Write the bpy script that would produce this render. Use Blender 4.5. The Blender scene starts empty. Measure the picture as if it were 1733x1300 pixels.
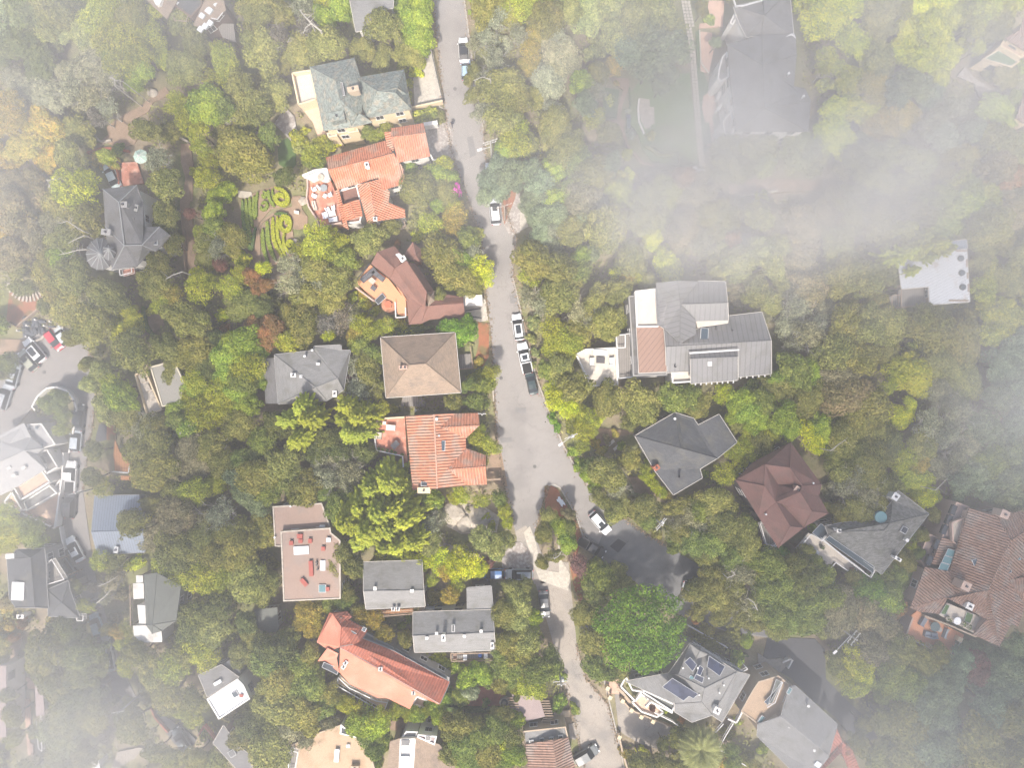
import bpy, bmesh, math, random
import numpy as np
from mathutils import Vector, Matrix
random.seed(7); NR = np.random.RandomState(11)
S = bpy.context.scene; C = S.collection
R = math.radians

# ---------------------------------------------------------------- camera, sky, sun, exposure
CAMH = 115.0                                     # drone height above the street, metres
cam = bpy.data.objects.new('camera', bpy.data.cameras.new('camera')); C.objects.link(cam)
cam.location = (0, 0, CAMH); cam.rotation_euler = (0, 0, 0)
cam.data.sensor_width = 36; cam.data.lens = 36 * CAMH / 173.3; cam.data.clip_end = 6000
S.camera = cam
SUN_EL, SUN_AZ = 55.0, 186.0                     # sun in the south, a touch west (photo top is north)
w = bpy.data.worlds.new('World'); S.world = w; w.use_nodes = True
wn = w.node_tree.nodes; bg = wn['Background']
sk = wn.new('ShaderNodeTexSky'); sk.sky_type = 'NISHITA'; sk.sun_disc = False
sk.sun_elevation = R(SUN_EL); sk.sun_rotation = R(SUN_AZ); sk.dust_density = 4.0; sk.air_density = 1.2
w.node_tree.links.new(sk.outputs[0], bg.inputs[0]); bg.inputs[1].default_value = 0.15
sun = bpy.data.objects.new('sun', bpy.data.lights.new('sun', 'SUN')); C.objects.link(sun)
sun.data.energy = 4.2; sun.data.angle = R(2.5); sun.data.color = (1.0, 0.94, 0.86)
az = R(SUN_AZ); el = R(SUN_EL)
sdir = Vector((math.sin(az) * math.cos(el), math.cos(az) * math.cos(el), math.sin(el)))
sun.rotation_euler = sdir.to_track_quat('Z', 'Y').to_euler(); sun.location = sdir * 150
S.view_settings.view_transform = 'Standard'; S.view_settings.look = 'None'
S.view_settings.gamma = 1; S.view_settings.use_curve_mapping = False
S.view_settings.exposure = 0.66
S.render.engine = 'CYCLES'
cy = S.cycles; cy.use_denoising = True; cy.max_bounces = 4; cy.diffuse_bounces = 2; cy.transmission_bounces = 3
cy.volume_bounces = 0; cy.volume_max_steps = 64; cy.use_adaptive_sampling = True; cy.adaptive_threshold = 0.035

# ---------------------------------------------------------------- helpers: survey coordinates -> metres
TILE = {'P': (0, 0, 1.0), 'G': (390, 300, 8.123), 'K': (500, 280, 8.665)}
for r_, y0 in zip('ABCD', (0, 320, 640, 960)):
    for c_, x0 in zip('1234', (0, 430, 860, 1283)): TILE[r_ + c_] = (x0, y0, 3.8244)
def px(t, x, y):
    a, b, s = TILE[t]; return a + x / s, b + y / s
def W(u, v, z=0.0):
    k = 0.1 * (CAMH - z) / CAMH; return Vector(((u - 866.5) * k, (650 - v) * k, z))
def T(t, x, y, z=0.0):
    return W(*px(t, x, y), z)
def pl(t, s, z=0.0):                              # "x,y x,y,z ..." -> world points
    out = []
    for q in s.split():
        a = [float(i) for i in q.split(',')]
        out.append(T(t, a[0], a[1], a[2] if len(a) > 2 else z))
    return out
def tag(o, label=None, cat=None, group=None, kind=None):
    if label: o['label'] = label
    if cat: o['category'] = cat
    if group: o['group'] = group
    if kind: o['kind'] = kind
    return o

# ---------------------------------------------------------------- materials
MATS = {}
def srf(name, col, rough=0.8, nz=0.25, nscale=1.0, sin=0.0, per=0.45, cell=0.0, cw=0.3, ch=0.25, bump=0.0,
        c2=None, c2lo=0.5, c2hi=0.7, c2s=0.3, metal=0.0, coord='UV', fine=0.12, crack=0.0, objcol=False, coat=0.0):
    if name in MATS: return MATS[name]
    m = bpy.data.materials.new(name); m.use_nodes = True; MATS[name] = m
    nt = m.node_tree; N = nt.nodes; L = nt.links; b = N['Principled BSDF']
    b.inputs['Roughness'].default_value = rough; b.inputs['Metallic'].default_value = metal
    if rough > 0.6: b.inputs['Specular IOR Level'].default_value = 0.2
    if coat: b.inputs['Coat Weight'].default_value = coat
    def math_(op, *a):
        n = N.new('ShaderNodeMath'); n.operation = op
        for i, v in enumerate(a):
            if isinstance(v, (int, float)): n.inputs[i].default_value = v
            else: L.new(v, n.inputs[i])
        return n.outputs[0]
    tc = N.new('ShaderNodeTexCoord')
    co = tc.outputs['UV'] if coord == 'UV' else tc.outputs['Object']
    def noise(s, d=3.0):
        n = N.new('ShaderNodeTexNoise'); n.inputs['Scale'].default_value = s; n.inputs['Detail'].default_value = d
        L.new(co, n.inputs['Vector']); return n.outputs['Fac']
    fac = math_('ADD', 1.0 - nz * 0.5 * 2 * 0.5, math_('MULTIPLY', noise(nscale), nz))
    fac = math_('ADD', fac, math_('MULTIPLY', math_('SUBTRACT', noise(nscale * 9, 2.0), 0.5), fine * 2))
    h = None
    if sin or cell:
        sx = N.new('ShaderNodeSeparateXYZ'); L.new(co, sx.inputs[0])
    if sin:
        s = math_('SINE', math_('MULTIPLY', sx.outputs[0], 2 * math.pi / per)); h = s
        if kindseam.get(name): s = math_('MULTIPLY', math_('GREATER_THAN', s, 0.8), -2.2)
        fac = math_('ADD', fac, math_('MULTIPLY', s, sin))
    if cell:
        fy = math_('FLOOR', math_('DIVIDE', sx.outputs[1], ch))
        fx = math_('FLOOR', math_('ADD', math_('DIVIDE', sx.outputs[0], cw), math_('MULTIPLY', fy, 0.5 if not sin else 0.0)))
        cb = N.new('ShaderNodeCombineXYZ'); L.new(fx, cb.inputs[0]); L.new(fy, cb.inputs[1])
        wnz = N.new('ShaderNodeTexWhiteNoise'); wnz.noise_dimensions = '2D'; L.new(cb.outputs[0], wnz.inputs['Vector'])
        fac = math_('ADD', fac, math_('MULTIPLY', math_('SUBTRACT', wnz.outputs['Value'], 0.5), cell * 2))
    if crack:
        v = N.new('ShaderNodeTexVoronoi'); v.feature = 'DISTANCE_TO_EDGE'; v.inputs['Scale'].default_value = 0.13
        nn = N.new('ShaderNodeTexNoise'); nn.inputs['Scale'].default_value = 0.6; nn.inputs['Detail'].default_value = 4
        L.new(co, nn.inputs['Vector'])
        mx = N.new('ShaderNodeVectorMath'); mx.operation = 'MULTIPLY_ADD'; mx.inputs[1].default_value = (3, 3, 3)
        L.new(nn.outputs['Color'], mx.inputs[0]); L.new(co, mx.inputs[2]); L.new(mx.outputs[0], v.inputs['Vector'])
        fac = math_('SUBTRACT', fac, math_('MULTIPLY', math_('LESS_THAN', v.outputs['Distance'], 0.0035), crack))
    if objcol:
        oi = N.new('ShaderNodeObjectInfo'); base = oi.outputs['Color']
    else:
        rg = N.new('ShaderNodeRGB'); rg.outputs[0].default_value = (*col, 1); base = rg.outputs[0]
    if c2:
        mxn = N.new('ShaderNodeMixRGB'); L.new(base, mxn.inputs[1]); mxn.inputs[2].default_value = (*c2, 1)
        mr = N.new('ShaderNodeMapRange'); mr.inputs[1].default_value = c2lo; mr.inputs[2].default_value = c2hi
        L.new(noise(c2s, 5.0), mr.inputs[0]); L.new(mr.outputs[0], mxn.inputs[0]); base = mxn.outputs[0]
    sc = N.new('ShaderNodeVectorMath'); sc.operation = 'SCALE'; L.new(base, sc.inputs[0]); L.new(fac, sc.inputs['Scale'])
    L.new(sc.outputs[0], b.inputs['Base Color'])
    if bump:
        bp = N.new('ShaderNodeBump'); bp.inputs['Strength'].default_value = min(1.0, bump); bp.inputs['Distance'].default_value = 0.08
        L.new(h if h is not None else noise(nscale * 6, 3.0), bp.inputs['Height']); L.new(bp.outputs[0], b.inputs['Normal'])
    return m
kindseam = {'metal_roof': 1, 'metal_roof_brown': 1, 'metal_roof_blue': 1, 'metal_roof_white': 1, 'deck_wood': 1, 'deck_grey': 1}
def o_(name, col, **k): return srf(name, col, coord='OBJ', **k)

def foliage_mat(name='foliage'):
    m = bpy.data.materials.new(name); m.use_nodes = True; nt = m.node_tree; N = nt.nodes; L = nt.links
    N.clear(); out = N.new('ShaderNodeOutputMaterial')
    oi = N.new('ShaderNodeObjectInfo'); at = N.new('ShaderNodeAttribute'); at.attribute_name = 'v'
    tc = N.new('ShaderNodeTexCoord'); nz = N.new('ShaderNodeTexNoise'); nz.inputs['Scale'].default_value = 0.7
    nz.inputs['Detail'].default_value = 3; L.new(tc.outputs['Object'], nz.inputs['Vector'])
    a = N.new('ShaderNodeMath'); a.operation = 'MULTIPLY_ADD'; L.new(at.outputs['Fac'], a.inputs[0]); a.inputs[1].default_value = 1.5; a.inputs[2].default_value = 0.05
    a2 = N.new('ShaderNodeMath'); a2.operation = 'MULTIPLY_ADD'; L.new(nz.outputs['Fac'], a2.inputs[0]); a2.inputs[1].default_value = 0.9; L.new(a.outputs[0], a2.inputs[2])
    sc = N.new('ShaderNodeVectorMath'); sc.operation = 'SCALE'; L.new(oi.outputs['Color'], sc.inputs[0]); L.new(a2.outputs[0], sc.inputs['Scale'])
    # young leaves yellower, old leaves greyer
    hs = N.new('ShaderNodeHueSaturation'); L.new(sc.outputs[0], hs.inputs['Color'])
    hr = N.new('ShaderNodeMapRange'); hr.inputs[3].default_value = 0.525; hr.inputs[4].default_value = 0.465; L.new(at.outputs['Fac'], hr.inputs[0])
    L.new(hr.outputs[0], hs.inputs['Hue'])
    d = N.new('ShaderNodeBsdfDiffuse'); t = N.new('ShaderNodeBsdfTranslucent'); mx = N.new('ShaderNodeMixShader'); mx.inputs[0].default_value = 0.25
    L.new(hs.outputs[0], d.inputs[0]); L.new(hs.outputs[0], t.inputs[0]); L.new(d.outputs[0], mx.inputs[1]); L.new(t.outputs[0], mx.inputs[2])
    L.new(mx.outputs[0], out.inputs['Surface']); return m
FOL = foliage_mat()

# ---------------------------------------------------------------- mesh builder
class MB:
    def __init__(s): s.v = []; s.f = []; s.uv = []
    def poly(s, pts, uv=None):
        i = len(s.v); s.v += [tuple(p) for p in pts]; s.f.append(list(range(i, i + len(pts))))
        s.uv.append(uv if uv else autouv(pts)); return s
    def prism(s, pts, z0, z1=None, bottom=False, top_=True):
        """pts CCW; walls from z0 up to z1 (or each point's own z), with a top"""
        top = [Vector((p[0], p[1], p[2] if z1 is None else z1)) for p in pts]
        bot = [Vector((p[0], p[1], z0)) for p in pts]; n = len(pts)
        if top_: s.poly(top)
        for i in range(n):
            j = (i + 1) % n; s.poly([bot[i], bot[j], top[j], top[i]])
        if bottom: s.poly(bot[::-1])
        return s
    def box(s, c, sz, rot=0.0, tilt=None):
        c = Vector(c); hx, hy, hz = sz[0] / 2, sz[1] / 2, sz[2] / 2
        M = Matrix.Rotation(rot, 3, 'Z')
        if tilt is not None: M = tilt
        P = [c + M @ Vector((x, y, z)) for z in (-hz, hz) for x, y in ((-hx, -hy), (hx, -hy), (hx, hy), (-hx, hy))]
        for q in ((3, 2, 1, 0), (4, 5, 6, 7), (0, 1, 5, 4), (1, 2, 6, 5), (2, 3, 7, 6), (3, 0, 4, 7)): s.poly([P[i] for i in q])
        return s
    def tube(s, a, b, r0, r1=None, n=6):
        a, b = Vector(a), Vector(b); r1 = r0 if r1 is None else r1
        d = (b - a)
        if d.length < 1e-5: return s
        d.normalize(); u = d.orthogonal().normalized(); w_ = d.cross(u)
        ra = [a + (u * math.cos(t) + w_ * math.sin(t)) * r0 for t in [2 * math.pi * k / n for k in range(n)]]
        rb = [b + (u * math.cos(t) + w_ * math.sin(t)) * r1 for t in [2 * math.pi * k / n for k in range(n)]]
        for k in range(n):
            j = (k + 1) % n; s.poly([ra[k], ra[j], rb[j], rb[k]])
        s.poly(rb); s.poly(ra[::-1]); return s
    def cyl(s, c, r, z0, z1, n=14, r1=None):
        return s.tube((c[0], c[1], z0), (c[0], c[1], z1), r, r1, n)
    def strip(s, pts, wd, z=None, th=0.0):
        """ribbon along a polyline; th>0 gives it thickness"""
        P = [Vector(p) for p in pts]; n = len(P); Lf = []; Rt = []
        for i in range(n):
            d = (P[min(i + 1, n - 1)] - P[max(i - 1, 0)]); d.z = 0
            d = d.normalized() if d.length > 1e-6 else Vector((1, 0, 0)); nn = Vector((-d.y, d.x, 0))
            ww = wd[i] if isinstance(wd, (list, tuple)) else wd
            Lf.append(P[i] + nn * ww / 2); Rt.append(P[i] - nn * ww / 2)
        dn = Vector((0, 0, th)); acc = 0
        for i in range(n - 1):
            l = (P[i + 1] - P[i]).length
            s.poly([Rt[i], Rt[i + 1], Lf[i + 1], Lf[i]], [(acc, 0), (acc + l, 0), (acc + l, 1), (acc, 1)]); acc += l
            if th:
                s.poly([Rt[i] - dn, Rt[i + 1] - dn, Rt[i + 1], Rt[i]]); s.poly([Lf[i + 1] - dn, Lf[i] - dn, Lf[i], Lf[i + 1]])
        if th:
            s.poly([Lf[0] - dn, Rt[0] - dn, Rt[0], Lf[0]]); s.poly([Rt[-1] - dn, Lf[-1] - dn, Lf[-1], Rt[-1]])
        return s
    def build(s, name, mat, parent=None, color=None, smooth=False):
        if parent is not None: off = OFF[parent.name]
        else:
            A = np.array(s.v); off = Vector(((A[:, 0].min() + A[:, 0].max()) / 2, (A[:, 1].min() + A[:, 1].max()) / 2, max(0.0, A[:, 2].min())))
        me = bpy.data.meshes.new(name); me.from_pydata([(x - off.x, y - off.y, z - off.z) for x, y, z in s.v], [], s.f)
        ul = me.uv_layers.new(name='UVMap'); flat = [c for u in s.uv for q in u for c in q]; ul.data.foreach_set('uv', flat)
        if smooth: me.polygons.foreach_set('use_smooth', [True] * len(me.polygons))
        me.materials.append(mat); me.update()
        o = bpy.data.objects.new(name, me); C.objects.link(o); OFF[o.name] = off
        if parent is not None: o.parent = parent
        else: o.location = off
        if color: o.color = (*color, 1)
        return o
OFF = {}
def autouv(pts):
    p = [Vector(q) for q in pts]; n = Vector()
    for i in range(len(p)): n += p[i].cross(p[(i + 1) % len(p)])
    n = n.normalized() if n.length > 1e-9 else Vector((0, 0, 1))
    d = Vector((0, 0, -1)) - n * n.dot(Vector((0, 0, -1)))
    if d.length < 0.02: d = Vector((0, -1, 0))
    d.normalize(); u = d.cross(n)
    return [(q.dot(u), -q.dot(d)) for q in p]
def empty(name, loc=(0, 0, 0), **k):
    o = bpy.data.objects.new(name, None); C.objects.link(o); o.location = loc; o.empty_display_size = 0.3; OFF[o.name] = Vector(loc)
    return tag(o, **k)
def area(p): return sum(p[i][0] * p[(i + 1) % len(p)][1] - p[(i + 1) % len(p)][0] * p[i][1] for i in range(len(p))) / 2
def ccw(p): return list(p) if area(p) > 0 else list(p)[::-1]
def inset(p, d):
    p = ccw(p); n = len(p); out = []
    for i in range(n):
        a, b, c = p[i - 1], p[i], p[(i + 1) % n]
        e1 = Vector((b[0] - a[0], b[1] - a[1])); e2 = Vector((c[0] - b[0], c[1] - b[1]))
        if e1.length < 1e-4 or e2.length < 1e-4: out.append(Vector(b)); continue
        e1.normalize(); e2.normalize(); n1 = Vector((-e1.y, e1.x)); n2 = Vector((-e2.y, e2.x))
        k = 1 + n1.dot(n2); k = max(k, 0.35)
        m = (n1 + n2) / k * d; out.append(Vector((b[0] + m.x, b[1] + m.y, b[2])))
    return out
def inpoly(x, y, P):
    r = False; n = len(P); j = n - 1
    for i in range(n):
        if (P[i][1] > y) != (P[j][1] > y) and x < (P[j][0] - P[i][0]) * (y - P[i][1]) / (P[j][1] - P[i][1]) + P[i][0]: r = not r
        j = i
    return r
def pdist(x, y, P):
    """signed distance to polygon in pixels, negative inside"""
    best = 1e9; n = len(P)
    for i in range(n):
        ax, ay = P[i]; bx, by = P[(i + 1) % n]; dx, dy = bx - ax, by - ay
        t = max(0, min(1, ((x - ax) * dx + (y - ay) * dy) / (dx * dx + dy * dy + 1e-9)))
        best = min(best, math.hypot(x - ax - t * dx, y - ay - t * dy))
    return -best if inpoly(x, y, P) else best
EXCL = []                                          # areas (in survey pixels) where no tree crown is filled in
def excl(t, s):
    EXCL.append([px(t, *[float(i) for i in q.split(',')][:2]) for q in s.split()])
# air: even haze density, and the drifting fog (survey u, v, spread u, spread v, amount, rotation)
HAZE = 0.0008; FOGK = 1.0
FOG = [(1440, 200, 290, 195, 1.9, 0), (1650, 50, 150, 110, .6, 0), (1060, 50, 170, 100, .4, 0), (1250, 345, 280, 90, 1.2, -8), (1110, 400, 170, 70, .45, 0), (-60, 330, 170, 400, .62, 0), (0, 20, 240, 130, .5, 0), (0, 1260, 290, 250, 1.1, 0),
       (-40, 760, 170, 150, .9, 0), (1780, 600, 170, 240, .9, 0), (1680, 1260, 400, 200, .4, 0), (420, 30, 260, 110, .2, 0), (790, 300, 110, 150, .12, 0)]
CLOUDK = 1.35
# ---------------------------------------------------------------- ground, roads, paths, lawns
M_ground = o_('forest_floor', (0.25, 0.2, 0.135), nz=0.7, nscale=0.35, fine=0.3, bump=0.5, c2=(0.18, 0.185, 0.075), c2lo=0.42, c2hi=0.6, c2s=0.12)
M_asph = o_('asphalt', (0.27, 0.25, 0.235), nz=0.3, nscale=0.12, fine=0.07, crack=0.2, rough=0.9, c2=(0.215, 0.2, 0.19), c2lo=0.5, c2hi=0.62, c2s=0.09)
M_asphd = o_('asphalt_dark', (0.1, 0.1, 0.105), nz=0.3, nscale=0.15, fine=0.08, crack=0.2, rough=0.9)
M_conc = o_('concrete', (0.33, 0.29, 0.25), nz=0.35, nscale=0.3, fine=0.12, crack=0.3, rough=0.85, c2=(0.24, 0.22, 0.2), c2lo=0.5, c2hi=0.65, c2s=0.2)
M_kerb = o_('kerb_stone', (0.4, 0.37, 0.33), nz=0.2, rough=0.8)
M_paver = o_('cream_pavers', (0.44, 0.4, 0.34), nz=0.25, nscale=0.6, cell=0.12, cw=0.35, ch=0.35, rough=0.8)
M_gravel = o_('gravel', (0.3, 0.26, 0.235), nz=0.5, nscale=1.0, fine=0.35, bump=0.4, c2=(0.4, 0.37, 0.34), c2lo=0.5, c2hi=0.6, c2s=2.0)
M_dirt = o_('dirt_path', (0.3, 0.21, 0.145), nz=0.4, nscale=0.5, fine=0.2, c2=(0.2, 0.15, 0.1), c2lo=0.5, c2hi=0.65, c2s=0.5)
M_rust = o_('dry_needles', (0.3, 0.12, 0.06), nz=0.5, nscale=1.2, fine=0.3, bump=0.4, c2=(0.16, 0.12, 0.05), c2lo=0.5, c2hi=0.62, c2s=0.4)
M_lawn = o_('lawn', (0.13, 0.2, 0.05), nz=0.25, nscale=0.6, fine=0.15, c2=(0.15, 0.16, 0.06), c2lo=0.5, c2hi=0.7, c2s=0.2, bump=0.3)
M_lawnd = o_('lawn_dark', (0.07, 0.12, 0.03), nz=0.3, nscale=0.8, fine=0.2, bump=0.3)
M_stone = o_('pale_stone', (0.42, 0.37, 0.31), nz=0.5, nscale=1.5, fine=0.25, cell=0.15, cw=0.5, ch=0.3, bump=0.3)
M_slab = o_('stone_slab', (0.5, 0.45, 0.37), nz=0.2, rough=0.8)
M_white = o_('white_paint', (0.64, 0.62, 0.6), nz=0.08, fine=0.03, rough=0.5)
M_pink = o_('pink_paving', (0.55, 0.36, 0.27), nz=0.25, nscale=0.8, cell=0.06, cw=0.4, ch=0.4)
M_redpav = o_('red_paving', (0.42, 0.16, 0.1), nz=0.3, nscale=0.9, cell=0.1, cw=0.4, ch=0.4, c2=(0.5, 0.28, 0.2), c2lo=0.5, c2hi=0.65, c2s=0.6)
M_oldred = o_('brick_red_paving', (0.36, 0.13, 0.09), nz=0.3, nscale=0.9, cell=0.1, cw=0.4, ch=0.4)

def ground_mesh():
    b = MB(); n = 60; E = 110.0
    ys = xs = [-E + 2 * E * i / n for i in range(n + 1)]
    from mathutils import noise as mn
    V = [(x, y, -0.06 - 0.25 * abs(mn.noise(Vector((x * 0.07, y * 0.07, 3)))) ) for y in ys for x in xs]
    for j in range(n):
        for i in range(n):
            a = j * (n + 1) + i; b.poly([V[a], V[a + 1], V[a + n + 2], V[a + n + 1]])
    B = 3000
    for q in ([(-B, -B), (B, -B), (B, -E), (-B, -E)], [(-B, E), (B, E), (B, B), (-B, B)], [(-B, -E), (-E, -E), (-E, E), (-B, E)], [(E, -E), (B, -E), (B, E), (E, E)]):
        b.poly([(x, y, -0.06) for x, y in q])
    return b
tag(ground_mesh().build('ground', M_ground), 'brown and green hillside soil under the trees', kind='structure')
ZL = [0.0]
def sheet(name, t, s, mat, label, z=None, ex=True, th=0.3):
    ZL[0] += 0.004; z = ZL[0] if z is None else z
    P = ccw(pl(t, s, z)); b = MB(); b.prism(P, z - th)
    o = b.build(name, mat); tag(o, label, kind='structure')
    if ex: excl(t, s)
    return o
# left road and its wide parking apron
sheet('road', 'P', '-30,585 20,580 60,560 112,553 150,590 166,640 160,700 150,760 140,830 150,900 158,960 172,1020 190,1080 205,1130 235,1190 200,1190 178,1130 160,1070 140,1010 116,940 104,880 108,800 120,745 128,700 120,672 100,655 76,656 55,690 20,730 -30,760', M_asph, 'worn grey road widening into a parking apron on the west side')
# main street
sheet('road', 'P', '731,-40 733,0 742,100 752,180 765,260 790,330 812,395 820,470 830,560 836,640 838,700 843,760 853,820 868,880 878,935 905,990 925,960 905,905 918,850 928,822 948,826 975,872 992,925 1040,962 1100,1002 1150,1040 1230,1070 1300,1080 1260,1010 1190,960 1130,925 1075,893 1030,855 985,810 955,757 930,700 908,640 890,575 880,520 868,470 874,400 852,350 826,300 818,220 806,150 795,70 786,0 784,-40', M_asph, 'worn pale grey street running down between the houses')
sheet('road', 'P', '905,985 880,935 872,900 890,890 925,950 962,952 968,1010 976,1090 992,1150 1030,1195 1046,1260 1062,1340 990,1340 975,1235 950,1140 928,1060', M_conc, 'cracked pale concrete lane going down the slope')
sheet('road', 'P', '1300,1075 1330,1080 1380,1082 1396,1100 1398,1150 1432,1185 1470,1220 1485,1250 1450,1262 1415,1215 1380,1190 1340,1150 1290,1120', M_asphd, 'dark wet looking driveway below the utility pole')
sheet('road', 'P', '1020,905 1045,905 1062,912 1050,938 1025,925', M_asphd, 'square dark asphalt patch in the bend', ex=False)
sheet('road', 'P', '1003,945 1022,900 1046,868 1075,893 1130,925 1190,960 1260,1010 1300,1078 1230,1068 1150,1039 1100,1001 1040,961', o_('shade_tinted_asphalt', (.16, .158, .158), nz=.35, nscale=.15, fine=.1, crack=.2), 'stretch of the bend with tree and cloud shade in its colour')  # tree and cloud shade over the road, darkened into the asphalt colour
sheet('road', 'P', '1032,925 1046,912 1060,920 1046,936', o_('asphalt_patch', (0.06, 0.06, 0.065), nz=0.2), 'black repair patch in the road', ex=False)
sheet('pavement', 'A2', '1030,505 1100,400 1105,350 1145,285 1225,670 1040,705', M_paver, 'cream paved forecourt beside the slate roofed house')
sheet('pavement', 'A2', '1110,835 1250,785 1285,860 1295,1040 1270,1010 1140,1015', M_gravel, 'pale gravel forecourt by the tiled villa')
sheet('pavement', 'B2', '1340,712 1480,698 1500,720 1515,850 1460,860 1365,820', M_paver, 'white concrete garage apron')
sheet('pavement', 'B3', '-10,0 60,0 100,140 130,240 80,270 10,300 -40,200', M_paver, 'pale lay-by beside the utility pole')
sheet('pavement', 'B2', '1590,120 1640,110 1721,0 1721,280 1655,300 1620,240', M_gravel, 'gravel verge under the wooden pole')
sheet('dirt_ground', 'B2', '1640,0 1700,0 1690,60 1650,160 1620,230 1600,120', M_rust, 'orange needle litter beside the pole', ex=False)
sheet('dirt_ground', 'C3', '235,700 270,690 320,720 480,1000 440,1180 330,1000 290,880 240,860', M_rust, 'rust coloured needle litter on the traffic island', ex=False)
EXCL.append([(923, 822), (945, 825), (975, 880), (990, 925), (960, 950), (930, 870)])
sheet('dirt_ground', 'B2', '1450,860 1520,870 1520,1080 1480,1150 1420,1140 1455,1000', M_rust, 'orange bark verge between fence and street')
sheet('dirt_ground', 'C2', '1500,490 1600,480 1640,700 1600,700 1510,640', M_dirt, 'bare tan verge beside the tiled house')
sheet('dirt_ground', 'D3', '400,0 500,20 560,60 540,220 470,260 420,110', M_rust, 'dark red needle litter east of the lane', ex=False)
sheet('pavement', 'D3', '200,80 330,50 400,60 345,85 200,90 215,110', M_paver, 'white concrete path end', ex=False)
sheet('path', 'C3', '320,1010 345,1180 400,1270 390,1380 205,1310 160,1200 100,1000 140,960 180,1060 210,1240 330,1260', M_paver, 'pale concrete footpath beside the island tree', ex=False)
sheet('pavement', 'C3', '-40,1080 80,1060 140,1120 160,1240 -40,1230', M_gravel, 'shaded gravel parking bay')
sheet('pavement', 'D3', '690,830 720,800 800,910 930,1000 1040,1020 1060,1080 960,1180 860,1150 740,1080 715,1050', M_conc, 'rounded grey driveway below the solar roofed house')
sheet('path', 'D3', '625,735 720,725 720,825 660,820', M_pink, 'peach paved entrance step')
sheet('pavement', 'D3', '390,1020 470,1000 470,1090 430,1120 400,1110', M_conc, 'concrete bay by the lane', ex=False)
# garden ground
sheet('dirt_ground', 'A1', '780,750 900,690 960,640 1010,600 1070,560 1110,610 990,660 960,720 850,780 900,880 870,930 760,960 690,920 620,960 560,985 560,950 640,920 700,870 690,820', M_dirt, 'sandy garden terraces north of the umbrella')
sheet('path', 'A1', '1170,930 1230,930 1250,1060 1245,1300 1180,1300 1200,1150 1170,1050', M_dirt, 'straight earthen garden path')
sheet('path', 'B1', '1165,0 1240,0 1225,100 1245,200 1280,520 1205,525 1185,300 1165,120', M_dirt, 'straight earthen garden path below')
sheet('path', 'G', '230,1000 320,960 350,760 400,640 480,560 560,500 700,440 850,400 830,300 850,260 970,250 980,430 1060,540 1060,680 930,720 850,700 830,560 780,480 640,490 530,560 440,620 400,740 410,960 420,1190 340,1200', M_dirt, 'curving earthen garden path between clipped hedges')
sheet('lawn', 'G', '130,290 560,130 620,110 800,270 800,390 560,430 400,620 340,760 320,980 270,1030 130,620', M_dirt, 'raked soil between the hedge rows', ex=True)
sheet('lawn', 'G', '410,700 640,480 830,520 850,700 880,900 860,1060 740,1150 560,1220 440,1120', M_dirt, 'raked soil between the lower hedge rows', ex=True)
sheet('path', 'G', '100,180 290,200 300,260 200,290 110,270', M_slab, 'pale stone ledge above the hedge garden')
sheet('lawn', 'A2', '150,920 220,890 270,960 270,1060 230,1110 160,1060', M_lawnd, 'small dark round lawn')
sheet('dirt_ground', 'B1', '830,800 900,780 920,850 900,990 830,1010 780,900', M_dirt, 'bare soil under thin trees', ex=False)
sheet('dirt_ground', 'B1', '945,790 1040,800 1060,880 990,930 940,890', M_dirt, 'brown soil inside the curved hedge')
sheet('path', 'B1', '0,970 160,975 170,1040 130,1060 60,1060 0,1100', M_dirt, 'sandy track joining the parking apron')
sheet('dirt_ground', 'B1', '60,670 330,660 340,700 100,890 40,860', M_rust, 'reddish brown terraced bank')
sheet('lawn', 'A3', '780,620 850,520 1000,480 1175,470 1230,1060 1110,1075 930,1040 870,960 845,870 790,800', M_lawn, 'long mown lawn of the grey mansion')
sheet('lawn', 'A3', '610,560 720,580 700,760 620,760', M_lawnd, 'grass patch inside the curved path')
sheet('lawn', 'A3', '1215,200 1240,190 1265,470 1320,600 1290,700 1340,940 1290,960 1265,1000 1225,480', M_lawnd, 'narrow grass strip beside the stepping stones')
sheet('path', 'A3', '640,480 700,500 780,505 785,560 740,680 728,760 760,780 750,830 775,930 870,1040 960,1070 950,1082 860,1055 765,945 735,840 705,800 640,790 640,775 705,770 712,690 745,580 690,540', M_dirt, 'winding sandy garden path')
sheet('pavement', 'A3', '850,632 915,640 918,690 945,690 948,800 925,805 922,830 885,830 860,780 842,700', M_stone, 'small fan shaped terrace of stone setts on the lawn')
sheet('pavement', 'A3', '1262,620 1300,595 1350,640 1345,700 1320,760 1330,800 1275,790 1255,700', M_pink, 'oval pink paved terrace')
sheet('path', 'A3', '1300,780 1325,790 1345,930 1285,945 1290,930 1322,930', M_pink, 'thin pink paved path end')
sheet('pavement', 'A3', '1235,180 1390,170 1400,0 1300,0 1290,60 1330,140 1240,150', M_pink, 'pink brick court by the mansion')
sheet('pavement', 'A3', '1240,200 1320,210 1330,330 1300,470 1245,460', M_pink, 'stepped pink terrace by the mansion')
sheet('dirt_ground', 'A4', '1290,490 1400,540 1430,630 1480,640 1510,570 1400,500 1340,430', M_gravel, 'grey driveway beside the yellow house')
sheet('dirt_ground', 'A4', '-190,1200 0,1150 250,1160 500,1170 500,1220 200,1240 0,1260 -180,1250', M_dirt, 'brown earth track below the mansion')
sheet('dirt_ground', 'C3', '560,320 640,330 800,340 820,360 700,380 640,480 560,530', M_dirt, 'stony bare garden ground')
sheet('dirt_ground', 'C3', '780,640 860,640 920,720 980,770 880,760 820,740', M_dirt, 'bare soil beside the yellow bush')
sheet('dirt_ground', 'C2', '1235,790 1300,800 1500,840 1590,900 1570,1000 1340,1010 1250,960', M_stone, 'broad pale boulder outcrop', ex=True, z=0.1)
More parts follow.
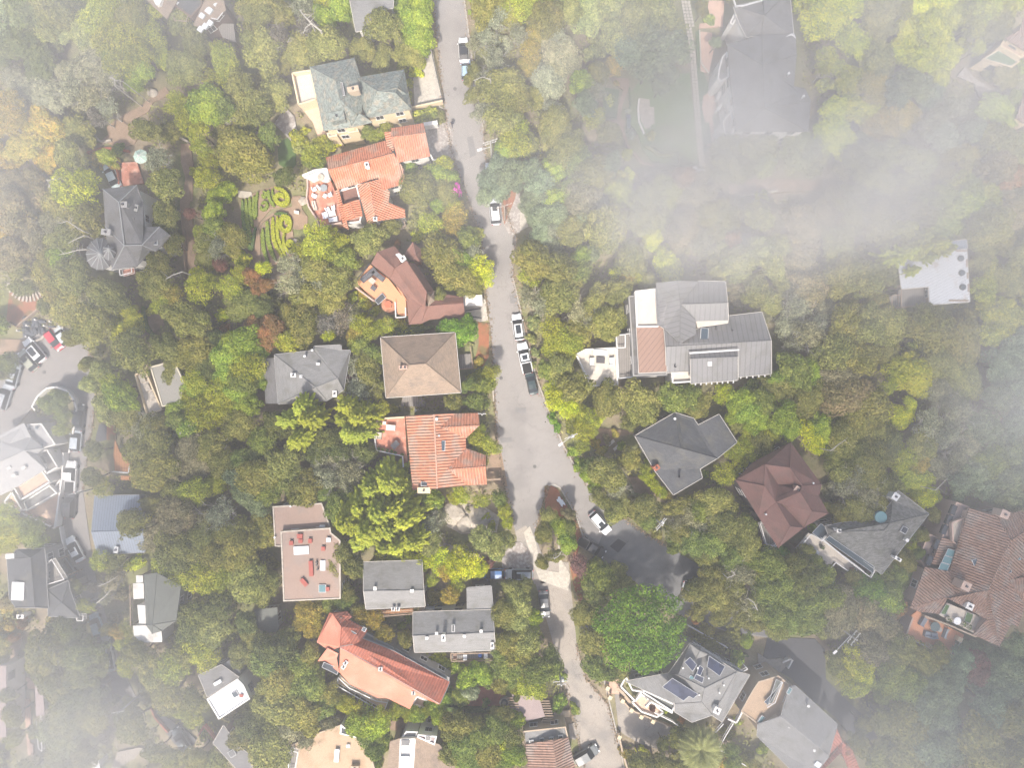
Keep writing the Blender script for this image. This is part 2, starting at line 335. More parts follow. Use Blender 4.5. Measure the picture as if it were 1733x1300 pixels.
sheet('dirt_ground', 'C2', '1190,1060 1420,1120 1500,1180 1200,1120', M_gravel, 'shaded driveway under the yellow hedge', ex=False)
sheet('pavement', 'D2', '1290,900 1450,780 1520,780 1620,830 1610,900 1300,905', M_oldred, 'red brick garden court')
sheet('dirt_ground', 'D2', '880,1000 1080,960 1200,1000 1050,1060 880,1060', M_dirt, 'bare slope between houses', ex=False)
sheet('dirt_ground', 'C2', '990,480 1180,500 1200,700', M_dirt, 'soil', ex=False) if False else None
sheet('dirt_ground', 'C1', '680,300 740,300 750,400 690,400', M_rust, 'orange gravel by the deck', ex=False)
sheet('dirt_ground', 'C1', '640,300 690,300 690,400 610,420', M_asphd, 'dark parking bay', ex=True)
sheet('pavement', 'D1', '720,1300 760,1200 900,1170 940,1180 860,1250 740,1320', M_conc, 'pale concrete drive end')
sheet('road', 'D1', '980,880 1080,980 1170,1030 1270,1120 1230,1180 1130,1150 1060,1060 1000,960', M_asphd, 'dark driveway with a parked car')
sheet('path', 'D1', '165,720 225,730 225,790 180,790', M_pink, 'peach patio', ex=True)
sheet('path', 'D1', '155,860 190,860 200,1000 190,1140 215,1150 215,1220 180,1220 165,1020', M_pink, 'narrow peach garden path')
sheet('path', 'D1', '55,480 150,440 110,600 70,600', M_dirt, 'bare earth slope')
sheet('path', 'A2', '1180,1240 1260,1210 1290,1300 1200,1300', M_dirt, 'bare earth by the magenta bush', ex=False)
sheet('path', 'A2', '130,800 200,690 260,750 280,860 250,920 160,830', M_gravel, 'rocky garden path by the terrace')
sheet('path', 'D4', '0,560 60,600 160,590 220,600 150,680 60,690 0,620', M_conc, 'grey landing in front of the gate')

# kerbs along the street
def kerb(pts, label):
    b = MB(); P = [W(x, y, 0.12) for x, y in pts]; b.strip(P, 0.22, th=0.2)
    tag(b.build('kerb', M_kerb), label, kind='structure')
kerb([(786, 0), (795, 70), (806, 150), (818, 220)], 'pale kerb on the east side of the upper street')
kerb([(733, 100), (744, 180), (752, 184)], 'pale kerb along the forecourt')
kerb([(868, 470), (880, 520), (890, 575), (908, 640), (930, 700), (955, 757), (985, 810), (1030, 855)], 'kerb on the outside of the street bend')
kerb([(928, 822), (938, 820), (948, 826), (975, 872), (992, 925)], 'pale kerb round the traffic island')
kerb([(1022, 1150), (1034, 1200), (1048, 1260), (1060, 1320)], 'concrete kerb along the lane')
# stepping stones
b = MB(); 
rowsy = [(0, 1115), (300, 1168), (560, 1190), (850, 1212), (1085, 1235)]
for k in range(52):
    y = -30 + k * 21.5
    for i in range(len(rowsy) - 1):
        if rowsy[i][0] <= max(y, 0) <= rowsy[i + 1][0]:
            f = (max(y, 0) - rowsy[i][0]) / (rowsy[i + 1][0] - rowsy[i][0]); x = rowsy[i][1] + f * (rowsy[i + 1][1] - rowsy[i][1]); break
    for c in range(3 if y < 180 else 2):
        p = T('A3', x + 12 + c * 20, y, 0.3); b.box((p.x, p.y, 0.33), (0.42, 0.44, 0.1), 0.03)
tag(b.build('path', M_slab), 'ladder of square stepping slabs along the lawn', kind='structure')
excl('A3', '1105,0 1200,0 1250,560 1290,1080 1220,1080 1170,560')
# stone garden steps on the west bank
b = MB()
for k in range(13):
    a = R(200 + k * 9.5); c = Vector(T('B1', 205, 560, 0))
    p = c + Vector((math.cos(a), math.sin(a), 0)) * 3.9
    b.box((p.x, p.y, 0.1 + 0.09 * k), (1.3, 0.32, 0.25), a)
tag(b.build('garden_steps', M_stone), 'curved flight of stone garden steps on the reddish bank', 'steps')
# repairs, manhole covers and the litter that gathers along the street edges
M_patch = o_('asphalt_repair', (.2, .19, .185), nz=.3, fine=.1)
for q, l in (('872,690 890,690 890,699 872,699', 'dark rectangular repair in the middle of the street'), ('846,742 866,740 868,748 848,750', 'narrow repair strip at the west kerb of the bend'), ('790,232 800,230 806,262 796,266', 'long repair strip on the upper street'), ('862,500 874,498 876,512 864,514', 'small square repair above the white kerbside cars'), ('990,1060 1008,1058 1012,1076 994,1080', 'repair patch on the concrete lane')):
    sheet('road_patch', 'P', q, M_patch, l, ex=False, z=.045)
for (u, v), l in (((848, 640), 'beside the brown hip roofed house'), ((905, 790), 'in the middle of the bend'), ((770, 150), 'on the upper street'), ((1000, 1180), 'on the concrete lane'), ((75, 630), 'on the parking apron')):
    c = W(u, v, 0); b = MB(); b.cyl((c.x, c.y), .3, .0, .05, 18); tag(b.build('manhole_cover', o_('cast_iron', (.13, .125, .12), nz=.4)), 'round iron manhole cover ' + l, 'manhole cover', 'manhole covers')
# ---------------------------------------------------------------- foliage meshes
def leaf_mesh(name, cen, dirs, size, v, asp=1.7, tilt=0.5):
    """cen (n,3) leaf centres, dirs (n,3) outward normals -> diamond leaves"""
    n = len(cen); nn = dirs + NR.randn(n, 3) * tilt; nn /= np.linalg.norm(nn, axis=1)[:, None] + 1e-9
    r = NR.randn(n, 3); t = np.cross(nn, r); t /= np.linalg.norm(t, axis=1)[:, None] + 1e-9; b = np.cross(nn, t)
    s = size * (0.65 + 0.7 * NR.rand(n))[:, None]
    V = np.stack([cen - t * s * asp / 2, cen - b * s / 2, cen + t * s * asp / 2, cen + b * s / 2], 1).reshape(-1, 3)
    return quads(name, V, v)
def quads(name, V, v, mat=None):
    n = len(V) // 4; me = bpy.data.meshes.new(name)
    me.vertices.add(4 * n); me.vertices.foreach_set('co', V.astype(np.float32).ravel())
    me.loops.add(4 * n); me.loops.foreach_set('vertex_index', np.arange(4 * n, dtype=np.int32))
    me.polygons.add(n); me.polygons.foreach_set('loop_start', np.arange(0, 4 * n, 4, dtype=np.int32))
    me.polygons.foreach_set('loop_total', np.full(n, 4, dtype=np.int32))
    at = me.attributes.new('v', 'FLOAT', 'FACE'); at.data.foreach_set('value', np.asarray(v, dtype=np.float32))
    me.materials.append(mat or FOL); me.update(calc_edges=True); return me
def sphere_dirs(n, zmin=-0.25):
    z = zmin + (1 - zmin) * NR.rand(n); a = 2 * math.pi * NR.rand(n); q = np.sqrt(np.maximum(0, 1 - z * z))
    return np.stack([q * np.cos(a), q * np.sin(a), z], 1)
def crown(name, R0=4.0, hz=3.2, nl=42, per=95, leaf=0.34, z0=5.0, lr=(0.2, 0.34), shell=0.9, ragged=0.22, tilt=0.5):
    ph = NR.rand(4) * 6.28; cs = []; ls = []; k = 0
    for i in range(nl):
        u = math.sqrt((i + 0.5) / nl); a = i * 2.39996 + NR.rand() * 0.7
        lim = R0 * (1 - ragged * (0.5 + 0.5 * math.sin(2 * a + ph[0])) * NR.rand() - ragged * 0.6 * (0.5 + 0.5 * math.sin(5 * a + ph[1])))
        rr = u * lim * 0.86; q = min(1.0, rr / R0)
        cs.append((rr * math.cos(a), rr * math.sin(a), z0 + hz * math.sqrt(max(0, 1 - q * q)) - hz * 0.35 + NR.randn() * 0.38))
        ls.append(R0 * (lr[0] + (lr[1] - lr[0]) * NR.rand()))
    C_, D, V = [], [], []
    for c, r in zip(cs, ls):
        m = int(per * (r / (R0 * 0.27)) ** 2); d = sphere_dirs(m); tone = NR.rand()
        sq = np.array([1, 1, 0.78]); rad = r * (shell + 0.22 * NR.rand(m) ** 2)
        bump = 1 + 0.12 * np.sin(d[:, 0] * 7 + ph[2] + tone * 9) * np.sin(d[:, 1] * 7 + ph[3])
        C_.append(np.array(c) + d * (rad * bump)[:, None] * sq); D.append(d); V.append(0.45 * tone + 0.55 * NR.rand(m))
    return leaf_mesh(name, np.concatenate(C_), np.concatenate(D), leaf, np.concatenate(V), tilt=tilt)
def conifer(name, R0=4.0, H0=11.0, nb=80, leaf=0.19):
    C_, D, V = [], [], []
    for i in range(nb):
        f = i / nb; a = i * 2.4 + NR.rand() * 0.5; z = 2.5 + (H0 - 2.5) * f; L_ = R0 * (1 - f) ** 0.75 * (0.75 + 0.35 * NR.rand()) + 0.35
        m = int(70 + 130 * L_ / R0); t = NR.rand(m) ** 0.7; dirv = np.array([math.cos(a), math.sin(a), 0]); side = np.array([-math.sin(a), math.cos(a), 0])
        wd = 0.42 * (1 - t) * L_ * 0.5 + 0.12
        off = (NR.rand(m) * 2 - 1) * wd * (0.7 + 0.5 * np.sin(t * 14) ** 2)
        p = dirv * (t * L_)[:, None] + side * off[:, None]; p[:, 2] = z + 0.25 * t * L_ - 0.16 * (t * L_) ** 1.3 * 0.6 + NR.randn(m) * 0.09
        n_ = np.tile(np.array([0, 0, 1.0]), (m, 1)) + dirv * 0.35 + side * (off / (wd + .1))[:, None] * 0.5
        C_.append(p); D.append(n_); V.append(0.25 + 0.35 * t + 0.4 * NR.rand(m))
    return leaf_mesh(name, np.concatenate(C_), np.concatenate(D), leaf, np.concatenate(V), asp=2.6, tilt=0.3)
def palm_crown(name, nf=84, L_=3.4, z0=5.0):
    Q = []; V = []
    for i in range(nf):
        a = i * 2.4; el = 1.25 - 1.25 * (i / nf) + NR.rand() * 0.15; p = np.array([0, 0, z0]); e = el; seg = 12
        for k in range(seg):
            f = k / seg; d = np.array([math.cos(a) * math.cos(e), math.sin(a) * math.cos(e), math.sin(e)]); q = p + d * L_ / seg
            s = np.array([-math.sin(a), math.cos(a), 0]); wl = 0.62 * math.sin(math.pi * min(1, f * 0.85 + 0.12)) 
            for sd in (-1, 1):
                for j in range(3):
                    o = p + (q - p) * j / 3; tip = o + s * sd * wl + d * 0.4 - np.array([0, 0, 0.12]); w_ = d * 0.1
                    Q += [o, o + w_, tip + w_ * .2, tip]; V.append(0.3 + 0.5 * NR.rand())
            p = q; e -= 1.2 / seg
    return quads(name, np.array(Q), V)
bark = o_('bark', (0.16, 0.125, 0.095), nz=0.5, nscale=2, fine=0.25, rough=0.9)
barkp = o_('lichen_bark', (0.4, 0.37, 0.32), nz=0.5, nscale=2, fine=0.25, rough=0.9)
def trunk_mesh(name, h=5.2, r=0.32, limbs=5, spread=2.2, mat=bark, twigs=0, ztop=7.0):
    b = MB(); rnd = random.Random(name)
    p = Vector((0, 0, -0.4)); pts = [p]
    for k in range(4): p = p + Vector((rnd.uniform(-.22, .22), rnd.uniform(-.22, .22), (h * 0.62) / 4 + 0.1)); pts.append(p)
    for k in range(4): b.tube(pts[k], pts[k + 1], r * (1 - 0.12 * k), r * (1 - 0.12 * (k + 1)), 8)
    for i in range(limbs):
        a = 6.283 * i / limbs + rnd.uniform(-.4, .4); q = pts[3 + i % 2]; rr = r * 0.5
        for k in range(3):
            e = q + Vector((math.cos(a) * spread / 3, math.sin(a) * spread / 3, (ztop - h * 0.62) / 3 * rnd.uniform(.6, 1.0))); a += rnd.uniform(-.5, .5)
            b.tube(q, e, rr, rr * 0.62, 6)
            for t_ in range(twigs):
                aa = a + rnd.uniform(-1.4, 1.4); m_ = e + Vector((math.cos(aa), math.sin(aa), rnd.uniform(.1, .8))) * rnd.uniform(.6, 1.2)
                n_ = m_ + Vector((math.cos(aa + rnd.uniform(-.9, .9)), math.sin(aa + rnd.uniform(-.9, .9)), .15)) * rnd.uniform(.4, .9)
                b.tube(e, m_, rr * 0.45, rr * 0.28, 4); b.tube(m_, n_, rr * 0.28, rr * 0.12, 4)
            q = e; rr *= 0.62
    me = bpy.data.meshes.new(name); me.from_pydata(b.v, [], b.f); me.materials.append(mat); me.update(); return me
OAKS = [crown('oak_crown', nl=46, per=200, leaf=0.21, ragged=0.42, lr=(0.16, 0.34)) for _ in range(6)] + [crown('oak_crown', nl=30, per=260, leaf=0.21, lr=(0.24, 0.42), ragged=0.4, hz=2.8) for _ in range(4)]
DENSE = [crown('dense_crown', nl=52, per=190, leaf=0.21, ragged=0.35, lr=(0.17, 0.3), hz=3.6) for _ in range(5)]
FINE = [crown('fine_crown', nl=70, per=125, leaf=0.18, lr=(0.13, 0.22), ragged=0.15, hz=3.4) for _ in range(3)]
THIN = [crown('thin_crown', nl=46, per=75, leaf=0.2, lr=(0.16, 0.3), ragged=0.45, shell=0.7, tilt=0.9) for _ in range(3)]
BROAD = [crown('broad_crown', nl=26, per=270, leaf=0.25, lr=(0.24, 0.36), hz=3.0, ragged=0.3) for _ in range(3)]
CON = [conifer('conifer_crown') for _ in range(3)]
TUFT = [crown('shrub_crown', R0=1.5, hz=1.0, nl=9, per=60, leaf=0.22, z0=0.55, lr=(0.3, 0.5)) for _ in range(5)]
BIGC = [crown('great_crown', R0=8.0, hz=6.0, nl=170, per=420, leaf=0.2, z0=7.0, lr=(0.10, 0.17), ragged=0.08)]
PALM = [palm_crown('palm_crown')]
TR = [trunk_mesh('oak_trunk%d' % k, limbs=5) for k in range(3)]
TRP = [trunk_mesh('pale_trunk%d' % k, limbs=6, mat=barkp, twigs=3, spread=3.3, ztop=8.6, r=0.3) for k in range(3)]
TRC = [trunk_mesh('straight_trunk', h=12, r=0.3, limbs=0)]
TRS = [trunk_mesh('shrub_stem', h=0.8, r=0.07, limbs=3, spread=0.5, ztop=0.9)]
TRB = [trunk_mesh('great_trunk', h=10, r=0.75, limbs=7, spread=6, ztop=11)]
TRPM = [trunk_mesh('palm_trunk', h=8.0, r=0.32, limbs=0)]
COL = {'o': (.18, .185, .048), 'd': (.11, .13, .036), 'l': (.19, .26, .034), 'y': (.26, .29, .034), 'Y': (.35, .40, .022), 'a': (.30, .255, .045),
       'b': (.155, .2, .105), 'g': (.235, .24, .14), 'r': (.27, .165, .06), 'k': (.105, .2, .022), 'c': (.185, .23, .03), 'w': (.205, .185, .09),
       'm': (.6, .08, .4), 'p': (.225, .25, .08), 'v': (.15, .19, .042), 'R': (.18, .10, .075), 'G': (.24, .28, .19), 'z': (.16, .145, .11), 'P': (.2, .21, .075)}
CN = {'P': 'dusty olive', 'o': 'olive green', 'd': 'dark green', 'l': 'fresh green', 'y': 'yellow-green', 'Y': 'bright lime', 'a': 'golden', 'b': 'bluish green',
      'g': 'grey-green lichened', 'r': 'rusty orange', 'k': 'deep green', 'c': 'feathery green', 'w': 'brownish', 'm': 'magenta flowering',
      'p': 'pale green', 'v': 'mid green', 'R': 'dark red', 'G': 'pale bluish', 'z': 'grey-brown'}
KEEP = set(); PLANTS = []                                        # (u, v, r, colour letter, kind, height override)
def kinds(c, kind):
    if kind and kind != 'O': return kind
    return 'c' if c == 'c' else 't' if c in 'gz' else 'f' if c in 'yYa' else 'b' if c in 'lkr' else 'e' if c in 'dvbp' else 'o'
def plant(u, v, r, c, kind=None, h=None):
    """u,v,r in survey pixels of the crown as seen; kind o oak, f fine, t thin, b broad, c conifer, s shrub, p palm, B great"""
    PLANTS.append((u, v, r, c, kinds(c, kind), h)); KEEP.add((u, v)) if kind == 'O' else None
def plants(t, s, kind=None, h=None):
    for q in s.split():
        x, y, r, c = q.split(','); u, v = px(t, float(x), float(y)); plant(u, v, float(r) / TILE[t][2], c[0], c[1:] or kind, h)
# ---------------------------------------------------------------- building kit
RM = dict(
 tile=srf('terracotta_tile', (0.54, 0.2, 0.115), sin=0.15, per=0.36, cell=0.1, cw=0.36, ch=0.4, nz=0.35, nscale=0.4, bump=0.9, c2=(0.46, 0.27, 0.19), c2lo=0.48, c2hi=0.62, c2s=0.35),
 tileold=srf('weathered_tile', (0.47, 0.2, 0.125), sin=0.17, per=0.47, cell=0.1, cw=0.47, ch=0.45, nz=0.35, nscale=0.4, bump=1.0, c2=(0.38, 0.24, 0.18), c2lo=0.48, c2hi=0.6, c2s=0.5),
 tiledull=srf('brown_clay_tile', (0.27, 0.165, 0.125), sin=0.12, per=0.42, cell=0.16, cw=0.5, ch=0.45, nz=0.3, nscale=0.4, bump=1.0, c2=(0.26, 0.2, 0.17), c2lo=0.5, c2hi=0.62, c2s=0.4),
 red=srf('red_tile', (0.46, 0.155, 0.1), sin=0.1, per=0.45, cell=0.1, cw=0.4, ch=0.42, nz=0.25, nscale=0.5, bump=0.5, c2=(0.36, 0.15, 0.11), c2lo=0.5, c2hi=0.72, c2s=0.45),
 coral=srf('coral_metal_tile', (0.56, 0.195, 0.13), sin=0.0, cell=0.03, cw=0.4, ch=0.42, nz=0.2, nscale=0.35, c2=(0.58, 0.25, 0.175), c2lo=0.45, c2hi=0.66, c2s=0.25),
 slate=srf('green_slate', (0.19, 0.215, 0.195), cell=0.3, cw=0.3, ch=0.22, nz=0.4, nscale=0.5, bump=0.3, c2=(0.27, 0.25, 0.2), c2lo=0.52, c2hi=0.6, c2s=0.9, fine=0.2),
 grey=srf('grey_shingle', (0.155, 0.15, 0.15), cell=0.09, cw=0.6, ch=0.18, nz=0.25, nscale=0.4, fine=0.1, c2=(0.11, 0.105, 0.09), c2lo=0.5, c2hi=0.72, c2s=0.45),
 greyl=srf('light_grey_shingle', (0.21, 0.205, 0.2), cell=0.08, cw=0.6, ch=0.18, nz=0.25, nscale=0.4, fine=0.1, c2=(0.155, 0.15, 0.135), c2lo=0.5, c2hi=0.72, c2s=0.45),
 dark=srf('charcoal_shingle', (0.085, 0.087, 0.092), cell=0.12, cw=0.5, ch=0.18, nz=0.3, nscale=0.5, fine=0.15, c2=(0.12, 0.115, 0.1), c2lo=0.5, c2hi=0.72, c2s=0.45),
 speck=srf('speckled_grey_shingle', (0.14, 0.138, 0.13), cell=0.3, cw=0.4, ch=0.2, nz=0.35, nscale=0.8, fine=0.25, c2=(0.1, 0.1, 0.085), c2lo=0.5, c2hi=0.72, c2s=0.45),
 brown=srf('brown_shingle', (0.26, 0.195, 0.145), cell=0.12, cw=0.4, ch=0.16, nz=0.2, nscale=0.4, fine=0.1, c2=(0.18, 0.145, 0.12), c2lo=0.5, c2hi=0.72, c2s=0.45),
 redbrown=srf('red_brown_shingle', (0.2, 0.105, 0.082), cell=0.06, cw=0.5, ch=0.18, nz=0.2, nscale=0.4, fine=0.07, c2=(0.15, 0.085, 0.07), c2lo=0.5, c2hi=0.72, c2s=0.45),
 maroon=srf('maroon_shingle', (0.155, 0.085, 0.075), cell=0.06, cw=0.5, ch=0.18, nz=0.2, nscale=0.4, fine=0.07, c2=(0.12, 0.075, 0.065), c2lo=0.5, c2hi=0.72, c2s=0.45),
 metal=srf('metal_roof', (0.165, 0.16, 0.16), sin=0.12, per=0.8, nz=0.15, nscale=0.2, rough=0.45, fine=0.03, c2=(0.135, 0.13, 0.12), c2lo=0.5, c2hi=0.72, c2s=0.45),
 metalb=srf('metal_roof_brown', (0.25, 0.15, 0.11), sin=0.12, per=0.7, nz=0.12, rough=0.5, fine=0.03),
 metalbl=srf('metal_roof_blue', (0.2, 0.235, 0.29), sin=0.2, per=0.42, nz=0.15, rough=0.45, fine=0.03),
 palegrey=srf('pale_grey_shingle', (0.4, 0.39, 0.385), cell=0.06, cw=0.5, ch=0.2, nz=0.2, nscale=0.4),
 white=srf('metal_roof_white', (0.5, 0.51, 0.53), sin=0.1, per=0.45, nz=0.15, nscale=0.5, rough=0.5, c2=(0.4, 0.36, 0.33), c2lo=0.6, c2hi=0.72, c2s=0.6),
 whiteflat=srf('white_membrane', (0.78, 0.78, 0.78), nz=0.12, nscale=0.5, rough=0.6, c2=(0.5, 0.48, 0.45), c2lo=0.62, c2hi=0.75, c2s=0.4),
 tan=srf('tan_gravel_roof', (0.3, 0.215, 0.175), nz=0.3, nscale=0.3, fine=0.12, c2=(0.26, 0.2, 0.17), c2lo=0.5, c2hi=0.6, c2s=0.3),
 sand=srf('sand_gravel_roof', (0.42, 0.3, 0.2), nz=0.25, nscale=0.3, fine=0.12, c2=(0.36, 0.25, 0.16), c2lo=0.5, c2hi=0.62, c2s=0.4),
 greige=srf('greige_roof', (0.29, 0.27, 0.235), nz=0.2, nscale=0.3, fine=0.08),
 pinkgrey=srf('pink_grey_roof', (0.3, 0.235, 0.225), nz=0.2, nscale=0.3, fine=0.08, cell=0.06, cw=0.8, ch=1.0),
 mist=srf('grey_green_roof', (0.125, 0.13, 0.115), cell=0.06, cw=0.5, ch=0.2, nz=0.25, nscale=0.3, fine=0.08))
WM = dict(
 cream=o_('cream_stucco', (0.66, 0.53, 0.35), nz=0.12, fine=0.04), white=o_('white_stucco', (0.74, 0.71, 0.67), nz=0.12, fine=0.04),
 grey=o_('grey_siding', (0.3, 0.29, 0.28), nz=0.15), brown=o_('brown_siding', (0.16, 0.1, 0.07), nz=0.25), tan=o_('tan_stucco', (0.42, 0.33, 0.24), nz=0.15),
 orange=o_('terracotta_stucco', (0.6, 0.27, 0.15), nz=0.12), dark=o_('dark_siding', (0.08, 0.075, 0.075), nz=0.2), pink=o_('pink_stucco', (0.48, 0.35, 0.29), nz=0.12),
 red=o_('brick_wall', (0.35, 0.12, 0.07), nz=0.3, cell=0.2, cw=0.3, ch=0.1), wood=o_('weathered_wood', (0.3, 0.22, 0.16), nz=0.4, nscale=2))
DM = dict(orange=o_('orange_terrace_paint', (0.62, 0.29, 0.16), nz=0.12, fine=0.05), wood=srf('deck_wood', (0.42, 0.2, 0.09), sin=0.2, per=0.28, nz=0.3),
 greyw=srf('deck_grey', (0.24, 0.22, 0.2), sin=0.2, per=0.3, nz=0.3), pale=srf('pale_deck_paving', (0.55, 0.49, 0.42), nz=0.18, fine=0.06, cell=0.04, cw=0.6, ch=0.6),
 peach=srf('peach_tiles', (0.6, 0.42, 0.31), nz=0.2, cell=0.06, cw=0.4, ch=0.4), red=srf('red_terrace_tiles', (0.45, 0.19, 0.13), nz=0.25, cell=0.14, cw=0.4, ch=0.4, c2=(0.55, 0.32, 0.24), c2lo=0.5, c2hi=0.65, c2s=0.7),
 beige=srf('beige_deck', (0.5, 0.38, 0.25), nz=0.2, sin=0.05, per=0.3), white=srf('white_deck', (0.66, 0.64, 0.6), nz=0.15, c2=(0.45, 0.42, 0.38), c2lo=0.55, c2hi=0.7, c2s=0.5),
 rust=srf('rust_terrace', (0.42, 0.2, 0.12), nz=0.25, cell=0.06, cw=0.5, ch=0.5))
M_glass = srf('window_glass', (0.03, 0.035, 0.042), rough=0.12, nz=0.0, fine=0.0, coord='OBJ'); M_glass.node_tree.nodes['Principled BSDF'].inputs['Specular IOR Level'].default_value = 0.6
M_panel = srf('solar_cells', (0.02, 0.028, 0.06), rough=0.2, sin=0.0, cell=0.35, cw=0.9, ch=0.5, nz=0.1)
M_sky = o_('skylight_glass', (0.05, 0.07, 0.09), nz=0.0, fine=0.0, rough=0.1); M_skyw = o_('skylight_dome', (0.7, 0.72, 0.74), nz=0.0, fine=0.0, rough=0.3)
M_alu = o_('pale_metal', (0.55, 0.55, 0.55), nz=0.05, fine=0.02, rough=0.4); M_dk = o_('dark_metal', (0.05, 0.05, 0.055), nz=0.1, rough=0.5)
M_teal = o_('teal_glass', (0.1, 0.2, 0.22), nz=0.0, fine=0, rough=0.15); M_redp = o_('red_paint', (0.34, 0.1, 0.08), nz=0.4)
M_wood = WM['wood']; M_turf = o_('turf', (0.1, 0.17, 0.07), nz=0.2); M_cloth = o_('cloth', (0.1, 0.1, 0.12), nz=0.1, objcol=True)
HOUSES = []
UW = MB()
for c_, s_ in (((0, 0, .66), (1.3, .1, .09)), ((0, 0, -.66), (1.5, .16, .09)), ((-.6, 0, 0), (.09, .1, 1.24)), ((.6, 0, 0), (.09, .1, 1.24)), ((0, 0, 0), (.05, .08, 1.24))): UW.box(c_, s_)
def shared(mb, name, mat):
    me = bpy.data.meshes.new(name); me.from_pydata(mb.v, [], mb.f); ul = me.uv_layers.new(name='UVMap')
    ul.data.foreach_set('uv', [c for u in mb.uv for q in u for c in q]); me.materials.append(mat); return me
ME_WF = shared(UW, 'window', M_white); ME_WFD = shared(UW, 'window', M_dk)
pn = MB(); pn.box((0, 0.0, 0), (1.14, .05, 1.24)); ME_WP = shared(pn, 'pane', M_glass)
class House:
    def __init__(s, name, at, label, cat='house', group=None):
        c = T(*at); s.root = empty(name, (c.x, c.y, 0), label=label, cat=cat, group=group); s.t = at[0]; s.nwin = 0
        HOUSES.append((px(at[0], at[1], at[2]), label))
    st = (0, 0)
    def roof(s, vs, fs, mat, wall='white', ov=0.45, th=0.16, gutter=None, win=True, caps=True, z0=0.0, ex=True, name='roof', frame=None, walls=True, capm=None):
        if s.st[1]: vs = ' '.join('%s,%s,%.3f' % (*q.split(',')[:2], float(q.split(',')[2]) + max(0, float(q.split(',')[2]) - s.st[0]) * s.st[1]) for q in vs.split())
        V = pl(s.t, vs); F = [[int(i) for i in f.split()] for f in fs.split(';')]
        b = MB(); ec = {}
        for f in F:
            P = [V[i] for i in f]
            if area(P) < 0: f = f[::-1]; P = P[::-1]
            b.poly(P); b.poly([p - Vector((0, 0, th)) for p in P][::-1])
            for i in range(len(f)):
                e = (f[i], f[(i + 1) % len(f)]); ec.setdefault(frozenset(e), []).append((e, P))
        bd = {}; 
        for k, l in ec.items():
            if len(l) == 1: (a, c), _ = l[0]; bd[a] = c
        for a, c in bd.items():
            A, B = V[a], V[c]; d = Vector((0, 0, th)); b.poly([A - d, B - d, B, A])
        ro = b.build(name, RM[mat] if mat in RM else DM[mat], s.root)
        loops = []; left = dict(bd)
        while left:
            st = next(iter(left)); lp = [st]; c = left.pop(st)
            while c != st and c in left: lp.append(c); c = left.pop(c)
            if len(lp) > 2: loops.append(lp)
        if caps:
            cb = MB(); any_ = False
            for k, l in ec.items():
                if len(l) == 2:
                    (a, c), P1 = l[0]; P2 = l[1][1]; A, B = V[a], V[c]
                    m1 = sum(P1, Vector()) / len(P1); m2 = sum(P2, Vector()) / len(P2)
                    n1 = (B - A).cross(m1 - A); n1 = n1 if n1.z > 0 else -n1; n1.normalize()
                    if n1.dot(m2 - A) < -0.02: cb.tube(A + Vector((0, 0, .03)), B + Vector((0, 0, .03)), 0.085, n=5); any_ = True
            if any_: cb.build('ridge_cap', capm or capmat(mat), ro)
        gm = {None: None, 'w': o_('trim_paint', (.56, .52, .47), nz=.2), 'd': M_dk, 'a': o_('grey_gutter', (.36, .35, .34), nz=.2)}[gutter]
        if gm:
            gb = MB()
            for a, c in bd.items():
                A, B = V[a].copy(), V[c].copy(); A.z -= 0.06; B.z -= 0.06; d = (B - A); o = Vector((d.y, -d.x, 0)).normalized() * 0.07
                gb.tube(A + o, B + o, 0.05, n=5)
            gb.build('gutter', gm, ro)
        if walls:
            for lp in loops: s.walls([V[i] for i in lp], wall, ov, z0, win, 0.42, frame)
        if ex:
            for lp in loops:
                EXCL.append([px(s.t, *[float(q) for q in vs.split()[i].split(',')][:2]) for i in lp])
        return ro
    def walls(s, P, wall, ov=0.45, z0=0.0, win=True, drop=0.12, frame=None):
        P = inset(P, ov); P = [Vector((p.x, p.y, p.z - drop)) for p in P]
        b = MB(); b.prism(P, z0, top_=False); w_ = b.build('wall', WM[wall], s.root)
        if not win: return w_
        n = len(P)
        for i in range(n):
            A, B = P[i], P[(i + 1) % n]; e = Vector((B.x - A.x, B.y - A.y, 0)); L_ = e.length
            if L_ < 2.4: continue
            nn = Vector((e.y, -e.x, 0)).normalized(); m = (A + B) / 2
            if nn.dot(Vector((-m.x, -m.y, 0))) < 0.12 * Vector((m.x, m.y, 0)).length: continue
            k = max(1, int(L_ / 3.0)); ang = math.atan2(e.y, e.x)
            for st in range(2):
                zt = min(A.z, B.z) - 1.35 - st * 2.8
                if zt < z0 + 1.0: continue
                for j in range(k):
                    if s.nwin > 34: return w_
                    q = A + (B - A) * ((j + 0.5) / k); q.z = zt; q += nn * 0.03
                    o = bpy.data.objects.new('window', frame or (ME_WFD if wall in ('cream', 'white', 'pink') and (i % 2) else ME_WF)); C.objects.link(o); o.parent = s.root
                    o.location = q - OFF[s.root.name]; o.rotation_euler = (0, 0, ang)
                    g = bpy.data.objects.new('pane', ME_WP); C.objects.link(g); g.parent = o; s.nwin += 1
        return w_
    def flat(s, ps, z, mat, wall='white', ov=0.0, z0=0.0, par=0.35, parm=None, win=True, name='roof', ex=True):
        P = ccw(pl(s.t, ps, z)); b = MB(); b.prism(inset(P, 0.02), z - 0.25); r_ = b.build(name, RM[mat] if mat in RM else DM[mat], s.root)
        if par:
            q = inset(P, 0.22); b = MB(); n = len(P); u = Vector((0, 0, par))
            for i in range(n):
                j = (i + 1) % n
                b.poly([P[i] + u, P[j] + u, q[j] + u, q[i] + u]); b.poly([P[i] - u, P[j] - u, P[j] + u, P[i] + u]); b.poly([q[j] - u * .1, q[i] - u * .1, q[i] + u, q[j] + u])
            b.build('parapet', parm or WM[wall], s.root)
        if wall: s.walls(P, wall, 0.03 + ov, z0, win, 0.26)
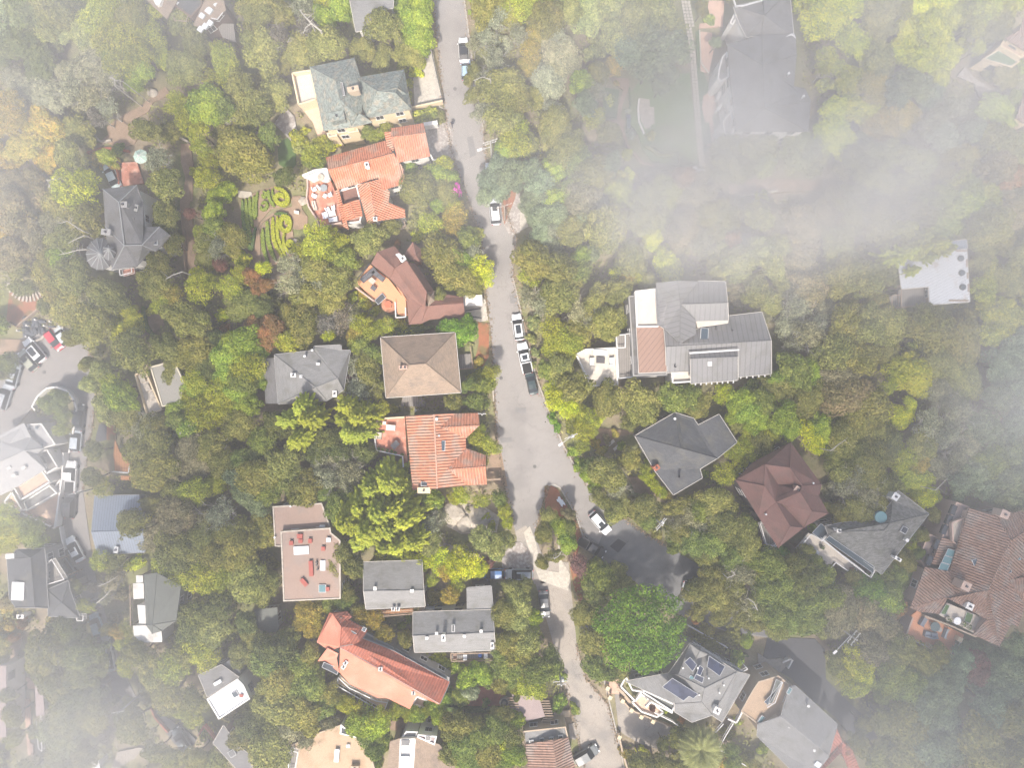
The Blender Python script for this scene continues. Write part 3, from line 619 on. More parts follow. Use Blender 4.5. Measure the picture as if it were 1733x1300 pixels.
        if ex: excl(s.t, ps)
        return r_
    def deck(s, ps, z, mat, rail='white', edges=None, wall=None, hgt=1.0, posts=True, ex=True, name='terrace'):
        P = ccw(pl(s.t, ps, z)); b = MB(); b.prism(P, z - 0.25, bottom=True); d_ = b.build(name, DM[mat] if mat in DM else RM[mat], s.root)
        if wall: s.walls(P, wall, 0.05, 0, False, 0.26)
        elif posts and z > 1.5:
            for p in inset(P, 0.3): b = MB(); b.tube((p.x, p.y, 0), (p.x, p.y, z - .25), 0.12); b.build('post', M_wood, d_)
        if rail: s.rail([Vector(p) for p in P] + [Vector(P[0])], rail, hgt, par=d_)
        if ex: excl(s.t, ps)
        return d_
    def rail(s, P, kind='white', hgt=1.0, par=None):
        b = MB(); m = {'white': M_white, 'metal': M_alu, 'dark': M_dk, 'wood': M_wood, 'solid': WM['white'], 'cream': WM['cream'], 'orange': WM['orange'], 'pink': WM['pink'], 'red': WM['red'], 'tan': WM['tan']}[kind]
        solid = kind in ('solid', 'cream', 'orange', 'pink', 'red', 'tan')
        for A, B in zip(P[:-1], P[1:]):
            L_ = (B - A).length
            if L_ < .05: continue
            u = Vector((0, 0, hgt))
            if solid:
                b.strip([A + u, B + u], 0.24, th=hgt + .2)
            else:
                b.strip([A + u, B + u], 0.14, th=0.07); b.strip([A + u * .15, B + u * .15], 0.06, th=0.05)
                for k in range(int(L_ / 1.1) + 1):
                    q = A + (B - A) * min(1, k * 1.1 / L_); b.tube(q, q + u, 0.035, n=4)
        return b.build('railing' if not solid else 'low_wall', m, par or s.root)
    def railp(s, ps, z, kind='white', hgt=1.0): return s.rail(pl(s.t, ps, z), kind, hgt)
    def chimney(s, x, y, z, sz=(0.8, 0.8), h=1.4, rot=0.0, mat=None, pot=True):
        c = T(s.t, x, y, z); b = MB(); b.box((c.x, c.y, z + h / 2 - .4), (sz[0], sz[1], h + .8), rot); b.box((c.x, c.y, z + h), (sz[0] + .16, sz[1] + .16, .12), rot)
        ch = b.build('chimney', mat or WM['white'], s.root)
        if pot: b = MB(); b.cyl((c.x, c.y), 0.17, z + h, z + h + .35, 10); b.build('chimney_pot', M_dk, ch)
    def skylight(s, x, y, z, sx, sy, rot=0, mat=None, tilt=None):
        c = T(s.t, x, y, z); b = MB(); b.box((c.x, c.y, z + .1), (sx + .14, sy + .14, .28), rot); f = b.build('skylight', M_alu, s.root)
        b = MB(); b.box((c.x, c.y, z + .26), (sx, sy, .05), rot); b.build('pane', mat or M_sky, f)
    def box(s, name, x, y, z, sx, sy, h, rot=0, mat=None):
        c = T(s.t, x, y, z); b = MB(); b.box((c.x, c.y, z + h / 2 - .1), (sx, sy, h + .2), rot); b.box((c.x, c.y, z + h + .03), (sx + .08, sy + .08, .06), rot); return b.build(name, mat or M_alu, s.root)
    def vent(s, x, y, z, r=.14, h=.5, mat=None):
        c = T(s.t, x, y, z); b = MB(); b.cyl((c.x, c.y), r, z - .3, z + h, 8); b.cyl((c.x, c.y), r * 1.5, z + h, z + h + .1, 8); b.build('roof_vent', mat or M_alu, s.root)
    def panel(s, vs, mat=M_panel, name='solar_panel', up=0.3):
        P = [p + Vector((0, 0, up)) for p in pl(s.t, vs)]; P = ccw(P); b = MB(); b.poly(P)
        for i in range(len(P)):
            A, B = P[i], P[(i + 1) % len(P)]; d = Vector((0, 0, .08)); b.poly([A - d, B - d, B, A])
        o = b.build(name, mat, s.root)
        f = MB()
        for i in range(len(P)):
            f.tube(P[i], P[(i + 1) % len(P)], 0.035, n=4)
        f.build('frame', M_alu, o)
def capmat(m):
    c = {'tile': 'tile', 'tileold': 'tileold', 'tiledull': 'tiledull', 'red': 'red', 'coral': 'coral', 'brown': 'brown', 'redbrown': 'redbrown', 'maroon': 'maroon'}.get(m)
    if m == 'metal': return RM['metal']
    return RM[c] if c else RM[m] if m in RM else RM['greyl']
# ---------------------------------------------------------------- the houses
# slate-roofed cream house
h = House('slate_roof_house', ('A2', 700, 640), 'large cream house under green-grey slate hip roofs beside the street')
h.st = (8.1, .3)
h.roof('360,430,8 650,372,8 705,560,8 700,775,8 635,820,8 450,845,8 530,522,10.8 555,645,10.8', '0 1 6;1 2 7 6;2 3 4 7;4 5 7;5 0 6 7', 'slate', 'cream', gutter=None)
h.roof('665,500,8.1 970,447,8.1 1018,705,8.1 720,765,8.1 800,590,11 915,600,11', '0 1 5 4;1 2 5;2 3 4 5;3 0 4', 'slate', 'cream')
h.roof('630,822,8.15 765,790,8.15 715,745,9.0 680,733,9.6', '0 1 3;1 2 3', 'slate', 'cream', walls=False, ex=False)
h.roof('820,585,11.1 925,566,10.6 985,606,9.4 905,618,9.8', '0 1 2 3', 'slate', walls=False, ex=False, caps=False)
b = MB()
for k in range(7): b.tube(T('A2', 512 + k * 3, 548 + k * 11, 10.4), T('A2', 578 + k * 3, 540 + k * 11, 10.9), 0.09)
b.build('roof_grille', M_dk, h.root)
h.panel('508,545,10.2 575,538,10.9 590,622,10.9 518,625,10.3', RM['grey'], 'roof_hatch')
h.chimney(545, 765, 9.4, (2.2, 1.2), 1.0, R(12), RM['slate']); h.chimney(650, 592, 10, (1.6, .7), 1.0, R(12), WM['tan'])
h.deck('258,490 375,470 410,655 300,690', 4.5, 'pale', 'cream', wall='cream')
h.deck('300,690 410,660 430,760 470,880 415,890 380,790', 2.5, 'peach', None, wall='cream')
h.flat('600,835 665,825 680,850 610,862', 5.4, 'greyl', 'cream', par=.15, win=False); h.flat('470,860 530,850 540,880 480,890', 5, 'greyl', 'cream', par=.15, win=False)
h.railp('1145,250 1160,380 1228,678', 0.6, 'dark', .9); h.railp('1020,712 1225,668', 0.5, 'cream', 1.2)
# terracotta villa with the round terrace
h = House('tiled_villa', ('B2', 740, 60), 'long white villa with orange terracotta roofs and a round red terrace')
h.t = 'A2'
h.roof('465,1018,6 848,908,6 895,985,7.2 905,992,7.6 970,1095,6.4 972,1190,6 830,1228,6 800,1150,6 538,1226,6 480,1100,7.6', '0 1 2 9;2 3 9;9 3 4 5 6 7 8', 'tile', 'white')
h.roof('885,828,7 1095,795,7 1110,858,8.3 890,888,8.3 1140,1010,7 932,1050,7', '0 1 2 3;3 2 4 5', 'tile', 'white')
h.roof('842,855,6.6 886,848,6.9 906,972,6.9 868,982,6.6', '0 1 2 3', 'tile', 'white')
h.roof('670,1195,5.6 745,1175,6.8 800,1160,6.2 880,1240,5.6 870,1310,5.4 975,1354,5 980,1405,4.8 790,1430,5.6 738,1462,5 690,1290,5.4', '0 1 7 8 9;1 2 3 4 5 6 7', 'tile', 'white')
h.flat('545,1238 668,1198 690,1290 700,1395 690,1440 600,1450', 3.6, 'redbrown', 'white', par=.3)
h.t = 'B2'
h.roof('562,102,5.2 682,66,5.2 702,172,5.2 600,204,5.2 620,84,5.5 652,188,5.5', '0 4 5 3;4 1 2 5', 'tile', 'white')
h.roof('525,10,4.6 548,0,4.8 612,260,4.8 580,245,4.4', '0 1 2 3', 'tile', 'white', walls=False, ex=False)
h.t = 'K'
h.deck('175,330 185,200 260,235 500,190 590,400 690,850 500,880 370,915 320,790 215,620 180,500', 3.0, 'red', None, wall='orange')
h.railp('125,175 190,200 195,330 178,500 210,620 320,790 375,912 500,885 690,850', 3.0, 'pink', .7)
h.railp('125,172 300,95 480,70 500,190', 3.2, 'solid', 1.0)
b = MB(); P = ccw(pl('K', '125,175 300,95 480,70 500,190 480,215 420,235 330,190 260,232 200,200', 3.9)); b.prism(P, 3.0); b.build('white_ledge', WM['white'], h.root)
c = T('K', 390, 190, 3.4); b = MB(); b.cyl((c.x, c.y), .55, 3.9, 4.3, 16); b.build('stone_bench', M_stone, h.root)
h.t = 'A2'; h.chimney(737, 1078, 7, (.5, .8), .8, R(14)); h.box('low_wall', 1150, 820, 1.0, 2.2, .5, 1.6, R(8), WM['white']); h.railp('940,1048 1145,1012 1165,1050 1185,1045', 2.5, 'solid', 1.0)
h.t = 'B2'; h.chimney(790, 200, 5.4, (.5, .5), .7, 0); h.deck('800,205 905,200 915,260 830,250', 2.8, 'pale', 'solid', ex=False); h.deck('910,195 970,190 985,245 925,270', 1.2, 'greyw', 'wood', ex=False)
# brown house with orange terrace
h = House('brown_roof_house', ('B2', 980, 620), 'brown shingled house with an orange painted terrace and long garage roof')
h.st = (6, .5)
h.roof('757,483,6 797,407,7.4 908,368,6.2 985,458,6.4 908,512,7.2 880,580,6', '0 1 4 5;1 2 3 4', 'redbrown', 'orange')
h.roof('880,580,6 908,512,6.6 985,463,8 1052,488,6.2 1170,668,6.2 1118,668,8 1108,756,6 1082,756,6 985,700,6', '0 1 2 5 6 7 8;2 3 4 5', 'redbrown', 'orange')
h.roof('970,420,6 1026,343,7.2 1086,393,6 1072,466,6 1012,468,6 1048,428,7.2', '0 1 5 4;1 2 3 5;4 5 3', 'redbrown', 'orange')
h.roof('1118,666,6.4 1165,660,6.4 1168,722,6.4 1128,758,6.4 1142,700,7.2', '0 1 4;1 2 4;2 3 4;3 0 4', 'brown', 'orange')
h.roof('985,700,4.5 1082,757,5.4 1112,757,5.4 1130,757,5 1240,735,4.6 1355,738,4.6 1367,825,3.6 1087,850,3.6 1082,872,3.6 1002,876,3.6', '0 1 9;1 2 3 8 9;3 4 5 6 7 8', 'redbrown', 'brown')
h.roof('1130,752,5 1200,705,4.4 1240,680,4 1355,700,4 1355,737,4.8 1240,734,5', '0 1 2 3 4 5', 'redbrown', 'brown', caps=False)
h.panel('918,425,7.9 940,418,7.9 988,455,7.9 962,478,7.9', M_alu, 'chimney_flashing'); h.chimney(968, 458, 7.4, (.8, .6), 1.0, R(30))
h.deck('660,600 750,488 872,582 982,722 990,808 930,810 915,735 840,700 782,727', 3.4, 'orange', None, wall='orange')
h.railp('655,612 755,485', 3.5, 'dark', .9); h.railp('663,640 780,728', 3.2, 'pink', .8); h.railp('905,590 985,720', 3.6, 'orange', .7); h.railp('918,735 922,835 985,830 985,770', 3.3, 'white', .9)
c = T('B2', 873, 750, 2.9); b = MB(); b.cyl((c.x, c.y), 1.25, 0, 2.9, 24); b.build('round_platform', DM['rust'], h.root); excl('B2', '830,710 915,710 915,790 830,790')
h.panel('783,722,3.4 832,675,3.4 855,705,3.4 805,750,3.4', M_dk, 'dark_awning')
for a_, b_ in (((1370, 790), (1470, 775)), ((1370, 822), (1475, 838))): h.railp('%d,%d %d,%d' % (*a_, *b_), 0.2, 'dark', 1.0)
h.box('garage_roof', 1422, 732, 0.2, 3.0, 1.6, 2.4, R(3), WM['white'])
# grey house with shaded roof
h = House('grey_roof_house', ('B2', 370, 1200), 'grey shingle roofed house west of the square brown hip roof')
h.roof('132,1073,5.5 385,1045,5.5 388,1018,5.5 560,1010,5.5 566,1046,5.5 622,1045,5.5 578,1300,5.5 470,1368,5.5 157,1390,5.5 400,1285,7.6 540,1226,7.6', '0 1 10 9;1 2 3 4 5 10;5 6 10;6 7 9 10;7 8 9;8 0 9', 'greyl', 'red', gutter='a')
h.roof('52,1098,4.6 131,1092,5 153,1390,5 75,1390,4.6', '0 1 2 3', 'grey', 'red')
h.chimney(266, 1206, 6.2, (.7, .5), .9); h.box('roof_vent', 310, 1213, 6.4, .4, .4, .5); h.box('roof_vent', 417, 1132, 6.5, .5, .3, .3); h.vent(333, 1083, 6); h.vent(382, 1045, 5.7); h.chimney(530, 1325, 5.5, (.5, .9), .8)
# square brown hip
h = House('brown_hip_roof_house', ('B2', 1070, 1150), 'square house under a plain tan-brown hip roof beside the street')
h.st = (6, .4)
h.roof('820,961,6 1300,930,6 1338,1316,6 855,1350,6 1008,1140,8.6 1112,1131,8.6', '0 1 5 4;1 2 5;2 3 4 5;3 0 4', 'brown', 'brown', gutter='w')
h.chimney(962, 1158, 7.8, (.5, .5), 1.6, 0, o_('pink_brick', (.5, .32, .25))); h.chimney(988, 1156, 7.9, (.5, .5), 1.6, 0, MATS['pink_brick']); h.vent(960, 1182, 7.6)
h.deck('1325,1070 1400,1066 1410,1130 1420,1160 1330,1165', 0.6, 'greyw', None, ex=True); h.railp('1400,1020 1420,1160 1330,1168', .6, 'wood', .9)
h.deck('960,1340 1070,1340 1120,1390 1100,1410 950,1405', 1.2, 'greyw', None, ex=False)
# modern metal roofed compound
h = House('metal_roof_house', ('B3', 1300, 950), 'large modern house with grey standing-seam metal roofs and white terraces')
h.roof('958,607,8 1096,592,9 1232,597,8.4 1118,745,9 1215,852,8.2 1216,940,7.6 1112,1000,8.6 1015,905,7.6 968,880,7.8', '0 1 3 6 7 8;1 2 3;3 4 5 6', 'metal', 'white')
h.roof('1235,595,7.8 1406,600,7.6 1420,736,8.8 1117,745,8.9 1425,850,7.6 1215,855,7.7', '0 1 2 3;3 2 4 5', 'metal', 'white', gutter='w')
h.roof('1010,905,7 1110,1000,7.6 1205,915,6.6 1425,822,5.6 1642,797,5.6 1702,980,7.4 1020,1020,7.6 1704,1196,5.8 1490,1215,5.8 1185,1205,5.8 1182,1180,5.8 1026,1187,5.8', '0 1 2 3 4 5 6;6 5 7 8 9 10 11', 'metal', 'white', gutter='w')
h.roof('1178,1062,7.4 1486,1048,7.4 1486,1085,7.9 1180,1098,7.9 1486,1236,7 1184,1258,7', '0 1 2 3;3 2 4 5', 'metal', 'white', gutter='w')
h.panel('1170,1058,7.6 1490,1038,7.6 1490,1046,7.6 1172,1068,7.6', M_white, 'white_fascia')
h.roof('832,897,6.4 974,884,6.6 1022,918,6.6 1025,1180,6.2 848,1190,6', '0 1 2 3 4', 'metalb', 'white', gutter='w')
h.flat('776,692 820,688 832,895 848,1190 1025,1184 1030,1205 806,1213 798,1000', 5, 'grey', 'grey', par=.2)
h.deck('820,665 952,650 968,890 832,893', 6.2, 'pale', 'solid', wall='white', hgt=.5)
h.deck('695,945 785,938 806,1215 710,1226', 3.4, 'greyw', 'metal', wall='grey')
h.deck('695,950 752,945 752,1028 700,1030', 3.6, 'greyw', 'white', ex=False)
h.deck('440,1072 500,1040 695,1030 706,1268 535,1275', 3.0, 'pale', 'solid', wall='white', hgt=.5)
h.deck('1056,1188 1182,1180 1184,1246 1060,1254', 5.0, 'pale', 'solid', wall='white', hgt=.6)
h.deck('1215,856 1425,850 1425,868 1225,898', 7.0, 'pale', None, ex=False, posts=False)
h.skylight(1268, 938, 7.0, 1.1, 1.7, R(-3)); h.box('roof_hatch', 1300, 1128, 7.3, .6, .8, .4, 0, M_white)
for x, y in ((1080, 1150), (1290, 770), (1345, 772), (1290, 905), (1345, 905), (1447, 915), (1440, 1148), (1440, 1108), (1285, 1108)): h.vent(x, y, 6.6, .1, .35, M_dk)
b = MB()
for k in range(8): p = T('B3', 1212 + k * 35, 1262 - k * 2.2, 6.4); b.box(p, (.18, .45, .16))
for k in range(6): p = T('B3', 1505 + k * 39, 1219 - k * 3, 5.4); b.box(p, (.18, .45, .16))
b.build('rafter_tails', M_white, h.root)
h.railp('710,1226 1050,1208', 1.0, 'white', .8)
# white roofed house in the woods
h = House('white_metal_roof_house', ('B4', 1200, 600), 'white metal roofed house alone in the woods with three round skylights')
h.roof('900,420,6 1245,400,6.2 1340,388,6.2 1350,388,6.2 1370,728,6.2 1112,748,6 1106,630,6 930,645,6', '0 1 2 3 4 5 6 7', 'white', 'tan', gutter='w')
h.roof('1215,345,6 1350,326,6 1354,384,6 1245,395,6', '0 1 2 3', 'metalbl', 'tan', gutter='w')
for y in (450, 543, 635):
    c = T('B4', 1309 + (y - 450) * .07, y, 6.2); b = MB(); b.cyl((c.x, c.y), .48, 6.1, 6.45, 18); f = b.build('round_skylight', M_dk, h.root); b = MB(); b.cyl((c.x, c.y), .38, 6.45, 6.5, 18); b.build('pane', M_sky, f)
for x, y, sx, sy in ((1310, 400, 1.7, .16), (1347, 480, .16, 1.2), (1352, 560, .16, .9), (1358, 640, .14, 1.2), (1295, 722, 3.0, .16)): h.box('trim_board', x, y, 6.1, sx, sy, .12, 0, WM['wood'])
h.deck('905,652 1104,636 1110,748 905,770', 4.2, 'greyw', 'wood'); h.deck('845,695 900,688 903,768 845,772', 4.0, 'greyw', 'wood')
# greige flat roof
h = House('flat_roof_cottage', ('B1', 1080, 1250), 'small flat greige roofed cottage with a narrow pale balcony')
h.flat('972,1150 1130,1108 1200,1260 1165,1394 1050,1410', 5.2, 'greige', 'tan', par=.15, parm=o_('cream_trim', (.62, .55, .42)))
h.deck('885,1202 950,1178 1055,1428 960,1460', 3.8, 'pale', 'cream', wall='tan', hgt=.5); h.deck('902,1146 965,1136 972,1160 915,1170', 4.4, 'peach', 'cream', ex=False, hgt=.4)
b = MB()
for k in range(3): b.box(T('B1', 925 + k * 32, 1230 + k * 55, 4.0), (1.1, .8, .5), R(-65))
b.build('planter', M_stone, h.root)
# white villa with terraces, west
h = House('white_villa', ('C1', 130, 520), 'pale villa with white walled roof terraces inside the curve of the west road')
h.roof('-60,400,4.2 155,290,4.2 200,385,4.2 282,455,4.2 236,492,4.2 295,590,4.2 60,732,4.2 -60,790,4.2 -40,560,5.6 160,470,5.6', '0 1 2 3 9 8;3 4 5 9;5 6 7 8 9', 'palegrey', 'white')
h.flat('175,298 272,292 365,430 282,458 200,383', 3.2, 'palegrey', 'white', par=.15)
h.deck('236,495 318,462 385,572 316,615', 2.6, 'greyw', 'solid', wall='white', hgt=.6)
h.deck('108,706 285,596 335,670 150,785', 2.6, 'peach', 'solid', wall='white', hgt=.6)
h.flat('155,798 325,690 376,745 176,860', 1.9, 'greyl', 'white', par=.2)
h.deck('45,800 95,735 165,858 345,735 410,650 395,800 368,968 200,890', .5, 'peach', 'solid', wall='white', hgt=.7, ex=True)
h.railp('438,480 430,640 408,780 392,955', .3, 'solid', 1.2)
for x, y in ((200, 325), (245, 320), (265, 438)): h.skylight(x, y, 3.2, .5, .5, R(-10))
for x, y in ((70, 580), (165, 580), (100, 630)): h.box('roof_vent', x, y, 4.9, .6, .35, .4, R(30), M_white)
for k in range(5): c = T('C1', 300 + k * 8, 500 + k * 14, 2.8); b = MB(); b.box(c, (.9, .12, .3), R(25)); b.build('slatted_bench', M_dk, h.root) if k == 0 else None
# blue corrugated roof
h = House('blue_metal_roof_house', ('C1', 760, 950), 'house under a blue-grey corrugated metal roof beside the west road')
h.roof('613,765,3.4 900,758,3.4 925,985,4.8 592,996,4.8 936,1128,3.4 630,1145,3.4', '0 1 2 3;3 2 4 5', 'metalbl', 'grey', gutter='a')
h.chimney(770, 1105, 3.6, (.5, .9), .8, R(-10), M_alu)
# orange wooden deck
h = House('wooden_deck', ('C1', 790, 480), 'orange boarded wooden deck half hidden under trees by the west road', 'deck')
h.deck('742,395 775,480 858,556 850,612 742,602 735,500', 1.4, 'wood', None); h.railp('742,602 850,612 858,556', 1.4, 'metal', .9)
h.deck('780,632 846,636 846,662 780,660', 2.0, 'wood', None, ex=False)
# dark house in the fog, west
h = House('dark_roof_house', ('D1', 280, 180), 'dark grey roofed house with white edged balconies in the fog at the west edge')
h.roof('45,-50,6 110,-112,6 285,-118,6 300,0,6 300,130,6 310,265,6 100,262,6 60,200,6 200,-60,7.6 225,260,7.4', '0 1 2 8;2 3 4 5 9 8;6 7 0 8 9;5 6 9', 'dark', 'grey', gutter='a')
h.roof('305,150,5.4 440,90,5.4 450,150,5.4 515,330,5.4 312,318,5.4 400,230,6.6', '0 1 2 5;2 3 5;3 4 5;4 0 5', 'dark', 'grey', gutter='a')
h.box('roof_hatch', 128, 152, 6.7, 1.9, 2.8, .4, R(-3), M_white); h.chimney(160, 308, 4.5, (1, .5), 1)
h.deck('300,0 360,-60 440,70 305,110', 4.5, 'greyw', 'white'); h.deck('520,300 562,300 562,335 522,335', 4, 'greyw', 'white', ex=False); h.box('roof_vent', 80, -75, 6.2, 1.3, .7, .5, R(4), M_white)
# old tile house on the street
h = House('weathered_tile_house', ('C2', 1240, 480), 'house with striped weathered terracotta roof and curved west terrace on the street')
h.roof('980,245,6 1165,235,7.8 1186,716,7.8 1026,726,6', '0 1 2 3', 'tileold', 'cream', caps=False)
h.roof('1165,235,7.8 1300,230,6.3 1205,322,7.5 1370,388,5.8 1372,455,5.8 1255,590,7.2 1382,694,5.8 1186,716,7.8', '0 1 2 3 4 5 6 7', 'tileold', 'cream', caps=False)
h.roof('1205,320,7.55 1300,230,6.3 1452,226,6.3 1460,306,7.3 1372,390,5.85', '0 1 2 3;0 3 4', 'tileold', 'cream')
h.roof('1255,591,7.25 1374,455,5.85 1500,500,6 1500,574,7.1 1506,690,5.8 1382,695,5.85', '0 1 2 3;0 3 4 5', 'tileold', 'cream')
b = MB(); b.tube(T('C2', 1165, 235, 7.85), T('C2', 1186, 716, 7.85), .13); b.build('ridge_cap', o_('pale_ridge_tile', (.5, .3, .22)), h.root)
h.skylight(1213, 438, 7.2, 1.1, 1.5, R(-2)); h.chimney(1105, 720, 6, (1.9, .8), 1.2, 0, WM['cream']); h.vent(1183, 265, 7.6, .16, .4, M_white); h.vent(1200, 372, 7.4, .1); h.skylight(1110, 685, 6.8, 1.3, .5, 0, M_glass)
h.deck('780,340 786,300 810,275 850,264 976,255 988,500 958,502 796,464', 3.6, 'red', None, wall='cream')
h.railp('776,340 782,302 806,274 850,260 978,252', 3.7, 'cream', .8); h.railp('782,345 796,466 965,502 970,575', 3.6, 'white', .8)
h.deck('960,500 992,500 1000,580 970,578', 2.5, 'red', None, ex=False)
# flat roof with red vents
h = House('flat_roof_house', ('C2', 340, 1200), 'long flat tan gravel roofed house dotted with red painted vents')
h.flat('120,830 440,808 500,975 492,1100 172,1092 135,1090', 5.2, 'tan', 'tan', par=.12, parm=M_stone)
h.flat('172,992 495,968 500,1000 560,1050 562,1430 190,1447', 6.2, 'tan', 'tan', par=.12, parm=M_stone)
for x, y, sx, sy, a in ((300, 1022, 1.0, .8, 0), (245, 1065, .65, .75, 0), (305, 1053, .7, .6, 0), (367, 1052, .65, .75, 0), (452, 1102, .65, .7, 0), (373, 1230, .7, 2.9, 3), (328, 1320, .7, 1.6, 40), (480, 1363, .6, .7, 0)): h.box('red_roof_vent', x, y, 6.2, sx * .82, sy * .82, .4, R(a), M_redp)
h.skylight(308, 1114, 6.2, 2.3, 1.2, R(3), M_skyw); h.skylight(447, 1212, 6.2, .7, 1.5, 0, M_skyw); h.skylight(444, 1361, 6.2, 1.0, 1.1, 0, M_teal); h.box('roof_vent', 446, 960, 5.2, .8, .5, .4, 0); h.box('roof_vent', 486, 1045, 6.2, .6, .6, .4, 0, M_skyw)
for x, y in ((408, 1188), (410, 1205), (415, 1235)): h.vent(x, y, 6.2, .12, .4, M_dk)
for x, y in ((240, 828), (232, 1434), (138, 1030)): h.vent(x, y, 5.3, .12, .3, M_white)
# charcoal roof east of the street
h = House('charcoal_roof_house', ('C3', 1150, 470), 'charcoal shingle roofed house with angled wings east of the street bend')
h.roof('822,375,5.6 1080,225,5.6 1115,455,8.6 1352,520,6.8 1240,588,5.6 1256,646,5.6 1070,755,5.6 950,598,5.6 1200,262,5.6 1230,306,5.8 1365,236,5.6 1480,415,5.6', '0 1 2;2 3 4 5 6 7 0;1 8 9 3 2;9 10 11 3', 'dark', 'grey', gutter='w')
h.chimney(945, 572, 5.5, (.8, .6), 1.8, R(35), WM['red']); h.vent(1072, 262, 5.8, .15, .7); h.vent(1110, 640, 6.2, .2, 1.1, M_dk); h.vent(1108, 460, 7.6, .1); h.vent(1080, 420, 7.2, .15, .5, M_dk)
# maroon multi-hip house
h = House('maroon_hip_roof_house', ('C4', 160, 750), 'red-brown house with four pyramid-like hip roofs and a white railed balcony')
h.st = (6.3, .6)
h.roof('210,415,6.5 -30,545,6.5 -145,662,6.5 3,900,6.5 115,806,8.2 40,697,8.8 45,560,8.8 205,580,8.9 285,700,8.2 412,690,6.5 395,762,7 270,737,8.6 130,690,7.2 240,700,7.4', '0 1 6 7;1 2 5 6;5 2 3 4;6 5 4 12;7 6 12 4 11 13;0 7 8 9;7 13 8;8 13 11;8 11 10 9', 'maroon', 'dark', ov=.5)
h.roof('270,737,8.55 395,764,6.9 456,876,6.2 345,863,8.4 298,968,6.3 150,815,7.6', '0 1 2 3;0 3 4 5;3 2 4', 'maroon', 'dark', ov=.5)
h.roof('117,807,8.15 152,815,7.65 296,970,6.3 205,960,8.2 130,1100,6.2 3,899,6.48', '0 1 2 3;0 3 4 5;3 2 4', 'maroon', 'dark', ov=.5)
h.roof('115,804,8.1 272,735,8.5 152,817,7.6 118,808,8.1', '0 1 2 3', 'maroon', walls=False, ex=False)
h.chimney(238, 717, 8.2, (1.0, .8), 1.2, R(-35), WM['pink'])
for x, y in ((350, 678), (376, 845), (182, 788), (120, 640), (45, 880)): h.vent(x, y, 7.6, .1, .4)
h.deck('0,935 20,930 125,1050 100,1082 40,1070', 4.0, 'greyw', 'white'); h.railp('-40,1095 20,1120 122,1052', 4.0, 'white', 1.0)
# speckled grey roof with balcony
h = House('grey_shingle_house', ('C4', 780, 1060), 'grey shingle house with a pale planked balcony and slanted glass strip')
h.roof('905,730,6 1105,880,6 800,1270,6 740,1225,6 455,1010,6 435,960,6 560,935,6 760,925,6 870,800,6 500,998,7.2 812,988,8 855,940,8', '0 1 11 8;8 11 10 9 6 7;1 2 3 4 9 10 11;4 5 6 9', 'speck', 'grey', gutter='a')
h.panel('430,1042,5 455,1020,5.9 745,1218,5.9 740,1262,5', M_sky, 'glass_strip'); h.railp('400,1030 540,1150 720,1288', 4.6, 'white', .5)
h.railp('445,1010 400,1055', 5, 'white', .5); h.railp('750,1235 720,1288', 5, 'white', .5)
h.deck('245,1100 325,1003 415,1052 665,1240 640,1292 485,1185 430,1250 424,1235 300,1160', 3.2, 'pale', 'white')
h.panel('345,1000,4.2 400,940,4.2 465,985,4.2 405,1045,4.2', M_sky, 'glass_canopy')
c = T('C4', 790, 900, 7); b = MB(); b.cyl((c.x, c.y), .95, 6.6, 7.3, 16); f = b.build('skylight_dome', M_teal, h.root)
h.skylight(942, 983, 7.2, .8, .9, R(-30), M_glass); h.chimney(870, 762, 6.2, (.9, 1.0), .9, R(-35), M_alu); h.chimney(880, 1160, 6.5, (1.0, .35), 1.1, R(-30)); h.chimney(500, 980, 6.8, (.5, .4), 1.2); h.vent(950, 1045, 7, .2, .6, M_white)
# big clay tile mansion, east edge
h = House('clay_tile_mansion', ('D4', 1300, 60), 'sprawling mansion with faded clay tile roofs and stacked terraces at the east edge')
h.roof('1365,-380,7 1540,-335,8 1635,-174,9.4 1490,150,9.4 1285,190,7.6 985,265,6.2 1080,0,6.2 1240,30,6.4', '0 1 2 3 4 7;7 4 5 6', 'tiledull', 'pink')
h.roof('1540,-335,7.6 1700,-360,7.6 1830,-330,7 1860,-60,7 1760,60,7 1620,88,8 1635,-174,9.4 1760,-250,8.8', '0 1 7 6;1 2 7;2 3 7;3 4 5 6 7', 'tiledull', 'pink')
h.roof('1490,150,9.4 1635,-174,9.4 1620,85,8 1730,250,6.6 1685,388,6.4 1640,372,6.4 1562,515,6.2 1390,440,6.2 1480,340,7.0 1230,205,7.6', '0 1 2 3 4 5 6;0 6 7 8;0 8 9', 'tiledull', 'pink')
h.roof('1620,85,7.9 1760,60,7.9 1900,150,6.8 1860,330,6.4 1730,250,6.5', '0 1 2 3 4', 'tiledull', 'pink', caps=False)
h.roof('1190,-190,5.6 1312,-154,5.8 1246,15,5.8 1124,-20,5.4', '0 1 2 3', 'tiledull', 'pink')
h.roof('985,265,6.2 1230,195,7.4 1170,305,6.6 1040,290,6.2', '0 1 2 3', 'tiledull', 'pink', caps=False)
for k in range(3): h.panel('%d,%d,5.9 %d,%d,5.9 %d,%d,5.9 %d,%d,5.9' % (1222 - k * 22, -122 + k * 45, 1276 - k * 22, -104 + k * 45, 1258 - k * 22, -64 + k * 45, 1203 - k * 22, -80 + k * 45), M_teal, 'glass_panel')
h.flat('1275,-425 1362,-392 1300,-290 1240,-160 1172,-175', 5.0, 'pinkgrey', 'pink', par=.35)
h.flat('1095,-220 1185,-185 1120,-20 1070,0 1030,-60', 4.0, 'pinkgrey', 'pink', par=.35)
for x, y in ((1256, -372), (1228, -308), (1198, -244), (1148, -150), (1100, -46)): h.box('window_recess', x, y, 5.0, .7, 1.5, .4, R(-22), M_glass)
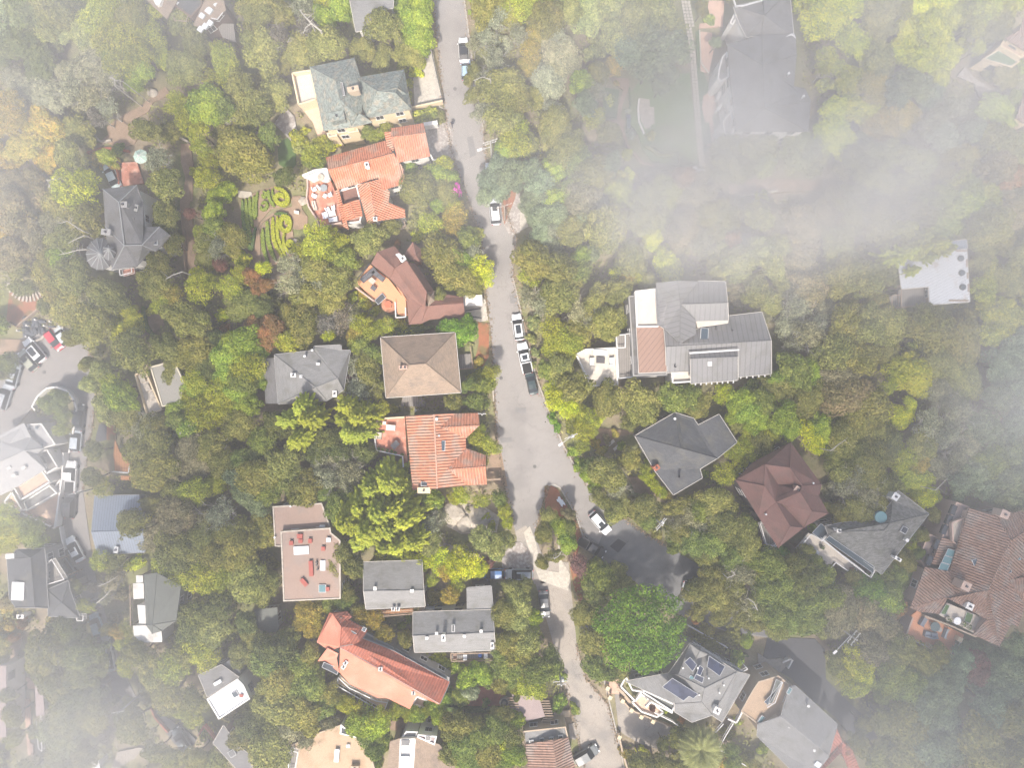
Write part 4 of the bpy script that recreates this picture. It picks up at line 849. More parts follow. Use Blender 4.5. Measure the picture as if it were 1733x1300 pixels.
h.deck('1245,-290 1330,-320 1410,-280 1330,-110 1250,-170', 5.6, 'pale', 'pink', hgt=.5, ex=False)
for x, y in ((1370, -260), (1345, -190), (1315, -110), (1290, -45)): h.box('stucco_pier', x, y, 5.5, 1.1, 1.1, .8, R(-25), WM['tan'])
h.chimney(1308, 108, 8.0, (1.3, 1.2), 1.4, R(-25), WM['pink']); h.chimney(1562, -350, 8, (1.2, 1.1), 1.2, R(-25), WM['pink']); h.chimney(1335, 238, 7, (1.0, .9), 1.3, R(-25), WM['white'])
h.deck('1222,232 1480,340 1400,432 1170,310', 5.2, 'pale', None, wall='pink'); h.railp('1060,308 1230,372 1392,443', 4.8, 'tan', .8)
h.panel('1215,240,5.3 1240,250,5.3 1210,310,5.3 1180,300,5.3', M_turf, 'turf_patch', .05); h.panel('1350,290,5.3 1392,308,5.3 1372,365,5.3 1330,350,5.3', M_turf, 'turf_patch', .05)
h.deck('1030,285 1335,440 1322,465 1290,460 1242,577 942,445 985,320', 3.4, 'orange', None, wall='pink')
h.railp('942,445 1242,577 1290,465', 3.4, 'metal', .9); h.railp('990,320 942,445', 3.4, 'pink', .6)
for x, y in ((950, 442), (1092, 502), (1233, 568), (1284, 458)): h.box('gate_pier', x, y, 3.4, .7, .7, .9, R(-25), WM['cream'])
h.skylight(1405, -34, 7.8, .9, .9, R(20), M_sky); h.skylight(1668, -65, 8, .9, .9, R(20), M_teal); h.skylight(1612, 20, 8, .8, .8, R(20), M_sky)
# grey roof pair below the yellow bushes
h = House('grey_gable_house', ('D2', 900, 150), 'small grey gabled house below the bright yellow-green trees')
h.roof('708,-30,5.6 1085,-42,5.6 1096,150,7.4 710,156,7.4 1105,255,5.6 725,273,5.6', '0 1 2 3;3 2 4 5', 'greyl', 'wood', gutter='w')
h.flat('1045,212 1103,208 1108,280 1050,252', 4.6, 'grey', 'wood', par=.1)
h.box('roof_vent', 786, 135, 7.2, .4, .5, .4, 0, M_white); h.box('roof_vent', 1024, 150, 7.2, .5, .4, .4, 0, M_white); h.chimney(908, 258, 5.6, (.4, .4), 1.1, 0); h.chimney(938, 258, 5.6, (.4, .4), 1.1, 0)
h.deck('825,282 1030,268 1030,292 830,308', 3.0, 'wood', 'wood')
h = House('grey_wing_house', ('D2', 1290, 400), 'longer L-shaped grey gabled house with a cluttered south deck')
h.roof('1380,136,5.4 1534,124,5.4 1546,280,5.4 1382,284,5.4', '0 1 2 3', 'greyl', 'dark', caps=False, gutter='a')
h.roof('1030,296,5.6 1105,291,5.6 1545,279,5.6 1552,424,7.4 1030,446,7.4 1562,538,5.6 1350,546,5.6 1040,553,5.6', '0 1 2 3 4;4 3 5 6 7', 'greyl', 'white', gutter='w')
h.deck('1275,548 1562,542 1562,590 1280,596', 3.2, 'greyw', 'wood')
for x, y in ((1183, 425), (1120, 455), (1362, 442), (1470, 410)): h.box('roof_vent', x, y, 7.3, .4, .35, .4, 0, M_white)
h.chimney(1231, 440, 7.2, (.45, .9), 1.3); h.skylight(1290, 395, 7, .35, 1.0, 0, M_glass); h.chimney(1542, 495, 6, (.3, .9), 1); h.deck('1100,255 1168,255 1168,290 1100,292', 2.8, 'greyw', 'metal', ex=False)
# red tile house
h = House('red_roof_house', ('D2', 800, 640), 'long coral red roofed house set diagonally beside the grey gabled houses')
h.st = (5.8, .35)
h.roof('488,298,5.6 508,305,7 564,388,7.2 556,520,7.8 490,546,5.8 405,487,5.6', '0 1 2 3 4 5', 'coral', 'white', caps=False)
h.roof('488,298,5.6 600,288,5.6 636,326,5.8 585,352,6.4 563,386,7.1 508,305,7', '0 1 5;1 2 3 4 5', 'red', 'white', ov=.6)
h.roof('602,337,6 735,412,6 690,482,7.2 640,505,7.5 556,520,7.8 563,388,7.2', '0 1 2 3 4 5', 'red', 'white', caps=False)
h.roof('556,520,7.8 640,505,7.5 700,465,6 905,547,6 1266,746,6 1203,886,7.7 705,598,7.7', '6 0 1 2 3 4 5', 'red', 'white', caps=False, gutter='a')
h.roof('556,522,7.75 705,600,7.65 1203,888,7.65 1190,890,7.3 1055,830,6.4 1008,922,5.8 860,850,5.8 800,850,5.8 622,762,5.8 552,682,6', '0 1 2 3 4 5 6 7 8 9', 'coral', 'white', caps=False)
h.roof('410,612,5.6 475,525,6.6 546,562,7 535,590,6.4 552,685,6.2 450,608,5.8', '0 1 2 3;0 3 5;5 3 4', 'coral', 'white', caps=False, ov=.3)
h.panel('455,612,5.9 555,655,5.9 540,692,5.6 443,645,5.6', M_glass, 'sloping_skylight'); h.flat('443,608 458,608 556,655 545,694', 5.0, 'whiteflat', 'white', par=.1, win=False, ex=False) if False else None
h.skylight(632, 438, 6.9, 1.1, 1.1, R(-28), M_sky); h.skylight(714, 402, 6.2, .5, .5, R(-28), M_sky); h.chimney(826, 645, 7.3, (.45, .5), 1.0, 0); h.chimney(1037, 800, 6.8, (.4, .4), 1.0, 0); h.chimney(603, 605, 6.8, (.6, .4), 1.1, R(50)); h.chimney(590, 630, 6.6, (.6, .4), 1.0, R(50))
b = MB(); b.tube(T('D2', 556, 520, 7.85), T('D2', 1203, 886, 7.8), .11); b.tube(T('D2', 563, 388, 7.3), T('D2', 556, 520, 7.85), .11); b.build('ridge_cap', RM['red'], h.root)
h.flat('728,425 905,520 912,545 700,462', 4.8, 'greyl', 'grey', par=.1); h.flat('915,525 1266,715 1262,748 905,548', 4.6, 'greige', 'grey', par=.12)
h.deck('553,700 625,768 800,852 870,862 845,925 545,752', 3.0, 'beige', 'metal', wall='tan'); h.deck('1055,832 1150,870 1118,915 1045,890 1015,918', 3.4, 'peach', 'solid', wall='white', hgt=.5)
# sand flat roof at the bottom edge
h = House('sand_flat_roof_house', ('D2', 520, 1200), 'house with a broad flat sand coloured roof cut by the bottom edge')
h.flat('235,1155 400,1078 556,1022 660,1106 750,1192 800,1360 260,1360 290,1182', 5, 'sand', 'tan', par=.12, parm=WM['tan'])
h.flat('562,1016 665,1105 556,1080', 5.8, 'dark', 'white', par=.15, win=False); h.chimney(540, 1212, 5, (.6, 1.9), .5, R(-5), M_alu, False); h.box('roof_vent', 612, 1155, 5, .5, .4, .3, 0, M_skyw); h.chimney(658, 1290, 5, (1.2, .7), .8, 0, WM['tan'])
h.deck('238,1165 295,1182 275,1300 235,1300', 3.6, 'greyw', 'metal', ex=False)
# brown roof with white sunken terrace
h = House('brown_roof_cottage', ('D2', 1070, 1200), 'brown roofed cottage with a white sunken roof terrace at the bottom edge')
h.roof('878,1132,5.2 950,1108,5.2 940,1360,5.2 860,1360,5.2', '0 1 2 3', 'brown', 'tan'); h.roof('1046,1105,5.4 1200,1150,5.2 1262,1230,5 1292,1360,5 1030,1360,5.4', '0 1 2 3 4', 'brown', 'tan')
h.flat('985,1062 1062,1066 1048,1106 952,1108', 4.6, 'greyl', 'white', par=.1); h.deck('952,1108 1046,1106 1025,1360 942,1360', 4.8, 'white', 'solid', wall='white', hgt=.5)
h.flat('1062,1080 1185,1092 1170,1152 1055,1100', 5.8, 'pinkgrey', 'white', par=.25); h.skylight(1128, 1106, 5.9, .8, .6, 0, M_glass); h.box('hot_tub', 982, 1128, 4.9, 1.2, .8, .5, 0, M_dk)
for y in (1232, 1252): h.box('roof_unit', 978, y, 4.9, 1.4, .4, .3, 0, M_skyw)
# pergola roofed carport
h = House('pergola', ('D3', 130, 920), 'pinkish flat roofed carport edged with pergola rafters beside the lane', 'pergola')
h.flat('22,826 200,840 240,970 76,1014', 3.2, 'pinkgrey', 'wood', par=0, win=False)
b = MB()
for k in range(12): y = 848 + k * 16; b.box(T('D3', 22 + k * 4.5, y, 3.3), (1.6, .14, .16)); b.box(T('D3', 232 + k * 4.0, y + 20, 3.0), (1.8, .14, .16))
b.build('rafters', M_wood, h.root); h.deck('295,935 400,930 400,972 298,978', .6, 'beige', None); h.railp('215,985 295,965 300,1005', 2, 'wood', .8)
# tiled cottage by the lane
h = House('tile_and_grey_cottage', ('D3', 270, 1200), 'cottage with a grey flat north roof and brown clay tiles beside the lane')
h.flat('95,1062 372,1032 390,1104 106,1148', 4.6, 'greyl', 'tan', par=.1); h.roof('106,1150,4.8 290,1122,6.2 390,1106,4.8 442,1340,4.8 322,1345,6.2 132,1350,4.8', '0 1 4 5;1 2 3 4', 'tiledull', 'tan')
for x, y in ((150, 1128), (218, 1115), (280, 1110), (340, 1098)): h.skylight(x, y, 4.7, .6, .35, R(8), M_glass)
# solar house
h = House('solar_panel_house', ('D3', 1250, 780), 'grey shingle house carrying solar panels with long white railed walks')
h.roof('760,742,6 1040,690,6 1178,495,6 1250,530,6 1480,682,7.6 1272,785,8 1100,700,7.6 870,792,6 1080,886,6.2 1252,876,7 1385,1004,5.6 1562,700,5.8 1320,960,5.8 1190,1006,5.6 1078,938,5.6 ', '0 1 6 5 9 8 7;1 2 6;2 3 4 5 6;5 4 12 9;9 12 13 14 8;4 11 10 12', 'greyl', 'grey', gutter='w')
h.roof('1178,500,6.6 1250,520,6.6 1298,570,6.6 1215,600,6.6 1240,545,7.4', '0 1 4;1 2 4;2 3 4;3 0 4', 'greyl', 'grey', walls=False, ex=False)
for a in ('1060,715,7.75 1228,820,7.2 1195,847,7.05 1167,832,7.1 1132,862,6.95 995,772,7.4', '1138,612,7.3 1174,580,7.3 1218,630,7.5 1190,672,7.5', '1296,572,7.2 1400,640,7.4 1366,702,7.6 1284,642,7.4', '1236,632,7.5 1262,652,7.6 1240,700,7.7 1216,686,7.6', '1212,690,7.6 1264,712,7.7 1254,748,7.7 1198,718,7.6'): h.panel(a)
h.chimney(1340, 912, 6.6, (.9, .9), 1.0, R(-25)); h.vent(1388, 755, 7.4, .1, .6, M_white); h.vent(1360, 805, 7.2, .1, .6, M_white); h.vent(1292, 712, 7.8, .1); h.vent(1127, 648, 7.3, .1, .4, M_white); h.vent(1222, 648, 7.6, .1, .4, M_white); h.vent(1232, 822, 7.3, .1, .4, M_white); h.skylight(1184, 716, 7.4, .6, .6, R(-25), M_teal)
h.flat('870,788 1080,886 1062,936 868,812', 4.6, 'mist', 'white', par=.35, parm=M_white, win=False)
h.railp('726,768 758,704 800,790 862,800 820,862 728,770', 3.2, 'solid', .5); h.railp('886,900 920,868 1060,938', 3.0, 'solid', .5)
h.deck('800,870 862,820 930,870 1000,935 960,965 860,930', 1.6, 'peach', 'solid', ex=True, hgt=.5)
h.railp('940,930 1060,990 1180,1080', 2.0, 'white', .8); h.railp('1190,478 1370,590 1510,664 1540,650 1512,618', 3.4, 'white', .8); h.railp('1640,712 1600,760 1470,1000 1416,975', 3.6, 'solid', .6); h.railp('1450,1000 1400,1080 1355,1165 1440,1225 1560,1290', 2.6, 'white', .7); h.railp('1385,1005 1330,1065', 3, 'white', .7)
b = MB()
for k in range(7): b.box(T('D3', 728 + k * 11, 800 + k * 14, .9 - k * .1), (1.5, .3, .25), R(-40))
b.build('entrance_steps', WM['tan'], h.root); h.railp('722,838 790,915 930,975 1060,1030', .3, 'tan', .7)
for x, y in ((735, 852), (792, 912), (855, 955), (930, 985), (640, 770), (655, 830), (715, 1085)): h.box('gate_pier', x, y, .3, .55, .55, 1.0, R(-30), WM['cream'])
h.railp('1155,368 1232,410 1290,440 1410,512', 1.0, 'white', .9); h.railp('640,770 655,835', .3, 'tan', .8)
# big grey roof bottom right
h = House('grey_barn_house', ('D4', 240, 1040), 'long light grey roofed house with red tiled end beyond the white railed walk')
h.roof('240,772,6.4 512,1022,6.4 455,1232,5.8 395,1170,7.6 150,970,7.6 205,780,6.8', '0 1 2 3 4 5', 'greyl', 'tan', gutter='a', caps=False)
h.roof('150,970,7.6 395,1170,7.6 455,1232,6.6 370,1340,5.8 230,1330,5.8 -5,1095,5.8 0,1022,6.4', '0 1 2 3 4 5 6', 'greyl', 'tan', gutter='a', caps=False)
h.flat('-115,935 -40,800 0,740 130,700 205,760 150,960 0,1020', 5.6, 'sand', 'tan', par=.15, parm=WM['tan'])
h.roof('512,1050,5.6 545,1130,5.6 540,1200,6.4 440,1300,6.4 330,1360,5.6 455,1232,5.7', '0 1 2 3 4 5', 'red', 'tan', caps=False); h.roof('545,1130,5.7 610,1190,5.6 670,1340,5.6 600,1345,6 540,1200,6.3', '0 1 2 3 4', 'red', 'tan', caps=False)
h.panel('110,790,5.9 150,735,5.9 60,890,5.9 35,870,5.9', M_sky, 'glass_strip'); h.railp('150,735 100,870 50,900', 5.6, 'metal', .6); h.panel('62,880,5.9 112,722,5.9 150,742,5.9 85,880,5.9', RM['mist'], 'covered_walk')
h.skylight(198, 800, 6.8, .4, .9, R(-30), M_teal); h.skylight(18, 985, 5.9, .5, 1.1, R(-35), M_teal); h.chimney(372, 1262, 6, (.8, .7), .8, R(-35), M_skyw, False)
for x, y in ((318, 893), (197, 1027), (313, 1090), (356, 1180)): h.vent(x, y, 6.9, .16, .4, M_white)
h.railp('-45,960 20,1000', 5, 'white', .6) if False else None
# grey mansion in the fog
h = House('grey_mansion', ('A3', 1650, 480), 'huge grey roofed mansion with white bay windows half lost in the fog')
h.roof('1420,285,8 1645,222,8 1860,215,8 1868,350,8 1850,555,8 1925,570,8 1960,650,8 1945,850,8 1475,850,8 1462,700,8 1440,560,8 1648,420,10.5 1660,700,10.5', '0 1 11;1 2 3 11;3 4 5 6 12 11;6 7 12;7 8 9 12;9 10 0 11 12', 'grey', 'white')
h.roof('1460,40,7.6 1640,0,7.6 1650,-60,7.6 1820,-60,7.6 1850,240,7.6 1640,225,7.6 1545,235,7.6 1500,150,7.6 1660,100,9.4', '0 1 2 8;2 3 8;3 4 5 8;5 6 7 0 8', 'grey', 'white', gutter='w')
h.railp('1455,0 1470,45 1520,40 1645,5', 8, 'white', .4)
for ps in ('1380,370 1412,335 1428,500 1370,535 1352,510 1358,455', '1425,550 1450,540 1456,640 1440,660 1422,620', '1382,790 1440,720 1466,830 1440,890 1395,870', '1430,150 1475,60 1500,70 1450,170', '1545,130 1575,135 1570,200 1550,235'): h.flat(ps, 5.5, 'greyl', 'white', par=.35, parm=M_white)
h.box('balcony_rail', 1350, 635, 1, .4, 1.2, 1.2, R(-20), M_white); h.box('balcony_rail', 1360, 705, 1, .4, 1.4, 1.2, R(-45), M_white)
for x, y in ((1688, 515), (1680, 590), (1810, 480), (1742, 592), (1905, 628)): h.vent(x, y, 9, .14, .4, M_white)
b = MB()
for k in range(6): b.tube(T('A3', 1800 + k * 9, 235 - k * 5, 8.4), T('A3', 1835 + k * 5, 215 + k * 6, 8.4), .06)
b.build('roof_antenna', M_white, h.root)
# top edge houses
h = House('top_brown_house', ('A1', 1300, 80), 'brown shingled house with dark flat roof and skylights cut by the top edge')
h.roof('930,-20,6 1170,-40,7 1080,122,6', '0 1 2', 'brown', 'brown', caps=False); h.flat('985,-20 1060,-20 1035,30 1010,30', 6.8, 'whiteflat', 'white', par=.15, win=False)
h.flat('1140,-30 1300,-30 1315,30 1240,112 1120,30', 6.2, 'dark', 'brown', par=.2); h.deck('1125,78 1170,42 1236,120 1225,156 1150,150', 5, 'peach', 'wood')
h.roof('1310,30,6.6 1340,-40,7 1440,-40,6.4 1462,60,5.6 1390,130,5.4 1300,195,5.2 1250,160,5.8', '0 1 2 3 4 5 6', 'brown', 'brown', caps=False)
for x, y, q in ((1355, 68, .9), (1393, 25, .5), (1310, 103, .7), (1362, 150, .7), (1330, 170, .7), (1300, 190, .7), (1150, 20, .4)): h.skylight(x, y, 6, q, q, R(-35), M_skyw)
h.railp('1380,130 1420,140 1455,95', 4.8, 'white', .8); h.deck('1400,150 1512,150 1526,270 1440,240', 3.0, 'greyw', None)
h = House('top_grey_house', ('A2', 740, 80), 'grey roofed house behind trees at the top edge near the street')
h.roof('615,-30,6 900,-60,6 900,45,6 820,60,6 725,184,6 660,202,6', '0 1 2 3 4 5', 'greyl', 'white', caps=False, gutter='w')
# turret house
h = House('turret_house', ('B1', 780, 300), 'slate grey house with a round conical turret roof at its south-west corner')
h.roof('665,-2,7 885,-27,7 925,80,7 935,245,7 1032,243,7 1105,300,6.6 1010,400,6.8 970,400,7 885,500,7 725,520,7 690,330,7 682,240,7 770,85,9.6 805,365,9.6 920,362,8.8', '0 1 12;1 2 3 14 13 12;3 4 14;4 5 6 14;6 7 14;7 8 9 13 14;9 10 11 13;11 0 12 13', 'grey', 'white', capm=o_('ridge_grey', (0.3, 0.3, 0.3), nz=0.1))
N_ = 14; c = (648, 420); vs = ' '.join('%.1f,%.1f,6.9' % (c[0] + 92 * math.cos(6.283 * k / N_), c[1] + 105 * math.sin(6.283 * k / N_)) for k in range(N_)) + ' 648,415,9.4'
h.roof(vs, ';'.join('%d %d %d' % (k, (k + 1) % N_, N_) for k in range(N_)), 'grey', 'white', capm=o_('ridge_grey', (0.3, 0.3, 0.3), nz=0.1))
vs = ' '.join('%.1f,%.1f,8.4' % (702 + 48 * math.cos(6.283 * k / 8), 412 + 48 * math.sin(6.283 * k / 8)) for k in range(8)) + ' 706,385,10'
h.roof(vs, ';'.join('%d %d %d' % (k, (k + 1) % 8, 8) for k in range(8)), 'grey', 'white', ex=False, capm=o_('ridge_grey', (0.3, 0.3, 0.3), nz=0.1))
h.chimney(825, 112, 8.2, (1.1, .8), 1.2, 0, WM['grey']); h.chimney(715, 288, 8, (1.3, .8), 1.2, R(-5), WM['grey']); h.chimney(900, 130, 7.4, (.4, .9), .8, R(-12), WM['grey']); h.chimney(865, 212, 7.8, (.9, .8), .8, 0, RM['grey']); h.skylight(1000, 345, 7.4, 1.0, .7, 0, M_glass)
h.deck('795,525 870,510 875,545 800,565', 4.6, 'red', 'white'); h.railp('725,528 885,490', 5.2, 'white', .8); h.t = 'A1'
h.deck('780,1052 885,1045 930,1185 790,1202', .4, 'red', None); h.railp('765,1060 788,1200', .2, 'red', .9)
# yellow house top-right
h = House('yellow_house', ('A4', 1680, 280), 'yellow stucco house with pinkish tile roof and a planted flat roof at the right edge')
h.roof('1600,245,6 1690,195,7 1721,110,7 1800,120,7 1800,360,6 1721,322,6', '0 1 5;1 2 3 4 5', 'tiledull', 'cream'); h.flat('1562,298 1582,260 1721,330 1700,378', 4.5, 'sand', 'cream', par=.2)
h.flat('1455,380 1552,318 1692,398 1640,436', 3.4, 'tan', 'cream', par=.15); h.panel('1470,378,3.5 1552,328,3.5 1670,395,3.5 1635,425,3.5', M_turf, 'planted_roof', .05)
h.roof('1670,760,5 1740,560,5 1800,560,5 1800,800,5 1721,798,5', '0 1 2 3 4', 'tiledull', 'cream', caps=False)
# lower left foggy buildings
h = House('grey_green_house', ('D1', 1040, 240), 'dark grey-green roofed house with bright white decks along its west side')
h.roof('932,50,6 1015,38,6.8 1172,120,6 1140,350,6 1048,414,6 985,432,6 945,375,6 985,375,7.2', '0 1 7 6;1 2 3 7;3 4 7;4 5 7;5 6 7', 'mist', 'grey')
h.deck('860,108 930,105 932,205 864,208', 4, 'white', None, wall='white'); h.deck('888,247 944,250 944,368 900,366', 4, 'white', None, wall='white'); h.deck('860,382 945,378 985,434 1046,416 1050,486 920,492 866,446', 4, 'white', None, wall='white'); h.deck('880,55 925,55 925,100 882,105', 4.4, 'white', None); h.railp('858,108 862,380', 3.2, 'wood', .8)
h = House('white_flat_roof_house', ('D1', 1450, 830), 'house half dark shingle and half brilliant white flat roof')
h.roof('1285,703,5.6 1432,636,5.6 1545,716,5.6 1342,842,5.6', '0 1 2 3', 'grey', 'grey', caps=False, gutter='w'); h.roof('1432,634,5 1512,588,5 1560,690,5 1500,690,5', '0 1 2 3', 'dark', 'grey', caps=False)
h.flat('1340,852 1542,720 1580,760 1622,852 1420,986', 5.4, 'whiteflat', 'white', par=.25, parm=M_white); h.skylight(1526, 822, 5.4, .8, .8, R(30)); h.box('red_roof_vent', 1566, 830, 5.4, .5, .4, .3, 0, M_redp); h.skylight(1412, 746, 5.8, 1.2, .4, R(30), M_skyw)
h = House('red_trimmed_house', ('D1', 1520, 1160), 'grey roofed house with orange trimmed lower roof in the mist below the white flat roof')
h.roof('1380,1142,5 1445,1030,5 1530,1150,5 1640,1240,5 1620,1340,5 1560,1340,5', '0 1 2 3 4 5', 'grey', 'brown', caps=False, gutter='w'); h.railp('1290,1085 1330,1020 1400,1110', 2, 'red', .6); h.skylight(1505, 1205, 5.2, .9, .9, R(30), M_dk)
h = House('pink_grey_house', ('D1', 260, 840), 'narrow pinkish grey roof fading into the fog at lower left')
h.roof('225,740,5 268,700,5.4 290,960,5.4 232,968,5', '0 1 2 3', 'pinkgrey', 'white', caps=False); h.railp('290,920 292,970 300,970', 4, 'white', 1); h.railp('255,980 270,1160 292,1180 292,1110', 3, 'white', .8)
h = House('foggy_edge_house', ('D1', 10, 850), 'purple-grey roofed house barely visible at the west edge', )
h.roof('-60,640,5 40,640,5 40,1100,5 -60,1120,5', '0 1 2 3', 'pinkgrey', 'white', caps=False)
h = House('green_roof_shed', ('D2', 80, 350), 'low shed with a dark grey-green roof between trees', 'shed')
h.roof('0,275,3.4 150,262,3.4 162,420,3.4 8,440,3.4', '0 1 2 3', 'mist', 'grey', caps=False)
h = House('white_shed', ('D1', 620, 1270), 'small white roofed shed at the bottom of the lower left corner', 'shed')
h.roof('598,1262,3 640,1255,3 650,1330,3 600,1335,3', '0 1 2 3', 'whiteflat', 'white', caps=False)
# ---------------------------------------------------------------- cars
M_paint = srf('car_paint', (1, 1, 1), rough=0.28, nz=0.0, fine=0.0, coord='OBJ', objcol=True, coat=0.6)
M_tyre = srf('tyre_rubber', (0.02, 0.02, 0.02), rough=0.9, nz=0.1, coord='OBJ'); M_carglass = srf('car_glass', (0.025, 0.03, 0.035), rough=0.08, nz=0.0, fine=0, coord='OBJ')
M_lamp = srf('lamp_glass', (0.8, 0.8, 0.8), rough=0.15, nz=0, fine=0, coord='OBJ'); M_tail = srf('tail_glass', (0.4, 0.02, 0.02), rough=0.2, nz=0, fine=0, coord='OBJ')
def loft(sec, cap=True):
    """sec: list of rings (equal length point lists)"""
    b = MB(); n = len(sec[0])
    for A, B in zip(sec[:-1], sec[1:]):
        for i in range(n):
            j = (i + 1) % n; b.poly([A[i], A[j], B[j], B[i]])
    if cap: b.poly(sec[0][::-1]); b.poly(sec[-1])
    return b
def car_parts(kind):
    L_, Wd, Ht = {'sedan': (4.6, 1.82, 1.42), 'suv': (4.7, 1.92, 1.72), 'hatch': (4.1, 1.78, 1.5), 'pickup': (5.3, 1.95, 1.8)}[kind]
    hl, hw = L_ / 2, Wd / 2; belt = 0.92 if kind != 'pickup' else 1.05; hood = belt - 0.12; deck = belt - (0.02 if kind == 'sedan' else 0.0)
    xs = [(-hl, .72, deck - .25), (-hl + .08, .86, deck - .06), (-hl + .4, .95, deck), (-hl + 1.1, 1, belt), (0, 1, belt), (hl - 1.5, .99, belt), (hl - 1.1, .97, hood + .04), (hl - .45, .92, hood - .06), (hl - .1, .82, hood - .2), (hl, .66, hood - .34)]
    rings = []
    for x, f, z in xs:
        w_ = hw * f; rings.append([(x, -w_ * .9, .28), (x, w_ * .9, .28), (x, w_, .55), (x, w_ * .98, z - .12), (x, w_ * .88, z), (x, 0, z + .035), (x, -w_ * .88, z), (x, -w_ * .98, z - .12), (x, -w_, .55)])
    P = {'body': (loft(rings), M_paint)}
    x0, x1, x2, x3 = {'sedan': (-1.75, -1.1, .35, 1.15), 'suv': (-2.2, -1.85, .45, 1.2), 'hatch': (-1.95, -1.5, .35, 1.05), 'pickup': (-.75, -.5, .75, 1.4)}[kind]
    wb, wr = hw * .9, hw * .7; zr = Ht
    rr = [(x1, -wr), (x2, -wr), (x2, wr), (x1, wr)]
    def q(x, y, z): return Vector((x, y, z))
    b = MB(); m = (x1 + x2) / 2
    for s_ in (-1, 1):
        b.poly([q(x1, 0, zr + .02), q(x1, s_ * -wr, zr - .03), q(m, s_ * -wr, zr), q(m, 0, zr + .05)][::s_]); b.poly([q(m, 0, zr + .05), q(m, s_ * -wr, zr), q(x2, s_ * -wr, zr - .04), q(x2, 0, zr)][::s_])
    b.poly([q(x1, -wr, zr - .1), q(x2, -wr, zr - .1), q(x2, -wr, zr - .04), q(x1, -wr, zr - .03)]); b.poly([q(x1, wr, zr - .1), q(x2, wr, zr - .1), q(x2, wr, zr - .04), q(x1, wr, zr - .03)])
    P['roof'] = (b, M_paint)
    P['windscreen'] = (MB().poly([q(x2, -wr, zr - .05), q(x3, -wb, belt), q(x3 + .08, 0, belt), q(x3, wb, belt), q(x2, wr, zr - .05), q(x2 + .02, 0, zr)]), M_carglass)
    P['rear_window'] = (MB().poly([q(x1, -wr, zr - .05), q(x0, -wb, belt), q(x0, wb, belt), q(x1, wr, zr - .05)][::-1]), M_carglass)
    for s_ in (-1, 1): P['side_window' + ('' if s_ < 0 else '2')] = (MB().poly([q(x1, s_ * wr, zr - .04), q(x0, s_ * wb, belt), q(x3, s_ * wb, belt), q(x2, s_ * wr, zr - .05)]), M_carglass)
    for i, (x, s_) in enumerate(((-hl * .6, -1), (-hl * .6, 1), (hl * .62, -1), (hl * .62, 1))):
        b = MB(); b.tube((x, s_ * (hw - .22), .33), (x, s_ * (hw + .01), .33), .33, n=14); P['wheel%d' % i] = (b, M_tyre)
    for s_ in (-1, 1):
        P['headlight%d' % s_] = (MB().box((hl - .12, s_ * hw * .62, hood - .22), (.22, .34, .14)), M_lamp); P['tail_light%d' % s_] = (MB().box((-hl + .05, s_ * hw * .68, deck - .2), (.14, .28, .16)), M_tail)
        P['mirror%d' % s_] = (MB().box((x3 - .15, s_ * (hw + .09), belt + .04), (.16, .2, .14)), M_paint)
    if kind == 'pickup': P['cargo_bed'] = (MB().box((-1.75, 0, belt + .02), (1.75, 1.5, .06)), M_tyre)
    return P
CARS = {}
CARKIT = {}
for k_ in ('sedan', 'suv', 'hatch', 'pickup'):
    CARKIT[k_] = [(''.join(c for c in n if not c.isdigit() and c != '-'), shared(b, n, m), m is M_paint) for n, (b, m) in car_parts(k_).items()]
sr = MB().box((0, 0, 0), (.75, .85, .03)); ME_SUN = shared(sr, 'sunroof', M_carglass); ME_SUNL = shared(MB().box((0, 0, 0), (1.5, .9, .03)), 'sunroof', M_carglass)
def car(t, x, y, deg, kind, col, label, roofcol=None, sunroof=0, scale=1.0, group='parked cars'):
    """deg: heading of the bonnet on the photo, 0 = right, 90 = up"""
    p = T(t, x, y, .6); r = empty('car', (p.x, p.y, 0.05), label=label, cat='car', group=group); r.rotation_euler = (0, 0, R(deg)); r.scale = (scale,) * 3
    for n, me, pt in CARKIT[kind]:
        o = bpy.data.objects.new(n, me); C.objects.link(o); o.parent = r
        if pt: o.color = (*(roofcol if (roofcol and n == 'roof') else col), 1)
    if sunroof:
        o = bpy.data.objects.new('sunroof', ME_SUN if sunroof == 1 else ME_SUNL); C.objects.link(o); o.parent = r; o.location = ((.1 if sunroof == 1 else -.5), 0, {'sedan': 1.49, 'suv': 1.8, 'hatch': 1.57, 'pickup': 1.87}[kind])
    EXCL.append([(px(t, x, y)[0] + a, px(t, x, y)[1] + b_) for a, b_ in ((-10, -10), (10, -10), (10, 10), (-10, 10))])
WH, SV, GY, BK = (.8, .8, .8), (.42, .45, .48), (.14, .15, .16), (.025, .027, .03)
car('A2', 1357, 325, 93, 'sedan', WH, 'white car with a black roof at the kerb of the upper street', roofcol=BK, scale=.95)
car('A2', 1372, 450, 90, 'hatch', (.4, .55, .7), 'pale blue car tucked under the roadside trees behind the white car', scale=.9)
car('A2', 1535, 1140, 95, 'suv', (.7, .75, .78), 'pale car almost buried under the bluish tree on the street')
car('B2', 1560, 142, 95, 'suv', (.62, .65, .68), 'silver grey car beside the wooden utility pole', sunroof=1, roofcol=(.75, .75, .75))
car('B3', 63, 893, 98, 'suv', WH, 'white car with a big glass sunroof, first of the kerbside row', sunroof=2, scale=.95)
car('B3', 108, 1095, 102, 'pickup', WH, 'white pickup with small sunroof between the white car and the dark car', sunroof=1)
car('B3', 152, 1255, 102, 'sedan', (.03, .05, .05), 'dark green-black car under the bush at the end of the row', scale=.9)
car('C3', 595, 937, -49, 'suv', WH, 'white car driving round the street bend', sunroof=1, scale=.95, group='moving car')
car('C3', 540, 1095, -30, 'pickup', (.05, .05, .055), 'black pickup half under trees below the bend', scale=.95)
